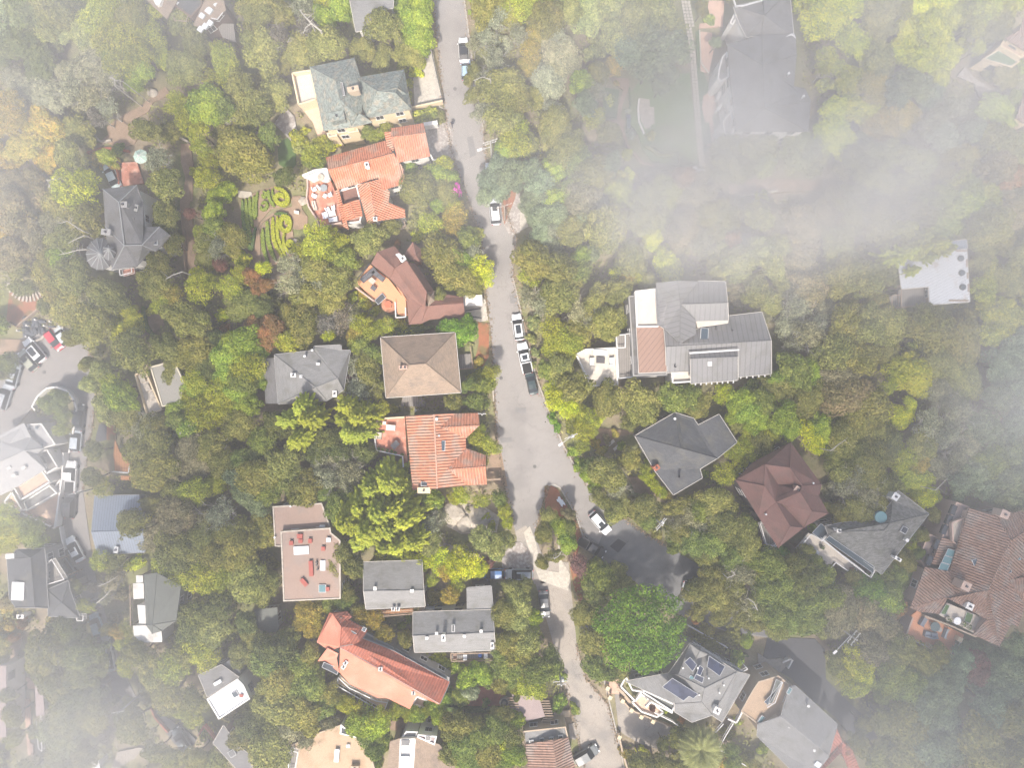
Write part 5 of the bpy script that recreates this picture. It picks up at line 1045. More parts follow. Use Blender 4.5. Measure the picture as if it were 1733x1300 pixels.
car('D3', 72, 48, 180, 'suv', SV, 'silver car parked crosswise under the yellow hedge', sunroof=1)
car('C2', 1545, 1265, 180, 'hatch', (.05, .14, .33), 'deep blue car parked nose to tail with the silver car')
car('D3', 234, 240, -85, 'sedan', (.1, .105, .11), 'dark grey car parked alone on the pale concrete lane')
car('D3', 503, 1215, 30, 'suv', (.16, .17, .17), 'dark silver car parked diagonally at the foot of the lane')
car('D3', 1215, 140, -15, 'suv', (.7, .7, .7), 'white car hidden beneath the dark trees beyond the great round tree')
car('B1', 225, 1042, 130, 'suv', WH, 'long white car with black glass roof on the parking apron', sunroof=2)
car('B1', 185, 1108, 130, 'hatch', (.42, .42, .34), 'pale sage car next to the long white car', sunroof=1)
car('B1', 352, 978, -53, 'hatch', (.5, .03, .05), 'bright red car on the parking apron', scale=.95)
car('B1', 402, 950, 125, 'hatch', (.5, .53, .54), 'pale grey car beside the red car', scale=.9)
car('B1', 92, 1205, 75, 'sedan', SV, 'silver car alone at the west side of the apron')
car('C1', 35, 118, 72, 'suv', (.38, .4, .42), 'grey car lower left of the apron under the fog')
car('C1', 82, 15, 75, 'hatch', (.5, .52, .55), 'pale car between the two grey cars at the apron edge', scale=.8) if False else None
car('C1', 512, 255, 85, 'sedan', (.07, .08, .09), 'dark car at the top of the row along the white wall')
car('C1', 498, 398, 85, 'hatch', (.5, .55, .6), 'silver blue car second in the row along the white wall')
car('C1', 463, 636, 87, 'pickup', WH, 'white pickup beside the white villa wall')
car('C1', 455, 818, 87, 'suv', (.05, .05, .055), 'black car in the shade below the white pickup', sunroof=1)
car('C1', 488, 1108, 118, 'sedan', (.72, .74, .76), 'white car with dark windows at the kink of the west road', sunroof=1)
car('C1', 425, 1215, 125, 'sedan', (.12, .15, .18), 'dark blue-grey car under the fog in a small bay')
car('D1', 628, 372, 110, 'hatch', (.3, .42, .5), 'bluish car half hidden on the lower west road')
car('D1', 688, 520, 95, 'hatch', (.5, .53, .55), 'pale silver car upper of two on the lower west road')
car('D1', 704, 592, 100, 'sedan', (.6, .62, .64), 'white car lower of two on the lower west road')
car('D1', 1178, 1120, 122, 'sedan', (.1, .12, .13), 'dark car in the misty driveway at the lower left')
car('A1', 727, 1137, 115, 'sedan', (.68, .76, .76), 'white car parked beside the red patio of the turret house')
# ---------------------------------------------------------------- utility poles, street lamps, wires
POLE = []
M_pole = o_('pole_wood', (.34, .27, .21), nz=.3, nscale=2); M_poleg = o_('grey_pole', (.42, .4, .37), nz=.2)
def pole(t, x, y, h, ang, label, arms=((0, 2.4), (.9, 1.9)), lamp=None, mat=None, can=False):
    """x,y: where the pole TOP shows"""
    mat = mat or M_poleg; p = T(t, x, y, h); r = empty('utility_pole', (p.x, p.y, 0), label=label, cat='utility pole', group='utility poles')
    b = MB(); b.tube((p.x, p.y, -.3), (p.x, p.y, h), .17, .12, 10); b.build('pole', mat, r); tips = []
    d = Vector((math.cos(R(ang)), math.sin(R(ang)), 0))
    for dz, w_ in arms:
        z = h - .25 - dz; a = Vector((p.x, p.y, z)); b = MB(); n = Vector((-d.y, d.x, 0)) * .16
        b.tube(a - d * w_ / 2 + n, a + d * w_ / 2 + n, .075, n=4); cr = b.build('crossarm', mat, r)
        for k in (-.46, -.2, .2, .46):
            q = a + d * w_ * k + n; b = MB(); b.cyl((q.x, q.y), .055, z + .05, z + .25, 6); b.build('insulator', M_white, cr); tips.append(q + Vector((0, 0, .2)))
    if can: b = MB(); b.cyl((p.x + .35, p.y + .1), .24, h - 2.6, h - 1.5, 12); b.build('transformer', M_alu, r)
    if lamp:
        ang2, l, z = lamp; e = Vector((p.x + math.cos(R(ang2)) * l, p.y + math.sin(R(ang2)) * l, z + .5)); b = MB(); b.tube((p.x, p.y, z), e, .045, n=5); a_ = b.build('lamp_arm', M_alu, r)
        b = MB(); b.box(e, (.75, .36, .14), R(ang2)); b.build('lamp_head', M_white, r)
    POLE.append(tips); return tips
p1 = pole('A2', 1530, 915, 9.5, 18, 'grey utility pole with twin crossarms and a street lamp by the upper street', lamp=(200, 1.9, 7.2))
p2 = pole('B2', 1620, 112, 9.0, 18, 'weathered wooden pole with one long crossarm beside the silver grey car', arms=((0, 2.5),), mat=M_pole)
p3 = pole('C3', 410, 385, 9.5, 22, 'utility pole with street lamp on the east side of the bend', arms=((0, 2.2), (.5, 1.8)), lamp=(215, 2.0, 8.2), can=True)
p4 = pole('C3', 1000, 955, 10, 50, 'utility pole with transformer rising from trees right of the bend', arms=((0, 2.4), (.9, 2.2)), can=True)
p5 = pole('C2', 1475, 238, 9, -3, 'thin pole leaning over the north-east corner of the weathered tile house', arms=((0, 1.3),))
p6 = pole('D3', 345, 770, 9.5, 5, 'utility pole with two crossarms beside the pergola', arms=((0, 1.3), (1.0, 2.4)), can=True)
p7 = pole('D4', 640, 475, 10.5, 52, 'utility pole with long lamp arm over the lower right trees', arms=((0, 2.4), (1.1, 2.4)), lamp=(222, 3.6, 8.5))
p8 = pole('C1', 487, 748, 9, 20, 'utility pole with slanting crossarm by the black car on the west road', arms=((0, 2.4),))
p9 = pole('D1', 760, 950, 9, 10, 'pale utility pole in the mist at the lower left', arms=((0, 2.0),))
p10 = pole('C2', 1048, 208, 4.0, 90, 'short white lamp post between the brown hip house and the tile house', arms=((0, .6),), mat=M_white)
def wire(a, b_, sag=1.0, label='overhead wire', r=.009):
    n = 14; b = MB(); pr = None
    for k in range(n + 1):
        f = k / n; q = Vector(a).lerp(Vector(b_), f); q.z -= sag * 4 * f * (1 - f)
        if pr is not None: b.tube(pr, q, r, n=3)
        pr = q
    return b
def wires(A, B, label):
    b = MB()
    for i in range(min(len(A), len(B), 4)):
        w_ = wire(A[i], B[i]); b.v, b.f, b.uv = b.v + w_.v, b.f + [[j + len(b.v) for j in f] for f in w_.f], b.uv + w_.uv
    return tag(b.build('power_lines', o_('cable', (.1, .12, .07), nz=.1)), label, 'power lines')
wires(p3, p4, 'overhead wires between the two poles east of the bend'); wires(p4, p7, 'overhead wires running to the lower right pole'); 
wires(p6, [T('D3', 330 + k * 12, 1400, 9) for k in range(4)], 'overhead wires running down past the pergola'); wires(p9, [T('D1', 760 + k * 20, 1400, 9) for k in range(4)], 'overhead wires dropping down from the misty pole')
# ---------------------------------------------------------------- free-standing walls and fences
def wallrun(t, ps, z, mat, name, label, cat, h=1.0, wd=.22):
    P = pl(t, ps, z + h); b = MB(); b.strip(P, wd, th=h + .2); return tag(b.build(name, mat), label, cat)
wallrun('C1', '230,215 205,186 240,120 300,66 360,58 430,82 475,130 495,200 480,300 462,400 445,485', 0, WM['white'], 'white_wall', 'looping white wall round the villa garden beside the west road', 'wall', 1.1, .28)
wallrun('C1', '385,965 400,1050 418,1110 360,1140 362,1240 440,1310', 0, WM['white'], 'white_wall', 'thin white wall stepping down from the villa patio', 'wall', 1.0)
wallrun('C1', '45,800 200,892 365,970', 0, WM['pink'], 'pink_wall', 'pink wall along the south edge of the villa patio', 'wall', 1.0)
wallrun('A1', '1398,832 1470,790 1535,752', 0, M_stone, 'stone_wall', 'short pale stone wall in the upper left woods', 'wall', 1.2, .45)
wallrun('A1', '615,885 650,915 715,905', 0, M_stone, 'stone_wall', 'wavy stone edging above the sandy terrace', 'wall', .6, .35); wallrun('A1', '560,985 640,960 720,955 830,975', 0, WM['red'], 'brick_wall', 'low curved brick wall under the umbrella garden', 'wall', .6, .3)
wallrun('A1', '790,790 880,850', 0, M_dirt, 'timber_edge', 'timber edge of a sandy garden terrace', 'edging', .4, .3); wallrun('A1', '1150,880 1215,915', 0, M_stone, 'stone_wall', 'short stone wall at the head of the garden path', 'wall', .7, .3)
wallrun('B1', '340,660 330,700 100,890 50,860', 0, M_wood, 'timber_wall', 'angled timber retaining wall below the garden steps', 'wall', .8, .25)
wallrun('B1', '225,985 260,970 330,905 410,895', 0, M_stone, 'stone_wall', 'knobbly white stone wall beside the parking apron', 'wall', .7, .35)
wallrun('B1', '1165,130 1185,320 1195,540', 0, M_wood, 'timber_fence', 'long thin timber fence beside the earthen garden path', 'fence', 1.1, .1); wallrun('B1', '755,940 775,990 820,1005', 0, M_stone, 'stone_wall', 'curved white stone edge among the thin trees', 'wall', .5, .5)
wallrun('A3', '850,635 842,700 848,780 880,862', 0, WM['white'], 'curved_seat_wall', 'curved white seat wall of the fan shaped terrace', 'wall', .7, .25)
wallrun('A3', '1240,190 1248,400 1300,470', 0, M_slab, 'stone_edging', 'straight pale edging beside the pink terrace', 'edging', .4, .2)
wallrun('D1', '975,920 1000,980 1085,1075', 0, WM['red'], 'brick_wall', 'red brick wall along the misty driveway', 'wall', .9, .25)
wallrun('B4', '-110,40 0,30 130,8', 0, M_slab, 'stone_wall', 'long pale wall below the brown earth track', 'wall', .8, .3)
wallrun('D3', '715,1080 740,1200 775,1320', 0, WM['tan'], 'tan_wall', 'tan garden wall running down beside the lane', 'wall', 1.2, .3)
wallrun('D4', '160,620 205,600 225,605 195,660', 0, WM['white'], 'curved_wall', 'small curved white wall at the gate landing', 'wall', 1.0, .25)
wallrun('C2', '1545,30 1550,150', 0, M_stone, 'stone_wall', 'short concrete kerb wall at the street edge', 'wall', .6, .25)
wallrun('C2', '1300,1130 1460,1145', 0, WM['tan'], 'tan_wall', 'low wall behind the yellow hedge', 'wall', .8, .2); wallrun('C2', '1505,660 1595,655', 2.0, M_wood, 'timber_gate', 'pale timber beam gate beside the tile house', 'gate', .3, .3)
wallrun('B3', '105,860 130,960 150,1060', 0, M_wood, 'timber_edge', 'orange timber kerb beside the parked white cars', 'edging', .35, .15)
wallrun('D3', '-480,590 0,600', 0, M_wood, 'timber', 'x', 'fence') if False else None
# white gateway on the lawn edge
r = empty('garden_gateway', T('A3', 1232, 1098, 0), label='small white garden gateway at the foot of the stepping slabs', cat='gateway')
b = MB(); b.prism(ccw(pl('A3', '1195,1080 1220,1072 1225,1090 1280,1098 1240,1115 1200,1112', 2.6)), 2.3, bottom=True); b.build('roof', M_white, r)
for x, y in ((1205, 1085), (1205, 1108), (1262, 1100)): c = T('A3', x, y, 2.3); b = MB(); b.cyl((c.x, c.y), .12, 0, 2.3, 8); b.build('post', M_white, r)
EXCL.append([px('A3', *q) for q in ((1190, 1070), (1285, 1070), (1285, 1125), (1190, 1125))])
# ---------------------------------------------------------------- patio furniture
def chair(t, x, y, z, rot, col, label, s=1.0, grp='patio chairs'):
    p = T(t, x, y, z); r = empty('patio_chair', p, label=label, cat='chair', group=grp); M = Matrix.Rotation(R(rot), 3, 'Z')
    def bx(n, c, sz): b = MB(); b.box(p + M @ (Vector(c) * s), [q * s for q in sz], R(rot)); b.build(n, M_cloth, r, color=col)
    bx('seat', (0, 0, .43), (.62, .6, .12)); bx('backrest', (-.3, 0, .72), (.1, .6, .55))
    for a, b_ in ((-.26, -.26), (.26, -.26), (-.26, .26), (.26, .26)): bx('leg', (a, b_, .2), (.06, .06, .4))
def table(t, x, y, z, sx, sy, rot, col, label, rnd=False, cat='table', h=.72):
    p = T(t, x, y, z); r = empty('patio_table', p, label=label, cat=cat); M = Matrix.Rotation(R(rot), 3, 'Z'); b = MB()
    if rnd: b.cyl((p.x, p.y), sx / 2, p.z + h - .06, p.z + h, 18)
    else: b.box(p + Vector((0, 0, h)), (sx, sy, .07), R(rot))
    b.build('table_top', M_cloth, r, color=col)
    for a, b_ in ((-1, -1), (1, -1), (-1, 1), (1, 1)):
        q = p + M @ Vector((a * sx * .36, b_ * sy * .36, 0)); b = MB(); b.cyl((q.x, q.y), .04, p.z, p.z + h - .05, 6); b.build('leg', M_cloth, r, color=col)
def sofa(t, x, y, z, sx, sy, rot, col, label, name='outdoor_sofa', cat='sofa'):
    p = T(t, x, y, z); r = empty(name, p, label=label, cat=cat); M = Matrix.Rotation(R(rot), 3, 'Z')
    def bx(n, c, sz, cl): b = MB(); b.box(p + M @ Vector(c), sz, R(rot)); b.build(n, M_cloth, r, color=cl)
    bx('base', (0, 0, .2), (sx, sy, .36), tuple(q * .8 for q in col)); bx('backrest', (0, sy / 2 - .1, .55), (sx, .2, .5), col)
    k = max(1, int(sx / .8))
    for i in range(k): bx('cushion', (-sx / 2 + sx * (i + .5) / k, -.08, .44), (sx / k - .06, sy - .3, .14), col)
    bx('armrest', (-sx / 2 + .06, 0, .42), (.12, sy, .5), col); bx('armrest', (sx / 2 - .06, 0, .42), (.12, sy, .5), col)
WC = (.85, .85, .85)
for i, (x, y, a, l) in enumerate(((290, 358, 20, 'white patio chair, topmost on the round red terrace'), (295, 460, -20, 'white patio chair on the west rim of the round terrace'), (445, 458, 150, 'white patio chair left of a pair in mid terrace'),
    (518, 440, 200, 'white patio chair right of a pair in mid terrace'), (485, 652, 30, 'white patio chair above the striped lounge seat'), (565, 628, 190, 'white patio chair above the square white fire table'))): chair('K', x, y, 3.0, a, WC, l, 1.0)
sofa('K', 295, 600, 3.0, 1.5, .55, 105, (.6, .5, .42), 'beige bench on the rim of the round terrace'); sofa('K', 355, 338, 3.0, .9, .35, -45, WC, 'small white stool bench on the round terrace', 'bench', 'bench')
sofa('K', 450, 742, 3.0, .9, .9, 15, (.75, .75, .8), 'white lounge seat with a navy cushion on the red terrace'); sofa('K', 565, 800, 3.0, 1.4, .8, 190, (.7, .7, .74), 'white two seat sofa at the south rim of the red terrace')
table('K', 552, 716, 3.0, 1.1, .9, 12, (.8, .78, .74), 'square white fire table on the red terrace'); table('K', 430, 345, 3.0, 1.2, 1.2, 0, (.25, .27, .28), 'round dark glass table on the red terrace', True)
sofa('B2', 745, 560, 3.4, 3.0, .8, 40, (.12, .12, .13), 'long dark grey half of the corner sofa on the orange terrace'); sofa('B2', 805, 562, 3.4, 2.4, .8, -38, (.12, .12, .13), 'right wing of the dark corner sofa on the orange terrace')
table('B2', 770, 598, 3.4, 1.0, .8, -40, (.45, .38, .32), 'small stone fire table on the orange terrace'); table('B2', 778, 645, 3.4, .9, .7, -40, (.1, .1, .11), 'small dark square table on the orange terrace'); table('B2', 872, 748, 2.9, 1.2, 1.2, 0, (.4, .14, .08), 'round rust table on the round platform', True)
sofa('B3', 592, 1060, 3.0, 2.3, .9, -4, (.7, .7, .68), 'white sofa facing the fire table on the trapezoid terrace'); sofa('B3', 540, 1118, 3.0, 1.2, .8, 90, (.62, .62, .6), 'white armchair left of the dark fire table', 'armchair', 'armchair'); sofa('B3', 668, 1116, 3.0, 1.2, .8, -90, (.62, .62, .6), 'white armchair right of the dark fire table', 'armchair', 'armchair')
table('B3', 595, 1109, 3.0, 1.4, 1.0, -4, (.09, .085, .09), 'dark square fire table on the white trapezoid terrace')
sofa('C2', 889, 320, 3.6, 1.5, .9, -5, (.75, .68, .6), 'cream lounger on the curved brick terrace'); sofa('C2', 812, 372, 3.6, 1.1, .9, 85, (.5, .45, .36), 'beige seat on the west rim of the curved terrace'); table('C2', 918, 430, 3.6, 1.3, .9, 45, (.2, .19, .19), 'dark square table in the middle of the curved terrace'); table('C2', 848, 290, 3.6, .5, .5, 0, (.8, .72, .6), 'tiny cream side table on the curved terrace')
def pot(t, x, y, z, r_, label, mat=None, veg=True):
    p = T(t, x, y, z); r = empty('potted_plant', p, label=label, cat='plant pot', group='terrace plant pots'); b = MB(); b.tube(p, p + Vector((0, 0, .45)), r_ * .7, r_, 12); b.build('pot', mat or WM['red'], r)
    if veg:
        n = 40; d = sphere_dirs(n, -.1); o = bpy.data.objects.new('leaves', leaf_mesh('leaves', d * r_ * 1.2 + np.array([0, 0, .55]), d, .16, NR.rand(n))); C.objects.link(o); o.parent = r; o.color = (.1, .14, .04, 1)
for i, (x, y) in enumerate(((812, 455), (838, 460), (865, 467), (892, 474), (918, 482), (962, 496))): pot('C2', x, y, 3.6, .2, 'terracotta pot, %s along the curved terrace wall' % ('first second third fourth fifth sixth'.split()[i]))
for i, (x, y, l) in enumerate(((505, 150, ''), )): pass
sofa('C4', 335, 1105, 3.2, 1.3, .8, -40, (.3, .3, .32), 'dark lounge chair on the planked balcony'); table('C4', 365, 1122, 3.2, .9, .7, -40, (.5, .5, .52), 'pale table next to the dark lounge chair'); pot('C4', 405, 1090, 3.2, .35, 'round dark planter bush on the planked balcony', M_dk); pot('C4', 415, 1190, 3.2, .3, 'yellow leaved pot at the balcony corner'); pot('C4', 600, 1235, 3.2, .4, 'red flowering pot at the balcony end')
# stone circle seating on the orange mansion terrace
sofa('D4', 1060, 350, 3.4, 1.5, .9, 60, (.2, .22, .26), 'slate blue lounge seat at the west of the round seating'); sofa('D4', 1090, 430, 3.4, 1.2, .9, 165, (.22, .25, .3), 'slate blue lounge seat facing the fire pit, left of a pair'); sofa('D4', 1128, 438, 3.4, 1.0, .9, 185, (.22, .25, .3), 'slate blue lounge seat, right of a pair'); sofa('D4', 1205, 425, 3.4, 1.6, .6, 70, (.28, .32, .35), 'long pale blue bench on the orange terrace')
table('D4', 1130, 378, 3.4, 1.6, 1.6, 0, (.1, .14, .15), 'round dark green glass table on the orange terrace', True); table('D4', 1165, 400, 3.4, .8, .8, 0, (.4, .38, .35), 'round stone fire pit on the orange terrace', True, 'fire pit', .45)
table('D4', 1272, 340, 5.2, 1.2, 1.2, 0, (.8, .8, .8), 'white table on the upper pale terrace', True)
for i, (x, y, l) in enumerate(((1218, 330, 'west'), (1345, 380, 'east'), (1310, 360, 'middle'))): pot('D4', x, y, 5.2, .4, 'dark bush in a pot on the %s side of the pale terrace' % l, M_stone)
for i, (x, y, c_, l) in enumerate(((1302, 572, (.3, .2, .15), 'brown deck chair at the west end of the grey deck'), (1368, 575, (.75, .75, .75), 'white deck chair on the grey deck'), (1500, 565, (.8, .8, .8), 'small white chair at the east of the grey deck'))): chair('D2', x, y, 3.2, 90, c_, l, 1.0, 'deck chairs')
r = empty('barbecue', T('D2', 1464, 565, 3.2), label='round barbecue with a blue lid on the grey deck', cat='barbecue'); p = T('D2', 1464, 565, 3.2); b = MB(); b.cyl((p.x, p.y), .35, p.z + .6, p.z + .95, 14, .1); b.build('lid', o_('blue_enamel', (.05, .12, .4), nz=0), r)
b = MB(); b.cyl((p.x, p.y), .36, p.z + .4, p.z + .6, 14); b.build('bowl', M_dk, r)
for k in range(3): b = MB(); b.tube((p.x, p.y, p.z + .45), (p.x + .35 * math.cos(k * 2.1), p.y + .35 * math.sin(k * 2.1), p.z), .03, n=5); b.build('leg', M_dk, r)
# umbrella
p = T('A1', 907, 1010, 2.4); r = empty('garden_umbrella', (p.x, p.y, 0), label='pale mint green umbrella above the red patio', cat='umbrella'); b = MB()
for k in range(8):
    a0, a1 = 6.283 * k / 8, 6.283 * (k + 1) / 8; b.poly([(p.x, p.y, 2.9), (p.x + 1.25 * math.cos(a0), p.y + 1.25 * math.sin(a0), 2.25), (p.x + 1.25 * math.cos(a1), p.y + 1.25 * math.sin(a1), 2.25)]) 
b.build('canopy', o_('mint_canvas', (.42, .56, .48), nz=.1), r); b = MB(); b.cyl((p.x, p.y), .04, 0, 2.9, 8); b.build('pole', M_alu, r); b = MB()
for k in range(8): a0 = 6.283 * k / 8; b.tube((p.x, p.y, 2.93), (p.x + 1.25 * math.cos(a0), p.y + 1.25 * math.sin(a0), 2.28), .04, n=4)
b.build('ribs', M_white, r)
excl('A1', '870,975 945,975 945,1050 870,1050')
# garden furniture by the hedges
sofa('G', 925, 492, 0, .85, .45, -10, (.72, .66, .55), 'white garden bench beside the hedge garden path', 'garden_bench', 'bench'); sofa('A3', 777, 805, 0, .6, 1.4, 0, (.08, .14, .15), 'dark teal garden bench by the winding path', 'garden_bench', 'bench'); chair('A3', 775, 762, 0, 90, (.05, .07, .14), 'small navy garden chair above the teal bench', 1.2, 'garden chair')
for x, y, l in ((665, 418, 'upper'), (700, 448, 'lower')): table('C3', x, y, 0, 1.3, .5, 40, (.5, .47, .42), 'weathered grey garden bench, %s of two on bare ground' % l, cat='bench', h=.45)
r = empty('garden_fountain', T('D3', -22, 860, 0), label='round stone fountain basin on the red brick court', cat='fountain'); p = T('D2', 1620, 868, 0); b = MB()
for k in range(20):
    a0, a1 = 6.283 * k / 20, 6.283 * (k + 1) / 20
    for ra, rb, z in ((.85, .6, .6),): b.poly([(p.x + ra * math.cos(a0), p.y + ra * math.sin(a0), z), (p.x + ra * math.cos(a1), p.y + ra * math.sin(a1), z), (p.x + rb * math.cos(a1), p.y + rb * math.sin(a1), z), (p.x + rb * math.cos(a0), p.y + rb * math.sin(a0), z)]); b.poly([(p.x + ra * math.cos(a0), p.y + ra * math.sin(a0), 0), (p.x + ra * math.cos(a1), p.y + ra * math.sin(a1), 0), (p.x + ra * math.cos(a1), p.y + ra * math.sin(a1), z), (p.x + ra * math.cos(a0), p.y + ra * math.sin(a0), z)])
b.build('basin', M_stone, r); b = MB(); b.cyl((p.x, p.y), .62, 0, .42, 20); b.build('water', M_sky, r); b = MB(); b.cyl((p.x, p.y), .14, 0, .9, 10); b.cyl((p.x, p.y), .35, .9, 1.0, 12); b.build('spout', M_stone, r)
# crumpled white sheet on the island
p = T('C3', 342, 800, .2); ps = '322,770 335,768 342,785 352,790 368,812 371,826 355,818 352,835 343,830 330,808 318,800 312,788 322,785'
b = MB(); P = ccw(pl('C3', ps, .3)); b.prism([Vector((q.x, q.y, .22 + .12 * (i % 2))) for i, q in enumerate(P)], .1); tag(b.build('plastic_sheet', o_('crumpled_white', (.82, .82, .85), nz=.2)), 'crumpled white plastic sheet on the rusty traffic island', 'plastic sheet')
# boulders and bollards invented in place of unclear dark equipment; garden stones
rn = random.Random(5); ME_ROCK = []
from mathutils import noise as mn
for q in range(3):
    bm = bmesh.new(); bmesh.ops.create_icosphere(bm, subdivisions=2, radius=1)
    for v_ in bm.verts: v_.co *= 1 + .5 * mn.noise(v_.co * 1.4 + Vector((q * 9, 0, 0)))
    me = bpy.data.meshes.new('standin_boulder'); bm.to_mesh(me); bm.free(); me.materials.append(o_('standin_dark_rock', (.1, .105, .12), nz=.4)); ME_ROCK.append(me)
r = empty('standin_heap', T('B1', 260, 890, 0), label='dark boulder heap standing in for unclear equipment beside the parking apron', cat='stand-in heap')
for k in range(26):
    c = T('B1', rn.uniform(165, 340), rn.uniform(845, 945), 0); o = bpy.data.objects.new('standin_boulder', ME_ROCK[k % 3]); C.objects.link(o); o.parent = r; o.location = (c.x - OFF[r.name].x, c.y - OFF[r.name].y, .1); o.rotation_euler = (0, 0, rn.uniform(0, 6)); o.scale = (rn.uniform(.4, .8), rn.uniform(.3, .6), rn.uniform(.3, .7))
for k, (x, y) in enumerate(((195, 885), (250, 848), (345, 860), (308, 887), (192, 958), (135, 918))): c = T('B1', x, y, 0); b = MB(); b.box((c.x, c.y, .5), (.25, .25, 1.0), .4); tag(b.build('standin_bollard', M_white), 'white bollard standing in for a pale dot, %s around the stand-in boulders' % 'first second third fourth fifth sixth'.split()[k], 'bollard', 'stand-in bollards')
def rock(t, x, y, r_, label, col=None, hz=.6):
    c = T(t, x, y, 0); b = bmesh.new(); bmesh.ops.create_icosphere(b, subdivisions=3, radius=r_)
    from mathutils import noise as mn
    for v in b.verts: v.co *= 1 + .35 * mn.noise(v.co * (1.3 / r_) + Vector((x, y, 0))); v.co.z *= hz
    me = bpy.data.meshes.new('boulder'); b.to_mesh(me); b.free(); me.materials.append(M_stone); o = bpy.data.objects.new('boulder', me); C.objects.link(o); o.location = (c.x, c.y, .1); tag(o, label, 'boulder', 'boulders')
rock('C2', 1290, 870, 2.0, 'big pale boulder at the west of the outcrop'); rock('C2', 1370, 930, 1.8, 'pale boulder in the middle of the outcrop'); rock('C2', 1440, 900, 2.2, 'grey boulder at the east of the outcrop', hz=.5); rock('A1', 990, 600, .8, 'flat rock at the head of the sandy terrace'); rock('G', 1000, 330, .0 + .7, 'dark rock pile beside the hedge garden'); rock('G', 900, 900, .7, 'pale rock below the lower hedge spiral'); rock('C1', 1420, 430, 1.2, 'pale rock lying open among the trees', hz=.4)
# fallen trunks and bare limbs showing among the crowns
def limb(t, pts, label, r_=.16, z=8.0, name='dead_branch'):
    r_ *= .62
    P = [T(t, *q, z) for q in pts]; b = MB(); rn = random.Random(label)
    for i in range(len(P) - 1):
        b.tube(P[i], P[i + 1], r_ * (1 - i / len(P) * .7), r_ * (1 - (i + 1) / len(P) * .7), 6)
        for k in range(3):
            a = P[i].lerp(P[i + 1], rn.random()); e = a + Vector((rn.uniform(-1, 1), rn.uniform(-1, 1), rn.uniform(0, .3))) * 1.3; b.tube(a, e, r_ * .4, r_ * .12, 4)
    b.tube(P[0], (P[0].x, P[0].y, -.2), r_ * 1.1, r_ * 1.4, 8)
    tag(b.build(name, barkp), label, 'dead tree', 'bare dead trees')
limb('A2', [(430, 195), (370, 150), (330, 105), (295, 60)], 'forked bare white branch in the upper woods', .24, 9); limb('A2', [(370, 150), (335, 175), (318, 215)], 'short side fork of bare white wood', .15, 9)
limb('B1', [(535, 270), (480, 235), (435, 207), (390, 220)], 'arched bare branch west of the turret house', .14); limb('B1', [(545, 300), (490, 325), (440, 350)], 'straight bare branch west of the turret', .12); limb('B1', [(555, 390), (500, 395), (440, 412), (380, 425)], 'long level bare branch by the turret', .14); limb('B1', [(1180, 535), (1120, 555), (1075, 580)], 'bare branch at the end of the garden path', .14)
limb('A1', [(745, 555), (742, 510), (710, 495)], 'small bare fork in the upper left woods', .14); limb('A1', [(795, 525), (745, 515), (700, 500)], 'thin bare branch beside the small fork', .1); limb('A1', [(300, 1165), (360, 1160), (400, 1150)], 'level bare twig above the lime tree', .12); limb('A1', [(315, 1210), (330, 1180), (365, 1140)], 'slanting bare twig above the lime tree', .12)
limb('C1', [(1165, 360), (1210, 310), (1290, 280)], 'pale fallen trunk under the bright trees', .3, 6); limb('C1', [(1370, 455), (1420, 415), (1470, 400)], 'grey fallen trunk near the pale rock', .3, 5)
limb('C4', [(470, 470), (520, 430), (565, 400)], 'bare limb above the brown courtyard', .12, 9); limb('D3', [(1420, 70), (1470, 50), (1440, 20)], 'bare limb deep in the dark trees', .12, 9); limb('D3', [(1615, 280), (1590, 230), (1550, 200)], 'curling bare limb in the dark trees', .13, 9); limb('A2', [(1530, 515), (1480, 495), (1420, 520)], 'bare branches over the roadside trees', .12, 9); limb('C4', [(1150, 725), (1225, 650)], 'thin white pole-like trunk by the fog', .1, 8)
limb('D1', [(640, 125), (700, 100), (760, 60)], 'dark bare fork over the lower west road', .12, 7); limb('D1', [(625, 235), (680, 190), (715, 150)], 'second bare fork over the lower west road', .12, 7); limb('C3', [(300, 1170), (330, 1150), (345, 1120)], 'bare fork in the island tree', .1, 7)
# ---------------------------------------------------------------- clipped hedges
def hedge(t, ps, wd, h, col, label, close=False):
    P = pl(t, ps, h); n = len(P)
    if n > 3:                                                   # round the corners
        Q = [P[0]]
        for i in range(n - 1): Q += [P[i].lerp(P[i + 1], .25), P[i].lerp(P[i + 1], .75)]
        P = Q + [P[-1]]
    m = len(P); wds = [wd * 1.2 * (.35 + .65 * min(1, i * 1.5 / m * 3, (m - 1 - i) * 1.5 / m * 3)) for i in range(m)]
    r = empty('hedge', (P[0].x, P[0].y, 0), label=label, cat='hedge', group='clipped hedges')
    b = MB(); b.strip(P, wds, th=h); b.build('hedge_core', o_('hedge_inside', (.04, .05, .015), nz=.3, objcol=True), r, color=tuple(q * .75 for q in col))
    cs, ds = [], []
    for i in range(m - 1):
        L_ = (P[i + 1] - P[i]).length; k = int(L_ * (wd * 2 + h) * 34) + 2; d = (P[i + 1] - P[i]).normalized(); nn = Vector((-d.y, d.x, 0))
        for _ in range(k):
            f = random.random(); w_ = wds[i] * (1 - f) + wds[i + 1] * f; u = random.uniform(-1, 1) * (w_ / 2 + h * .6); z = h if abs(u) < w_ / 2 else h - (abs(u) - w_ / 2)
            q = P[i] + (P[i + 1] - P[i]) * f + nn * max(-w_ / 2, min(w_ / 2, u)); cs.append((q.x - P[0].x, q.y - P[0].y, z + random.uniform(-.03, .05))); e = nn * (1 if u > 0 else -1) if abs(u) > w_ / 2 else Vector((0, 0, 1)); ds.append(tuple(e))
    o = bpy.data.objects.new('leaves', leaf_mesh('hedge_leaves', np.array(cs), np.array(ds, dtype=float), .17, .3 + .4 * NR.rand(len(cs)), tilt=.3)); C.objects.link(o); o.parent = r; o.color = (*col, 1)
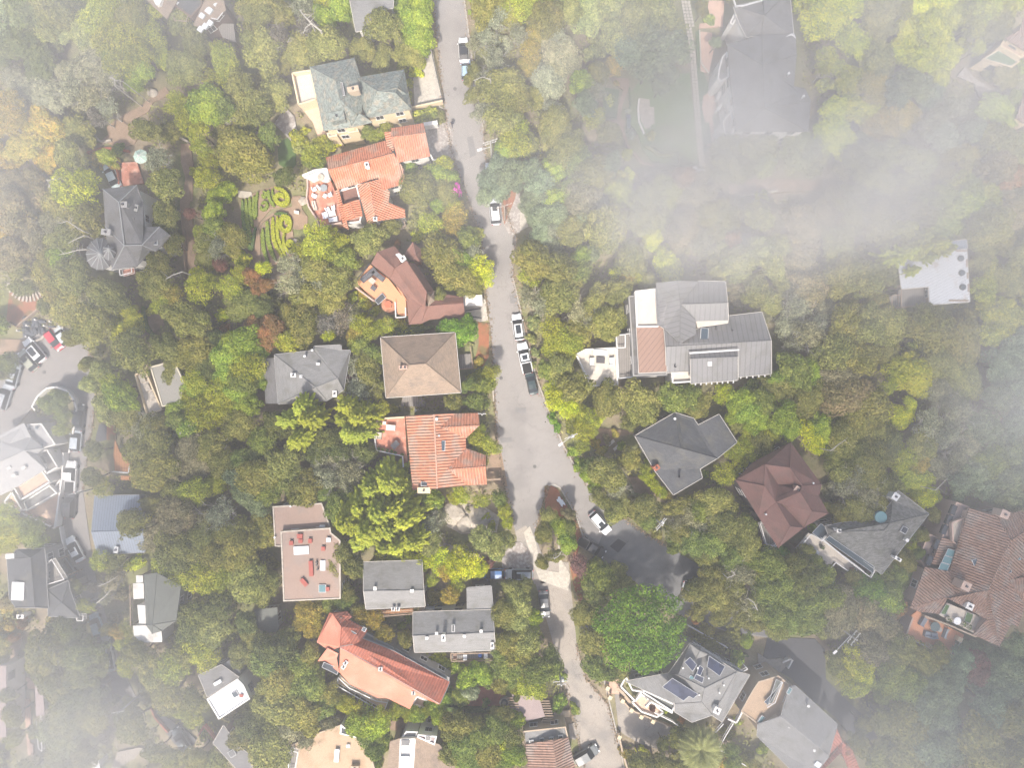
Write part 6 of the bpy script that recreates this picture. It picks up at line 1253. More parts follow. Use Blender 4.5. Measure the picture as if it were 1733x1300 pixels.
HG, HY = (.21, .27, .045), (.33, .35, .03)
for i, (ps, w_, c_) in enumerate((('160,300 165,480 190,680 215,860 250,960 290,1010', .5, (.15, .22, .05)), ('210,290 215,440 235,640 265,800 290,900', .45, HG), ('265,270 262,420 280,560 300,690', .42, HG), ('320,250 310,380 320,500 335,580', .4, HG), ('370,200 345,330 345,460 355,540', .38, HG),
    ('520,170 520,270 560,340 600,400', .45, HG), ('575,150 575,240 600,310 640,370', .25, HG), ('440,700 440,860 455,1000 520,1190', .5, HG), ('505,600 505,800 530,960 620,1150', .55, HG), ('580,540 580,760 600,900 730,1130', .5, HY), ('645,530 635,720 660,880 760,1090', .42, HY), ('250,960 290,1010 300,900 340,680', .4, (.10, .16, .05)))):
    hedge('G', ps, w_, .6, c_, 'clipped garden hedge, row %s from the west in the fan' % 'one two three four five six seven eight nine ten eleven twelve'.split()[i])
hedge('G', '600,135 700,160 780,240 785,330 730,370 660,360 615,310 620,260 665,235 715,250 725,280', .62, .8, HY, 'yellow-green hedge spiral, uppermost of three'); hedge('G', '700,520 780,530 820,600 810,700 750,740 690,700 680,620 700,550 750,560 775,600 760,640', .55, .8, HY, 'yellow-green hedge spiral, middle of three')
hedge('G', '740,740 720,860 740,960 800,1030 860,1000 870,930 840,880 790,880 780,920 800,950 830,940', .5, .8, HY, 'yellow-green hedge spiral, lowest of three'); hedge('G', '440,190 480,210 480,260 450,280 435,230', .38, .6, HG, 'tiny oval hedge ring in the upper fan'); hedge('G', '420,360 480,330 510,380 470,440 420,440 410,390', .38, .6, HG, 'small oval hedge ring by the curving path'); hedge('G', '600,500 680,490 780,500', .4, .8, (.1, .16, .04), 'dark hedge bar under the curving path')
hedge('A3', '885,940 935,970 990,1005 1070,1000', .3, .7, (.25, .27, .05), 'angled yellow hedge line at the foot of the lawn'); hedge('A3', '925,930 1000,975 1075,970 1110,965 1112,1060', .45, .8, (.12, .17, .04), 'stepped green hedge at the foot of the lawn'); hedge('A3', '1115,1060 1200,1055', .35, .8, (.17, .2, .05), 'short hedge between lawn and gateway'); hedge('A3', '785,560 790,640 795,680', .3, .6, (.1, .15, .04), 'short straight hedge west of the stone terrace')
hedge('B1', '925,760 925,830 935,890 985,950', .5, 1.0, (.16, .24, .03), 'curved bright green hedge round the brown soil patch'); hedge('A1', '870,820 900,850 860,860', .3, .4, HG, 'small hedge on the sandy terrace') ; hedge('D3', '1200,390 1290,440 1390,520 1480,570 1560,580', .5, 1.0, (.07, .1, .03), 'dark hedge along the white railed walk'); hedge('D2', '920,940 1080,900 1290,930 1600,935', .6, 1.2, (.1, .15, .035), 'long hedge below the red brick court')
hedge('B2', '880,905 1000,915 1165,890', .9, 1.8, (.12, .16, .04), 'tall hedge between the brown garage roof and the hip roof')
# ---------------------------------------------------------------- the walker on the street edge
def person(t, x, y, label):
    g = T(t, x, y, .9); me = bpy.data.meshes.new('person'); J = [((0, 0, .95), .15), ((0, 0, 1.2), .16), ((0, .02, 1.42), .15), ((0, .03, 1.52), .06), ((0, .05, 1.66), .11), ((-.2, .02, 1.42), .07), ((-.27, .1, 1.15), .05), ((-.25, .26, .98), .04), ((.2, .02, 1.42), .07), ((.27, -.08, 1.15), .05), ((.24, -.16, .92), .04),
        ((-.1, 0, .88), .1), ((-.11, -.18, .5), .075), ((-.1, -.42, .12), .05), ((-.1, -.32, .05), .045), ((.1, 0, .88), .1), ((.11, .22, .52), .075), ((.1, .3, .1), .05), ((.1, .42, .05), .045)]
    E = [(0, 1), (1, 2), (2, 3), (3, 4), (2, 5), (5, 6), (6, 7), (2, 8), (8, 9), (9, 10), (0, 11), (11, 12), (12, 13), (13, 14), (0, 15), (15, 16), (16, 17), (17, 18)]
    me.from_pydata([j[0] for j in J], E, []); o = bpy.data.objects.new('person', me); C.objects.link(o); o.location = (g.x, g.y, .03); o.rotation_euler = (0, 0, R(8))
    sm = o.modifiers.new('skin', 'SKIN'); sv = me.skin_vertices[0].data
    for i, j in enumerate(J): sv[i].radius = (j[1], j[1])
    sv[0].use_root = True; o.modifiers.new('sub', 'SUBSURF').levels = 2; me.materials.append(o_('dark_clothes', (.05, .05, .07), nz=.2)); tag(o, label, 'person')
    b = MB(); b.tube((g.x, g.y - .0, 1.72), (g.x, g.y + .0, 1.8), .12, .07, 10); hr = b.build('tmp', o_('dark_hair', (.02, .015, .012), nz=.2)); hr.name = 'hair'; hr.parent = o; hr.location = (0, .05, 1.66); hr.rotation_euler = (0, 0, 0)
person('A2', 1283, 798, 'person in dark clothes walking along the edge of the upper street')
# ---------------------------------------------------------------- crowns read off the photograph (tile, x, y, radius, colour)
plants('A1', '60,60,130,b 190,70,130,d 330,50,110,o 620,110,110,y 740,60,100,y 860,120,95,o 570,215,95,p 700,235,105,y 830,260,110,y 970,230,100,y 900,340,90,y 1000,70,80,y 780,420,95,y 900,430,90,l 730,380,80,l 640,30,80,y '
 '60,690,95,a 40,810,90,a 130,770,60,a 470,1230,130,Y 560,1180,80,Y 1450,380,85,y 1480,470,85,y 1420,330,60,y 1330,680,110,l 1440,720,90,v 1180,690,90,y 1220,780,90,y 1150,640,60,y 450,1010,80,o '
 '720,520,80,g 600,640,95,g 700,720,90,g 480,590,100,g 640,760,70,z 960,850,110,o 1080,900,110,o 1030,1040,90,g 1080,1200,125,o 970,1180,80,o 1180,130,95,o 1270,260,100,o '
 '700,1020,60,yb 640,1040,50,as 740,1060,45,as 760,970,45,ls 1590,1010,120,o 1530,880,100,o 1650,900,90,o 1600,1130,80,o 1650,700,90,o 1560,560,80,o 1290,860,70,y 1310,960,60,y 1350,1040,60,y 1340,1160,70,y 1420,850,50,os 1270,1110,45,ys')
plants('A2', '30,60,80,o 560,60,90,l 480,30,90,y 450,110,70,l 160,260,80,z 60,330,110,o 330,60,85,g 350,180,60,z 480,290,110,o 560,230,90,o 400,330,80,o 420,400,70,o 600,300,80,o '
 '850,180,140,o 760,260,120,o 900,330,120,o 700,330,95,o 1030,150,100,l 1060,260,95,l 1080,60,80,l 820,80,80,o 1000,360,70,o 1080,400,45,ys 960,430,45,ys 1000,540,30,ys 1005,620,28,ys 1050,470,45,Ys 1000,660,22,Ys '
 '860,850,70,y 800,880,60,y 740,860,45,v 440,950,90,y 380,1000,70,y 290,900,60,ys 330,850,35,ys 520,930,50,Ys 300,960,55,ps 360,1050,40,v 420,1040,60,v '
 '1225,1065,62,Y 1000,1090,60,l 1080,760,55,ys 1150,750,50,ys 1200,760,45,os 60,1000,90,o 200,1150,80,d 100,880,80,v '
 '1490,60,85,o 1560,120,90,g 1640,60,90,o 1500,250,70,g 1420,300,60,g 1460,420,80,o 1560,400,90,g 1490,520,90,g 1420,620,70,o 1600,560,100,o 1480,720,95,g 1600,780,90,o 1690,650,80,o '
 '1400,0,18,ls 1395,80,16,ls 1690,930,90,y 1640,980,80,l 1580,1080,95,b 1650,1130,90,b 1520,1180,95,b 1600,1240,85,b 1500,1270,75,b 1060,1220,110,o 960,1270,100,o 1170,1150,90,l 1260,1160,60,l')
plants('A3', '60,50,90,y 170,60,80,y 60,220,75,g 150,330,70,a 320,230,60,g 250,120,90,o 380,80,90,p 60,500,85,o 60,850,85,y 20,760,60,g 130,930,60,o 480,530,75,l 560,600,90,g 500,680,75,b 580,480,80,o 560,760,90,y 640,860,80,o 700,940,70,o 770,1000,50,Y '
 '290,700,60,g 300,830,90,o 380,960,90,o 460,1060,100,v 290,1110,80,l 540,1150,95,o 650,1080,80,b 780,1140,50,Ys 850,1150,40,as 700,1150,60,ys 380,1250,80,v 130,1110,80,b 200,1200,90,b 60,1110,70,b '
 '770,720,22,Gs 790,870,38,Gs 770,1000,35,Ys 660,650,35,ys 700,540,22,as 700,60,110,p 820,100,120,p 960,80,110,p 900,250,140,b 1020,330,130,b 780,330,120,b 690,250,100,p 900,440,110,b 1030,480,90,b 1060,200,90,p 980,560,70,b '
 '920,880,35,ys 1250,60,55,o 1300,120,40,ls 1340,280,45,b 1380,500,40,b 1420,600,30,R 1390,700,30,os 1540,120,50,o 1000,1200,70,y 1130,1140,70,r 1240,1160,60,w 1400,960,110,p 1520,1000,100,p 1630,930,90,p 1440,1080,90,o 1650,1080,80,p 1350,1060,80,o')
plants('A4', '440,380,75,Y 480,440,75,yt 420,460,50,yt 560,650,50,ys 560,770,40,Ys 860,660,30,as 860,480,22,Gs 1420,310,42,Y 1480,60,90,y 1600,60,80,y 1400,150,80,y 1540,160,80,o 1660,640,50,l 1480,860,60,y 1560,920,90,o 1480,1180,22,as 1290,1200,90,y 1360,1240,80,l 1180,1280,90,l 1650,1150,90,r 1560,1080,80,w 840,1010,95,p 960,1030,90,p 1060,1060,80,p 740,1000,80,p 640,1030,80,o 1120,790,90,g 1250,700,95,g 1190,880,80,G 1380,850,80,b 1000,560,100,b 900,600,90,b 1480,490,45,os')
plants('B1', '70,140,110,w 180,180,100,w 60,320,100,a 200,330,80,w 60,420,90,w 400,90,90,o 360,220,90,g 560,200,90,o 620,130,70,o 640,270,65,o 430,320,80,o 400,440,80,l 330,540,100,o 470,560,90,o 1080,170,100,o 1110,100,80,o 1240,160,48,R 1030,470,95,o 960,520,80,o 1130,360,80,o 1010,620,90,o 900,600,90,o '
 '1280,560,70,Y 1290,640,90,y 1360,610,60,y 1430,490,40,R 1390,150,70,l 1300,280,55,y 1330,350,60,o 1420,380,70,g 1400,250,70,v 1500,330,90,o 1530,420,80,o 1630,570,55,r 1700,620,40,r 1500,640,80,y 1560,560,60,y 1690,520,45,Y 1060,740,80,y 1000,770,50,ys 1120,700,70,a 1450,820,50,Ys 1460,900,35,rs '
 '1650,880,60,r 1700,950,60,r 1660,1010,35,R 1710,900,50,a 200,640,70,d 130,640,70,o 300,760,60,o 610,740,100,g 600,870,110,o 700,690,90,o 640,960,90,o 520,900,95,o 480,960,80,o 1210,850,110,o 1130,900,90,o 1330,900,100,o 1270,960,60,a 760,960,40,ys '
 '1560,1010,120,l 1480,1080,100,l 1640,1060,90,l 1600,1150,110,y 1480,1200,90,l 1580,1260,90,v 1680,1210,70,l 1520,980,70,y 1250,1060,95,o 1350,1140,90,d 1280,1250,95,y 870,1060,110,o 760,1090,90,o 980,1060,100,o 1100,1030,100,o 1120,1180,95,o 660,1170,80,p 600,1260,80,p 560,1130,50,o 1390,980,70,d 60,1130,80,v 20,1200,60,o')
plants('B2', '410,350,125,y 360,300,75,y 470,300,80,y 470,420,70,y 340,420,70,y 750,330,120,o 850,310,90,o 640,380,100,o 600,470,80,v 680,300,80,o 230,490,95,g 330,560,100,g 250,620,90,g 420,620,100,g 400,520,80,o 540,600,90,o 480,730,80,o 350,700,80,o 580,480,60,v 880,250,60,o '
 '1140,110,110,o 1040,60,90,o 1230,20,70,o 1140,225,75,y 1060,300,50,Ys 1190,100,50,l 1300,170,80,a 1300,240,70,a 1290,110,50,y 1180,260,50,a 1220,430,110,o 1130,480,95,o 1300,380,80,o 1390,320,70,v 1440,290,60,y 1330,470,85,l 1450,500,110,Y 1500,570,80,Y 1420,420,70,g 1300,560,90,o 1190,590,90,o 1390,640,75,o 1200,680,60,o 1440,590,60,y '
 '60,510,60,Y 85,620,50,r 20,650,40,r 120,920,90,r 60,950,70,r 220,990,80,y 480,950,40,Y 480,800,55,R 560,830,90,z 460,870,80,z 330,890,90,o 250,800,90,o 400,960,70,o 60,780,60,d 700,880,70,y 860,890,60,y 780,910,60,y 660,940,60,a 950,900,60,ys 1050,910,50,ys 710,820,26,ys 640,700,40,ys 720,740,45,ys 790,790,35,ys 700,690,35,as '
 '1320,930,115,k 1380,890,80,k 1250,900,75,k 1450,1120,38,as 780,1070,85,v 690,1010,70,v 640,1140,100,g 740,1170,80,o 700,1250,80,g 1540,1180,65,y 1560,1240,55,y 1500,1270,60,v 1430,1230,60,ys 1380,1270,60,v 930,360,30,r 1010,480,30,v')
plants('B3', '200,60,95,b 260,150,100,b 180,200,90,b 310,190,75,b 220,290,85,b 130,110,70,b 200,340,50,b 300,60,75,l 470,60,90,w 400,150,90,o 420,270,80,o 60,-10,45,b 280,270,70,g 500,180,90,b 640,130,110,o 620,260,120,o 900,90,110,p 880,200,100,p 1110,170,75,w 1130,270,80,w 1080,350,70,o 1010,400,45,Ys 470,440,60,l 440,430,35,Y 540,420,60,b 160,460,90,o 270,430,90,o 140,560,75,y 330,540,95,o 450,550,80,v 600,390,90,o 740,330,100,o 800,450,90,o '
 '700,550,45,Y 770,580,50,a 840,570,45,Y 900,600,50,o 130,700,90,g 230,740,90,g 330,690,95,o 440,790,95,g 550,830,90,g 640,870,100,o 700,780,80,w 560,720,80,o 700,660,70,o 290,930,90,y 380,980,90,y 440,920,80,o 370,1060,70,y 280,1040,65,y 170,860,50,ps 150,970,35,ps 180,1060,35,ps 160,1140,30,ps 330,1160,80,o 240,1170,60,v 400,1220,80,o 270,1280,45,Y '
 '1250,350,100,g 1380,430,80,p 1450,350,60,r 1600,400,100,p 1700,480,90,p 1620,180,90,p 1480,480,90,o 1360,530,80,o 1640,70,60,Ys 1600,650,80,o 1560,720,60,w 1690,730,80,o 1450,640,40,w 1660,830,60,g')
plants('B4', '70,180,70,w 120,160,60,w 800,200,95,o 900,130,90,o 1000,180,90,o 1080,100,90,v 900,280,90,c 1010,330,90,c 1100,360,85,c 1160,420,75,c 1050,460,80,c 900,430,90,o 960,540,65,c 800,380,90,o 820,520,95,o 700,580,95,o 560,560,95,o 880,620,70,o 780,660,80,o 1340,90,100,l 1420,130,95,l 1480,60,90,y 1250,40,80,y 1500,250,100,o 1450,170,90,v 1480,350,90,o 1600,200,90,o 1450,650,80,y 1470,720,60,y 330,650,90,w 250,760,95,g 310,940,100,g 380,880,80,g 220,1010,70,g 700,880,100,o 560,860,95,o 840,880,100,o 1100,900,110,o 1200,840,95,o 1050,860,80,o 230,1180,110,v 150,1220,90,l 330,1190,90,l 500,1060,110,o 640,1100,100,o 500,1200,90,w 1650,40,60,w 1700,10,60,R')
plants('C1', '330,170,60,v 400,150,60,v 420,240,60,v 400,330,50,y 360,120,40,vs 60,880,90,y 150,960,50,y 230,1000,90,v 620,470,80,o 580,560,70,o 600,640,75,o 660,700,70,y 640,520,50,o 780,120,100,l 700,190,95,p 760,60,90,y 820,220,90,o 900,290,90,g 960,330,100,g 850,400,100,o 960,450,110,o 1050,500,90,g 1010,300,80,o 870,480,80,o 1000,600,100,o 900,620,80,o 1120,640,95,o 860,950,110,o 820,880,80,o 900,1000,70,o 1160,270,75,v 1230,330,80,l 1150,200,80,l 1290,210,90,y 1350,260,100,y 1270,60,95,l 1440,90,110,y 1550,90,80,l 1450,180,90,y 1600,170,80,l 1490,30,80,Y 1220,110,70,y 1550,290,80,o 1600,370,80,o 1370,430,90,o 1300,440,80,w 1240,440,70,w 1320,540,90,o 1450,560,80,o 1240,730,90,y 1300,740,70,y 1160,760,70,o 1560,640,95,b 1660,640,95,o 1600,730,90,b 1680,800,90,b 1560,540,90,v 1650,520,80,d 1440,880,100,g 1350,950,95,g 1160,1130,100,o 1290,1050,95,o 1400,1150,100,o 1150,880,90,w 650,1180,80,y 740,1200,80,o 880,1190,60,Ys 1500,1000,95,o 1550,1120,90,o')
plants('C2', '340,180,115,c 250,270,100,c 380,260,90,c 310,390,85,c 160,300,90,d 620,180,90,c 700,250,100,c 640,340,90,c 700,350,80,c 590,260,70,c 680,80,90,g 760,60,70,o 600,60,70,o 830,200,50,y 900,200,35,ys 480,400,90,d 420,480,80,d 550,470,80,d 60,400,80,v 200,580,110,o 90,620,110,o 300,600,105,o 210,690,90,o 100,720,90,v 330,720,90,o 20,540,80,d 430,530,80,g 560,520,90,g 480,640,100,g 640,600,90,g 620,700,80,g 450,750,70,v 720,480,70,d '
 '880,660,120,c 780,700,110,c 960,690,90,c 700,820,120,c 820,850,130,c 930,830,120,c 620,900,110,c 760,960,130,c 890,960,120,c 1000,900,110,c 600,800,90,v 700,1040,90,c 1050,1030,100,c 940,1060,90,c 860,1060,90,c 540,840,90,v 1130,960,90,g 1200,900,85,g 1150,1060,70,p 1160,790,60,l 1180,840,50,v '
 '1340,760,70,Y 1470,790,70,y 1500,800,70,y 1290,780,50,y 1590,780,60,v 1620,860,60,y 1640,930,55,Y 1480,1040,100,p 1580,1080,90,p 1640,1040,65,p 1560,1130,60,p '
 '820,1200,90,y 900,1210,75,y 980,1170,90,y 1080,1190,90,Y 1120,1150,70,Y 1220,1190,85,Y 1300,1230,80,Y 1400,1210,80,Y 1470,1240,60,Y 1350,1160,70,y 1240,1250,60,a 1520,1190,40,R 580,1130,95,o 640,1210,95,o 540,1220,90,o 520,1100,60,o '
 '1290,160,80,o 1360,200,70,o 1230,190,50,o 1440,150,70,v 1540,60,55,y 1520,30,60,y 1450,60,50,v 1440,390,70,y 1500,430,80,y 1440,490,60,y 1560,450,55,y 1460,330,50,y 1500,540,30,y 60,30,60,l')
plants('C3', '330,100,75,Y 380,180,80,Y 300,150,60,Y 290,60,40,Y 290,260,40,ks 320,320,35,ks 430,230,80,y 500,270,80,y 580,250,55,Y 470,330,80,y 540,340,60,y 430,60,90,o 540,80,90,o 640,140,100,o 740,120,100,o 850,160,100,o 700,230,90,o 960,140,95,o 1060,130,90,v 1160,130,85,v 1230,180,70,o 860,240,80,o 780,290,60,o 1170,210,70,o '
 '1390,100,65,Y 1500,150,90,l 1560,220,90,l 1480,230,70,l 1600,280,85,l 1640,150,80,v 1560,360,70,y 600,470,40,as 560,420,40,as 640,400,35,ws 480,430,50,y 560,520,40,ws 690,360,30,as 730,440,30,ls '
 '420,480,40,ls 460,560,50,ls 500,630,50,l 560,700,55,l 530,580,55,v 600,780,80,o 700,860,90,o 760,790,80,o 640,620,80,o 720,580,70,o 790,520,60,o 820,450,55,o 700,700,80,g 820,860,50,v 900,920,60,v 900,640,60,Y 950,700,60,Y 890,590,40,y 990,740,50,Y 1030,760,35,a 910,540,30,Ys 840,780,50,ws 880,850,80,o '
 '1450,470,85,y 1560,470,80,y 1500,560,75,y 1400,620,75,y 1590,540,60,y 1640,430,80,o 1680,370,60,y 1100,830,80,o 1060,860,60,g 1180,900,80,g 1230,960,70,g 1080,950,60,g 1250,780,90,o 1330,820,95,o 1230,860,70,v 1430,760,90,o 1450,860,95,o 1400,960,95,o 1520,960,80,v 1540,1060,80,o 1130,1010,70,o 1200,1060,90,v 1320,1060,95,v 1450,1150,90,v 1280,1150,90,o 1560,1180,80,v 1080,1060,60,v 960,1000,40,os 1060,1100,50,v 1180,1150,70,o 1270,620,30,ls 1420,440,40,rs 1470,300,60,o '
 '260,900,75,o 340,960,90,l 230,1000,75,o 390,880,50,w 380,1060,75,l 260,1110,80,o 340,1150,50,o 220,1190,50,o 400,960,60,v 280,1210,45,o 190,960,45,o 560,1200,55,v 620,1250,60,v 460,1210,60,R 420,1110,30,ws')
plants('C4', '140,60,80,o 230,60,90,o 340,110,95,o 450,60,100,o 560,120,110,w 500,220,100,o 640,90,95,o 830,60,60,y 700,220,110,o 160,230,85,l 120,300,75,l 200,320,80,l 250,190,60,l 340,380,90,Y 400,330,80,l 440,400,70,Y 310,300,60,y 380,440,50,Y 560,400,90,o 660,350,100,o 620,490,90,d 500,480,80,d 760,480,90,d 840,420,90,d 740,380,80,o 980,160,40,Y 980,490,80,y 1050,550,60,a 920,530,70,y 1100,300,100,g 1260,220,110,g 1200,350,100,g 1350,420,100,g 1280,500,90,g 1450,320,110,b 1060,430,80,o 1500,540,100,v 1600,480,90,b 1640,300,90,b 1390,600,90,b 1600,650,90,b 1300,680,80,b 1460,700,95,b 1600,760,90,b 1280,770,50,b '
 '1080,780,85,Y 1130,760,50,y 1020,760,40,y 640,620,100,g 560,700,90,g 700,740,95,g 520,820,90,o 620,850,90,o 740,820,80,o 820,700,70,o 800,620,80,o 540,600,80,o 700,590,90,o 540,910,50,o 460,840,50,o 620,930,60,o 350,970,35,ls 30,1100,30,Ys 980,1080,50,y 1050,1010,60,o 1130,880,60,o 980,1010,50,v 60,1180,95,v 130,1140,80,k 220,1220,90,d 350,1200,80,v 300,1110,60,o 1170,860,60,o 950,1180,80,o 1030,1130,50,v 900,1260,80,o 1680,60,90,b 1560,130,100,b 1650,560,80,b')
plants('D1', '1060,20,110,y 1160,60,100,y 1280,60,110,y 1360,90,90,y 1200,-20,80,y 1450,50,90,y 1600,80,110,o 1660,180,90,o 1640,20,80,y 1550,130,80,o 1300,320,110,d 1240,420,100,d 1420,260,100,d 1180,280,60,d 1360,420,90,o 1260,520,110,y 1330,590,110,y 1180,560,90,o 1120,650,100,y 1380,540,90,y 1230,650,90,o 1150,590,70,y 860,480,60,y 900,560,90,o 820,640,80,y 1000,540,90,o 1010,680,95,o 940,780,95,o 800,500,50,y 760,420,60,a 820,400,60,y 740,330,40,ws 700,400,50,o 560,250,60,y 500,130,60,o 560,100,60,o 520,240,50,o 1090,830,90,o 1190,780,90,o 1260,850,80,o 1180,920,70,y 1250,980,60,y 1640,460,90,o 1560,560,90,o 1640,640,90,o 1600,350,90,d 1680,750,90,o 1690,870,80,o 1560,1100,95,o 1620,1050,90,d 1600,1200,90,o 1480,960,60,ws 1340,1060,60,ys 60,220,60,ws 40,250,50,as 340,330,45,as 150,360,45,rs 60,370,60,as '
 '300,560,110,o 200,560,90,o 430,430,110,d 540,560,110,d 400,620,100,o 540,700,110,d 380,760,110,o 500,840,110,d 640,640,90,o 620,800,80,d 350,920,90,o 600,950,100,o 450,980,110,o 580,1080,100,o 430,1130,110,p 340,1060,80,p 550,1220,100,o 400,1250,90,o 700,1080,60,z 780,950,70,z 850,900,60,o 860,1020,90,o 960,1090,60,g 1020,1190,60,o 1130,1230,80,o 1270,1230,60,o 60,820,60,o 90,960,60,o 240,1060,50,o 100,1100,60,o 70,700,60,ws 690,200,50,gt 620,130,50,zt 760,60,60,wt 780,180,45,ws 100,450,40,r')
plants('D2', '80,30,90,o 60,150,70,o 130,80,60,o 560,80,110,o 620,30,90,o 600,160,75,o 660,110,60,o 530,140,60,o 520,30,60,o 480,230,70,v 580,225,70,v 620,200,50,v 360,300,85,a 320,250,60,a 380,400,85,a 330,430,70,a 310,350,60,a 420,250,50,o 700,320,80,a 780,340,70,a 640,300,50,a 740,400,50,a 850,430,60,a 800,440,40,a 370,560,90,o 300,500,70,o 680,260,40,o '
 '150,540,110,d 80,500,90,d 220,470,80,d 120,620,100,v 50,600,90,d 300,640,95,v 240,720,95,v 380,760,110,v 300,830,110,v 150,730,95,o 80,830,100,o 180,900,110,o 420,900,90,v 460,820,70,o 330,950,100,o 500,1000,70,g 420,1030,80,g 350,1110,90,g 240,1040,100,g 120,1050,110,d 100,1180,110,o 180,1240,80,o 50,950,80,d 630,900,60,y 580,880,50,y 700,1010,100,l 800,1000,95,l 740,1080,95,v 820,1090,80,v 660,960,60,o 790,1180,80,v 850,1150,50,v 700,1150,40,l 920,930,55,y 1000,950,60,y 1060,950,50,l 1180,890,75,l 1240,850,60,l 1200,960,60,l 1110,930,50,y 800,1260,50,v 1260,800,30,ls '
 '1270,180,60,a 1310,120,50,y 1150,80,45,y 1000,330,30,ls 960,380,30,ls 980,460,50,o 1100,590,55,ys 1180,600,60,ys 1240,640,60,ls 1300,650,55,ls 1400,700,75,l 1480,680,75,l 1540,720,70,v 1340,830,75,v 1400,800,60,G 1620,300,95,o 1560,380,60,o 1680,230,80,o 1640,480,80,o 1700,420,70,o 1600,560,80,v 1640,650,90,v 1700,600,80,o 1590,740,60,o 1660,730,50,v 1700,840,30,v 1500,880,30,ls '
 '1340,1020,95,o 1430,960,90,o 1250,1100,90,o 1360,1140,100,v 1470,1080,95,v 1560,1040,90,v 1260,1210,90,o 1400,1250,90,v 1520,1200,90,o 1640,1160,70,Y 1600,1250,60,v 1690,1210,50,y 1600,960,70,o 1660,940,50,ys 1560,920,50,o 1150,1010,30,os')
plants('D3', '50,160,90,p 60,250,95,p 110,110,60,o 60,340,80,p 170,320,60,l 160,390,45,l 60,430,70,v 120,480,80,o 50,560,90,y 150,560,70,o 60,650,80,v 200,660,95,v 290,640,85,v 270,560,70,v 130,740,95,y 200,800,70,y 60,790,60,y 40,1000,80,l 20,1100,90,d 30,1200,80,l 330,700,45,ls 430,920,40,ls 560,60,90,v 620,90,85,v 700,20,80,o '
 '560,160,80,d 500,300,85,o 480,400,80,o 560,480,90,o 520,560,70,o 560,640,80,v 640,680,60,v 480,480,50,o 720,650,60,o 760,1200,40,as 870,1200,50,ys 860,1260,60,o 960,1280,70,o 1000,1140,50,d 1250,200,100,o 1350,250,100,o 1450,300,90,o 1400,160,110,o 1550,240,100,g 1650,180,95,d 1560,100,95,o 1680,60,90,o 1500,40,100,g 1650,330,80,o 1560,380,70,o 1250,330,60,o 1220,100,80,o 1300,60,90,o 1460,440,60,os 1540,470,55,l 1400,460,50,os 1210,340,30,r 780,760,26,y 930,910,24,R 1010,930,22,ls 1120,980,26,r 1190,990,20,o 1500,880,25,ls 1480,1000,26,ls 1420,1080,45,os 1440,1180,50,v 1450,1260,60,v 1540,1230,50,os 1400,1260,40,as')
plant(*px('D3', 860, 400), 292 / 3.8244 * 1.06, 'k', 'B')
plant(*px('D3', 1245, 1180), 140 / 3.8244, 'P', 'p'); plant(*px('D3', 730, 600), 85 / 3.8244, 'P', 'p'); plant(*px('D3', 685, 380), 45 / 3.8244, 'y', 'p')
plant(*px('C4', 978, 160), 34 / 3.8244, 'Y', 'p', 3.0)
plants('D4', '60,30,90,v 150,90,100,v 60,150,100,v 180,200,110,v 300,100,110,d 400,60,100,v 330,220,110,v 100,300,100,v 220,330,100,v 60,380,60,o 330,350,90,v 450,200,100,v 520,280,100,w 600,230,100,w 700,300,90,w 800,230,100,l 720,150,95,k 860,150,70,v 620,80,80,o 820,60,80,v 900,40,60,v 560,380,95,o 450,380,70,o 690,380,90,w 800,380,90,w 900,350,70,o 900,270,60,r '
 '430,560,80,o 500,620,90,o 560,520,90,o 640,600,100,y 560,700,80,y 680,680,80,Y 640,770,80,y 480,680,50,o 720,520,90,w 800,600,90,o 900,540,100,o 1000,520,90,o 860,700,110,v 960,760,110,v 800,800,70,v 900,640,80,o 1060,640,100,o 1100,740,95,b 1160,820,110,b 1050,860,110,b 1180,960,110,b 1080,1000,110,b 960,1010,110,o 880,920,100,o 820,990,90,o 900,1120,110,o 1050,1160,120,b 1200,1120,120,b 760,1080,80,o 680,1020,60,o 580,1050,80,o 640,1130,90,o 700,1220,90,o 820,1230,90,o 960,1260,110,o 1130,1270,110,b 1300,1250,120,o 1430,1150,130,o 1560,1080,130,o 1350,1080,110,o 1500,900,120,b 1600,960,110,o 1480,750,110,b 1600,780,110,b 1620,640,110,b 1400,650,80,R 1300,600,100,b 1160,560,80,o 1520,600,90,b 1660,500,90,b 1350,520,70,b 1260,700,90,b 1600,1250,120,o 1700,1150,90,o 1460,1280,90,o 1700,840,90,b 560,1170,60,r 100,30,60,v 20,1180,40,ls')
plants('C4', '640,850,110,oO 760,830,100,oO 540,880,80,oO 830,700,70,oO')
plants('D3', '1230,150,105,oO 1330,190,110,oO 1430,240,100,oO 1240,260,90,oO 1370,300,85,oO 1500,320,90,oO 1600,250,100,oO 1680,330,80,oO 1320,80,100,oO 1450,130,110,oO')
plants('D4', '40,300,90,oO 120,360,80,oO -40,360,80,oO')
plants('C1', '860,930,115,oO 790,1010,55,oO')
plants('C2', '1290,150,80,oO 1380,230,45,oO 585,1130,95,oO 640,1210,95,oO 530,1220,85,oO')
plants('B4', '900,430,110,cO 1010,400,110,cO 1110,380,90,cO 950,540,80,cO 870,560,90,oO 1180,400,60,cO')
plants('D1', '330,560,100,dO')
plants('C2', '1420,940,28,gs 1500,900,34,ys 1470,980,30,gs 1350,960,26,ys 1540,960,34,ys 1300,800,30,ys 1390,850,22,gs')
plants('A2', '1430,470,62,oO 1390,520,40,oO')
plants('C3', '300,1150,60,oO')
plant(771, 325, 11, 'm', 's', 3.0)
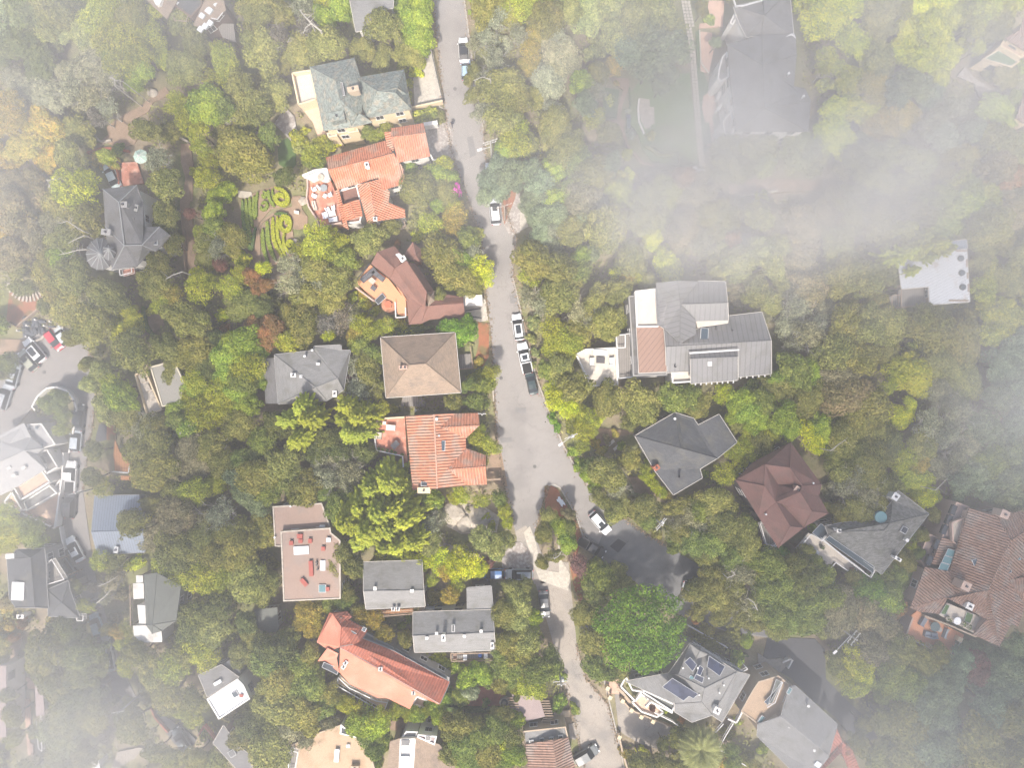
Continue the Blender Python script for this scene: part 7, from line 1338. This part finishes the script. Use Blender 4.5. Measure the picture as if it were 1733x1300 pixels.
# ---------------------------------------------------------------- planting the trees and shrubs
RO = {}
def thin_out(keep_kind, nmax, f0):
    """where crowns of one kind crowd each other keep the larger and let it grow a little"""
    idx = [i for i, p in enumerate(PLANTS) if p[4] == keep_kind]; vis = [i for i in idx if -25 < PLANTS[i][0] < 1758 and -25 < PLANTS[i][1] < 1325]
    f = f0
    while True:
        kept = []
        for i in sorted(vis, key=lambda i: -PLANTS[i][2] - 999 * (PLANTS[i][:2] in KEEP)):
            u, v, r = PLANTS[i][:3]
            if PLANTS[i][:2] in KEEP or all(math.hypot(u - PLANTS[j][0], v - PLANTS[j][1]) > f * (r + PLANTS[j][2]) for j in kept): kept.append(i)
        if len(kept) <= nmax: break
        f += .02
    g = min(1.3, (len(vis) / max(1, len(kept))) ** .38); ks = set(kept); out = []
    for i, p in enumerate(PLANTS):
        if p[4] != keep_kind: out.append(p)
        elif i in ks: RO[p[:2]] = p[2]; out.append((p[0], p[1], p[2] * g, p[3], p[4], p[5]))
    PLANTS[:] = out
thin_out('o', 292, .3); thin_out('e', 270, .3); thin_out('f', 215, .3); thin_out('s', 200, .1); thin_out('t', 120, .2); thin_out('b', 120, .2); thin_out('c', 60, .1)
KN = {'u': 'bushy_tree', 'o': 'oak_tree', 'e': 'evergreen_tree', 'f': 'leafy_tree', 't': 'twiggy_tree', 'b': 'broadleaf_tree', 'c': 'conifer_tree', 's': 'shrub', 'p': 'palm_tree', 'B': 'great_tree'}
KW = {'u': 'bushy tree', 'o': 'oak-like tree', 'e': 'evergreen tree', 'f': 'fine leaved tree', 't': 'twiggy tree', 'b': 'broadleaf tree', 'c': 'conifer', 's': 'shrub', 'p': 'palm', 'B': 'dense round tree'}
KG = {'u': 'bushy trees filling the gaps', 'o': 'oak-like trees of the hillside', 'e': 'dense evergreen trees', 'f': 'yellow-green leafy trees', 't': 'grey twiggy trees', 'b': 'broadleaf trees', 'c': 'conifers', 's': 'garden shrubs', 'p': 'palms', 'B': 'great tree'}
LM = [((776, 90), 'upper street'), ((855, 440), 'middle street'), ((900, 740), 'street bend'), ((945, 860), 'traffic island'), ((1010, 884), 'moving white car'), ((1000, 1200), 'concrete lane'), ((60, 640), 'parking apron'), ((120, 800), 'west road'),
      ((185, 1100), 'lower west road'), ((440, 380), 'hedge garden'), ((320, 370), 'garden path'), ((1130, 200), 'mown lawn'), ((1062, 200), 'winding path'), ((1185, 285), 'white gateway'), ((816, 870), 'pale boulders'), ((968, 742), 'lamp pole'), ((1120, 893), 'transformer pole'),
      ((1452, 1084), 'lamp arm pole'), ((1350, 1120), 'dark driveway'), ((1350, 325), 'brown earth track'), ((50, 520), 'garden steps'), ((236, 264), 'mint umbrella')] 
SHORT = {'large cream house': 'slate roofed house', 'long white villa': 'terracotta villa', 'brown shingled house with an orange': 'orange terrace', 'grey shingle roofed house west': 'western grey roof', 'square house': 'brown hip roof', 'large modern': 'metal roofed house', 'white metal': 'white metal roof', 'small flat greige': 'greige cottage',
         'pale villa': 'white west villa', 'house under a blue': 'blue metal roof', 'orange boarded': 'orange deck', 'dark grey roofed house with white': 'dark fogged house', 'house with striped': 'striped tile house', 'long flat tan': 'red vented flat roof', 'charcoal': 'charcoal roof', 'red-brown house': 'maroon hip roofs', 'grey shingle house with a pale': 'planked balcony house',
         'sprawling': 'clay tile mansion', 'small grey gabled': 'small grey gable', 'longer L': 'L-shaped grey house', 'long coral': 'coral roofed house', 'house with a broad': 'sand flat roof', 'brown roofed cottage': 'sunken terrace cottage', 'pinkish flat': 'pergola', 'cottage with': 'lane cottage', 'grey shingle house carrying': 'solar house', 'long light grey': 'red-ended grey roof',
         'huge grey': 'grey mansion', 'brown shingled house with dark': 'top edge brown house', 'grey roofed house behind': 'top edge grey roof', 'slate grey house': 'turret house', 'yellow': 'yellow house', 'dark grey-green': 'grey-green roof', 'house half': 'white flat roof', 'grey roofed house with orange': 'orange trimmed house', 'narrow pinkish': 'pinkish misty roof', 'purple': 'purple edge roof', 'low shed': 'green roofed shed', 'small white roofed': 'white shed'}
for (p_, l) in HOUSES:
    for k, v in SHORT.items():
        if l.startswith(k) or k in l[:len(k) + 6]: LM.append((p_, v)); break
DIRS = ['east', 'north-east', 'north', 'north-west', 'west', 'south-west', 'south', 'south-east']
def grid_cull():
    out = []
    for p in PLANTS:
        u, v, r = p[:3]
        if u < -40 or u > 1775 or v < -40 or v > 1340: continue
        out.append(p)
    PLANTS[:] = out
grid_cull()
# gaps between the traced crowns get one more crown or shrub each
rn = random.Random(3); nfill = 0
for tries, (r0, r1, need, cov) in ((3000, (26, 36, .7, .82)), (4200, (15, 24, .6, .8))):
    for _ in range(tries):
        u, v = rn.uniform(-10, 1743), rn.uniform(-10, 1310); r = rn.uniform(r0, r1)
        if any(math.hypot(u - p[0], v - p[1]) < cov * p[2] + need * r * .8 for p in PLANTS): continue
        if any(pdist(u, v, P) < r * .8 for P in EXCL): continue
        near = min(PLANTS, key=lambda p: math.hypot(u - p[0], v - p[1])); c_ = near[3] if near[3] not in 'mRGrz' else 'o'
        PLANTS.append((u, v, r, c_, 's' if r < 17.5 else 'u', None)); nfill += 1
print('filled', nfill, 'plants', len(PLANTS), {k: sum(p[4] == k for p in PLANTS) for k in 'oeftbcsupB'})
info = []
for (u, v, r, c_, k, h) in PLANTS:
    (lu, lv), ln = min(LM, key=lambda m: math.hypot(u - m[0][0], v - m[0][1])); d = math.hypot(u - lu, v - lv)
    a = math.atan2(-(v - lv), u - lu); di = DIRS[int(round(a / (math.pi / 4))) % 8]
    big = {'s': (11, 17), 'p': (15, 30)}.get(k, (21, 31)); sz = 'small' if r < big[0] else 'large' if r > big[1] else 'medium'
    info.append([sz, CN[c_], KW[k], di, ln, d])
grp = {}
for i, q in enumerate(info): grp.setdefault(tuple(q[:5]), []).append(i)
ORD = ['nearest', 'second nearest', 'third nearest', 'fourth nearest', 'fifth nearest', 'sixth nearest', 'seventh nearest', 'eighth nearest', 'ninth nearest', 'tenth nearest', 'eleventh nearest', 'twelfth nearest', 'thirteenth nearest', 'fourteenth nearest', 'fifteenth nearest', 'sixteenth nearest']
LAB = {}
for k, ids in grp.items():
    ids.sort(key=lambda i: info[i][5])
    for n, i in enumerate(ids): LAB[i] = '%s %s %s %s of the %s' % k + ('' if len(ids) == 1 else ', ' + ORD[min(n, 15)] + ' such one')
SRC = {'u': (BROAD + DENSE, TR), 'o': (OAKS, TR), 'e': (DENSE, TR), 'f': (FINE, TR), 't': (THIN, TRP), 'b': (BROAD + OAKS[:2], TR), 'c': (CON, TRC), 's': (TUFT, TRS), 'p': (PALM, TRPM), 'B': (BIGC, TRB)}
BASE = {'u': (4.0, 6.0), 'o': (4.0, 6.0), 'e': (4.0, 6.0), 'f': (4.0, 6.2), 't': (4.0, 5.8), 'b': (4.0, 6.0), 'c': (4.0, 6.0), 's': (1.5, .8), 'p': (3.3, 5.0), 'B': (8.0, 9.0)}
rn = random.Random(21)
for i, (u, v, r, c_, k, h) in enumerate(PLANTS):
    cr, tr = SRC[k]; R0, zc = BASE[k]; ro = RO.get((u, v), r); e_ = min(pdist(u, v, P) for P in EXCL); r = max(ro, min(r * (1.06 if k in 'sBp' else 1.25), e_ + .3 * ro)); rm = r * .1 * (CAMH - 7) / CAMH
    sc = rm / R0; hs = sc * rn.uniform(.9, 1.15) if k in 'sB' else (.55 * sc + .45) * rn.uniform(.85, 1.12)
    if h: hs = h / zc
    if k == 'p': hs = sc
    if k == 'c': hs *= 1.25
    if k == 'u': hs *= .62
    z = zc * hs; p = W(u, v, z); root = empty(KN[k], (p.x, p.y, 0), label=LAB[i], cat={'s': 'shrub', 'p': 'palm tree'}.get(k, 'tree'), group=KG[k])
    j = rn.random()
    o = bpy.data.objects.new('crown', cr[rn.randrange(len(cr))]); C.objects.link(o); o.parent = root; o.rotation_euler = (0, 0, rn.uniform(0, 6.28)); asp = rn.uniform(.8, 1.25) if k not in 'pB' else 1; o.scale = (sc * asp, sc / asp, hs)
    f = .98 + .42 * j; g = rn.uniform(-.06, .06); c3 = COL[c_]; o.color = (c3[0] * f * (1 + g), c3[1] * f, c3[2] * f * (1 - 2 * g), 1)
    t_ = bpy.data.objects.new('trunk' if k != 's' else 'stem', tr[rn.randrange(len(tr))]); C.objects.link(t_); t_.parent = root; t_.scale = (sc, sc, hs); t_.rotation_euler = (0, 0, rn.uniform(0, 6.28))
# ---------------------------------------------------------------- undergrowth: uncountable low greenery between the crowns
N_ = 190000; U = NR.rand(N_) * 1860 - 60; V_ = NR.rand(N_) * 1420 - 60; cell = {}
G_ = 12; hard = {}
for gx in range(-6, 152):
    for gy in range(-6, 116):
        u, v = gx * G_ + 6, gy * G_ + 6; hard[(gx, gy)] = min([pdist(u, v, P) for P in EXCL] + [99])
from mathutils import noise as mn
cs, ds, vv = [], [], []
for u, v in zip(U, V_):
    if hard.get((int(u // G_), int(v // G_)), 99) < 9: continue
    n1 = mn.noise(Vector((u * .02, v * .02, 0)))
    if n1 < -.22: continue
    hgt = max(.05, .9 + 2.6 * mn.noise(Vector((u * .045, v * .045, 5)))) * random.random() ** .5
    p = W(u, v, 0); cs.append((p.x, p.y, hgt)); ds.append((0, 0, 1)); vv.append(.5 + .5 * n1 + random.uniform(-.2, .3))
o = bpy.data.objects.new('undergrowth', leaf_mesh('undergrowth', np.array(cs), np.array(ds, dtype=float), .27, np.clip(vv, 0, 1), tilt=.7)); C.objects.link(o); o.color = (.21, .22, .075, 1); tag(o, 'low weedy undergrowth filling the gaps between trees', 'undergrowth', kind='stuff')
cs, ds = [], []
for E_ in ([(733, 0), (742, 100), (752, 180), (765, 260), (790, 330), (812, 395), (820, 470), (830, 560), (836, 640), (838, 700), (843, 760), (853, 820), (868, 880)], [(786, 0), (806, 150), (818, 220), (826, 300), (852, 350), (874, 400), (868, 470), (880, 520), (908, 640), (930, 700), (955, 757), (985, 810), (1030, 855), (1075, 893), (1130, 925)], [(950, 1140), (975, 1235), (990, 1300)], [(976, 1090), (992, 1150), (1030, 1195), (1046, 1260)], [(928, 822), (920, 850), (905, 905)], [(948, 826), (975, 872), (992, 925)], [(150, 590), (166, 640), (160, 700), (150, 760), (140, 830)]):
    for (a, b_), (c, d) in zip(E_[:-1], E_[1:]):
        for _ in range(int(math.hypot(c - a, d - b_) * 2.0)):
            f = random.random(); p = W(a + (c - a) * f + random.gauss(0, 4.5) * random.random(), b_ + (d - b_) * f + random.gauss(0, 3) * random.random(), 0); cs.append((p.x, p.y, ZL[0] * .3 + random.random() * .05)); ds.append((0, 0, 1))
o = bpy.data.objects.new('leaf_litter', leaf_mesh('leaf_litter', np.array(cs), np.array(ds, dtype=float), .16, NR.rand(len(cs)), tilt=.35)); C.objects.link(o); o.color = (.23, .18, .115, 1); tag(o, 'brown leaf litter gathered along the street edges', 'leaf litter', kind='stuff')
# the woods that go on beyond the surveyed hillside: one far-off mass
cs, ds, vv = [], [], []; rn = random.Random(77)
for _ in range(900):
    x, y = rn.uniform(-150, 150), rn.uniform(-125, 125)
    if abs(x) < 93 and abs(y) < 71: continue
    if abs(x + 12) < 9 and y > 60: continue
    r = rn.uniform(3.5, 6.5); h = rn.uniform(4.5, 8); n = 240; d = sphere_dirs(n, -.1); lump = 1 + .18 * np.sin(d[:, 0] * 6 + x) * np.sin(d[:, 1] * 6 + y)
    cs.append(d * (r * lump)[:, None] * np.array([1, 1, .6]) + np.array([x, y, h - r * .3])); ds.append(d); vv.append(np.clip(rn.random() * .5 + .5 * NR.rand(n), 0, 1))
o = bpy.data.objects.new('woods', leaf_mesh('woods', np.concatenate(cs), np.concatenate(ds), .8, np.concatenate(vv))); C.objects.link(o); o.color = (.17, .185, .055, 1); tag(o, 'unbroken woods continuing beyond the houses on every side', 'woods', kind='stuff')
# ---------------------------------------------------------------- haze and drifting fog
def volume_mat(name):
    m = bpy.data.materials.new(name); m.use_nodes = True; nt = m.node_tree; nt.nodes.clear(); out = nt.nodes.new('ShaderNodeOutputMaterial')
    v = nt.nodes.new('ShaderNodeVolumePrincipled'); nt.links.new(v.outputs[0], out.inputs['Volume']); return m, nt, v
def cube(name, x0, x1, y0, y1, z0, z1, m):
    b = MB(); b.box(((x0 + x1) / 2, (y0 + y1) / 2, (z0 + z1) / 2), (x1 - x0, y1 - y0, z1 - z0)); me = bpy.data.meshes.new(name); me.from_pydata(b.v, [], b.f); bm = bmesh.new(); bm.from_mesh(me); bmesh.ops.remove_doubles(bm, verts=bm.verts, dist=1e-4); bmesh.ops.recalc_face_normals(bm, faces=bm.faces); bm.to_mesh(me); bm.free(); me.materials.append(m); o = bpy.data.objects.new(name, me); C.objects.link(o); return o
m, nt, v = volume_mat('haze_air'); v.inputs['Color'].default_value = (.96, .95, .96, 1); v.inputs['Density'].default_value = HAZE; v.inputs['Anisotropy'].default_value = -.15
tag(cube('haze', -3050, 3050, -3050, 3050, -2, CAMH + 6, m), 'thin pale haze', kind='stuff')
m, nt, v = volume_mat('drifting_fog'); N = nt.nodes; L = nt.links; v.inputs['Color'].default_value = (.98, .965, .965, 1); v.inputs['Anisotropy'].default_value = -.05
FZ = 42.0
def mth(op, *a):
    n = N.new('ShaderNodeMath'); n.operation = op
    for i, q in enumerate(a):
        if isinstance(q, (int, float)): n.inputs[i].default_value = q
        else: L.new(q, n.inputs[i])
    return n.outputs[0]
tc = N.new('ShaderNodeTexCoord'); nz = N.new('ShaderNodeTexNoise'); nz.inputs['Scale'].default_value = .045; nz.inputs['Detail'].default_value = 5; nz.inputs['Roughness'].default_value = .6; L.new(tc.outputs['Object'], nz.inputs['Vector'])
wv = N.new('ShaderNodeVectorMath'); wv.operation = 'MULTIPLY_ADD'; L.new(nz.outputs['Color'], wv.inputs[0]); wv.inputs[1].default_value = (26, 26, 0); L.new(tc.outputs['Object'], wv.inputs[2])
tot = None
for (fu, fv, su, sv_, amp, rot) in FOG:
    c = W(fu, fv, FZ); k = .1 * (CAMH - FZ) / CAMH
    mp = N.new('ShaderNodeMapping'); mp.vector_type = 'TEXTURE'; mp.inputs['Location'].default_value = (c.x + 13, c.y + 13, 0); mp.inputs['Rotation'].default_value = (0, 0, R(rot)); mp.inputs['Scale'].default_value = (su * k, sv_ * k, 1e6); L.new(wv.outputs[0], mp.inputs['Vector'])
    dt = N.new('ShaderNodeVectorMath'); dt.operation = 'DOT_PRODUCT'; L.new(mp.outputs[0], dt.inputs[0]); L.new(mp.outputs[0], dt.inputs[1])
    g = mth('MULTIPLY', mth('EXPONENT', mth('MULTIPLY', dt.outputs['Value'], -1.0)), amp); tot = g if tot is None else mth('ADD', tot, g)
sx = N.new('ShaderNodeSeparateXYZ'); L.new(tc.outputs['Object'], sx.inputs[0]); zz = mth('DIVIDE', mth('SUBTRACT', sx.outputs[2], FZ), 12.0)
vp = mth('EXPONENT', mth('MULTIPLY', mth('MULTIPLY', zz, zz), -1.0)); wisp = mth('MAXIMUM', mth('MULTIPLY_ADD', nz.outputs['Fac'], 4.4, -1.3), .05)
L.new(mth('MULTIPLY', mth('MULTIPLY', tot, vp), mth('MULTIPLY', wisp, FOGK / 21.0)), v.inputs['Density'])
m.cycles.volume_step_rate = .9 if hasattr(m.cycles, 'volume_step_rate') else 1
tag(cube('fog_bank', -95, 95, -75, 75, FZ - 22, FZ + 22, m), 'drifting patches of low white fog', kind='stuff')
# a cloud above the drone, sunward of the lower right, that dims that part of the hillside
m, nt, v = volume_mat('cloud_vapour'); N = nt.nodes; L = nt.links; v.inputs['Color'].default_value = (1, 1, 1, 1); CX, CY, CZ = 90 + sdir.x / sdir.z * 165, -34 + sdir.y / sdir.z * 165, 165
tc = N.new('ShaderNodeTexCoord'); mp = N.new('ShaderNodeMapping'); mp.vector_type = 'TEXTURE'; mp.inputs['Location'].default_value = (CX, CY, 0); mp.inputs['Scale'].default_value = (42, 60, 1e6); L.new(tc.outputs['Object'], mp.inputs['Vector'])
dt = N.new('ShaderNodeVectorMath'); dt.operation = 'DOT_PRODUCT'; L.new(mp.outputs[0], dt.inputs[0]); L.new(mp.outputs[0], dt.inputs[1])
L.new(mth('MULTIPLY', mth('EXPONENT', mth('MULTIPLY', dt.outputs['Value'], -1.0)), CLOUDK / 16), v.inputs['Density'])
tag(cube('cloud', CX - 110, CX + 110, CY - 140, CY + 140, CZ - 8, CZ + 8, m), 'low white cloud drifting above the camera south of the houses', kind='stuff')
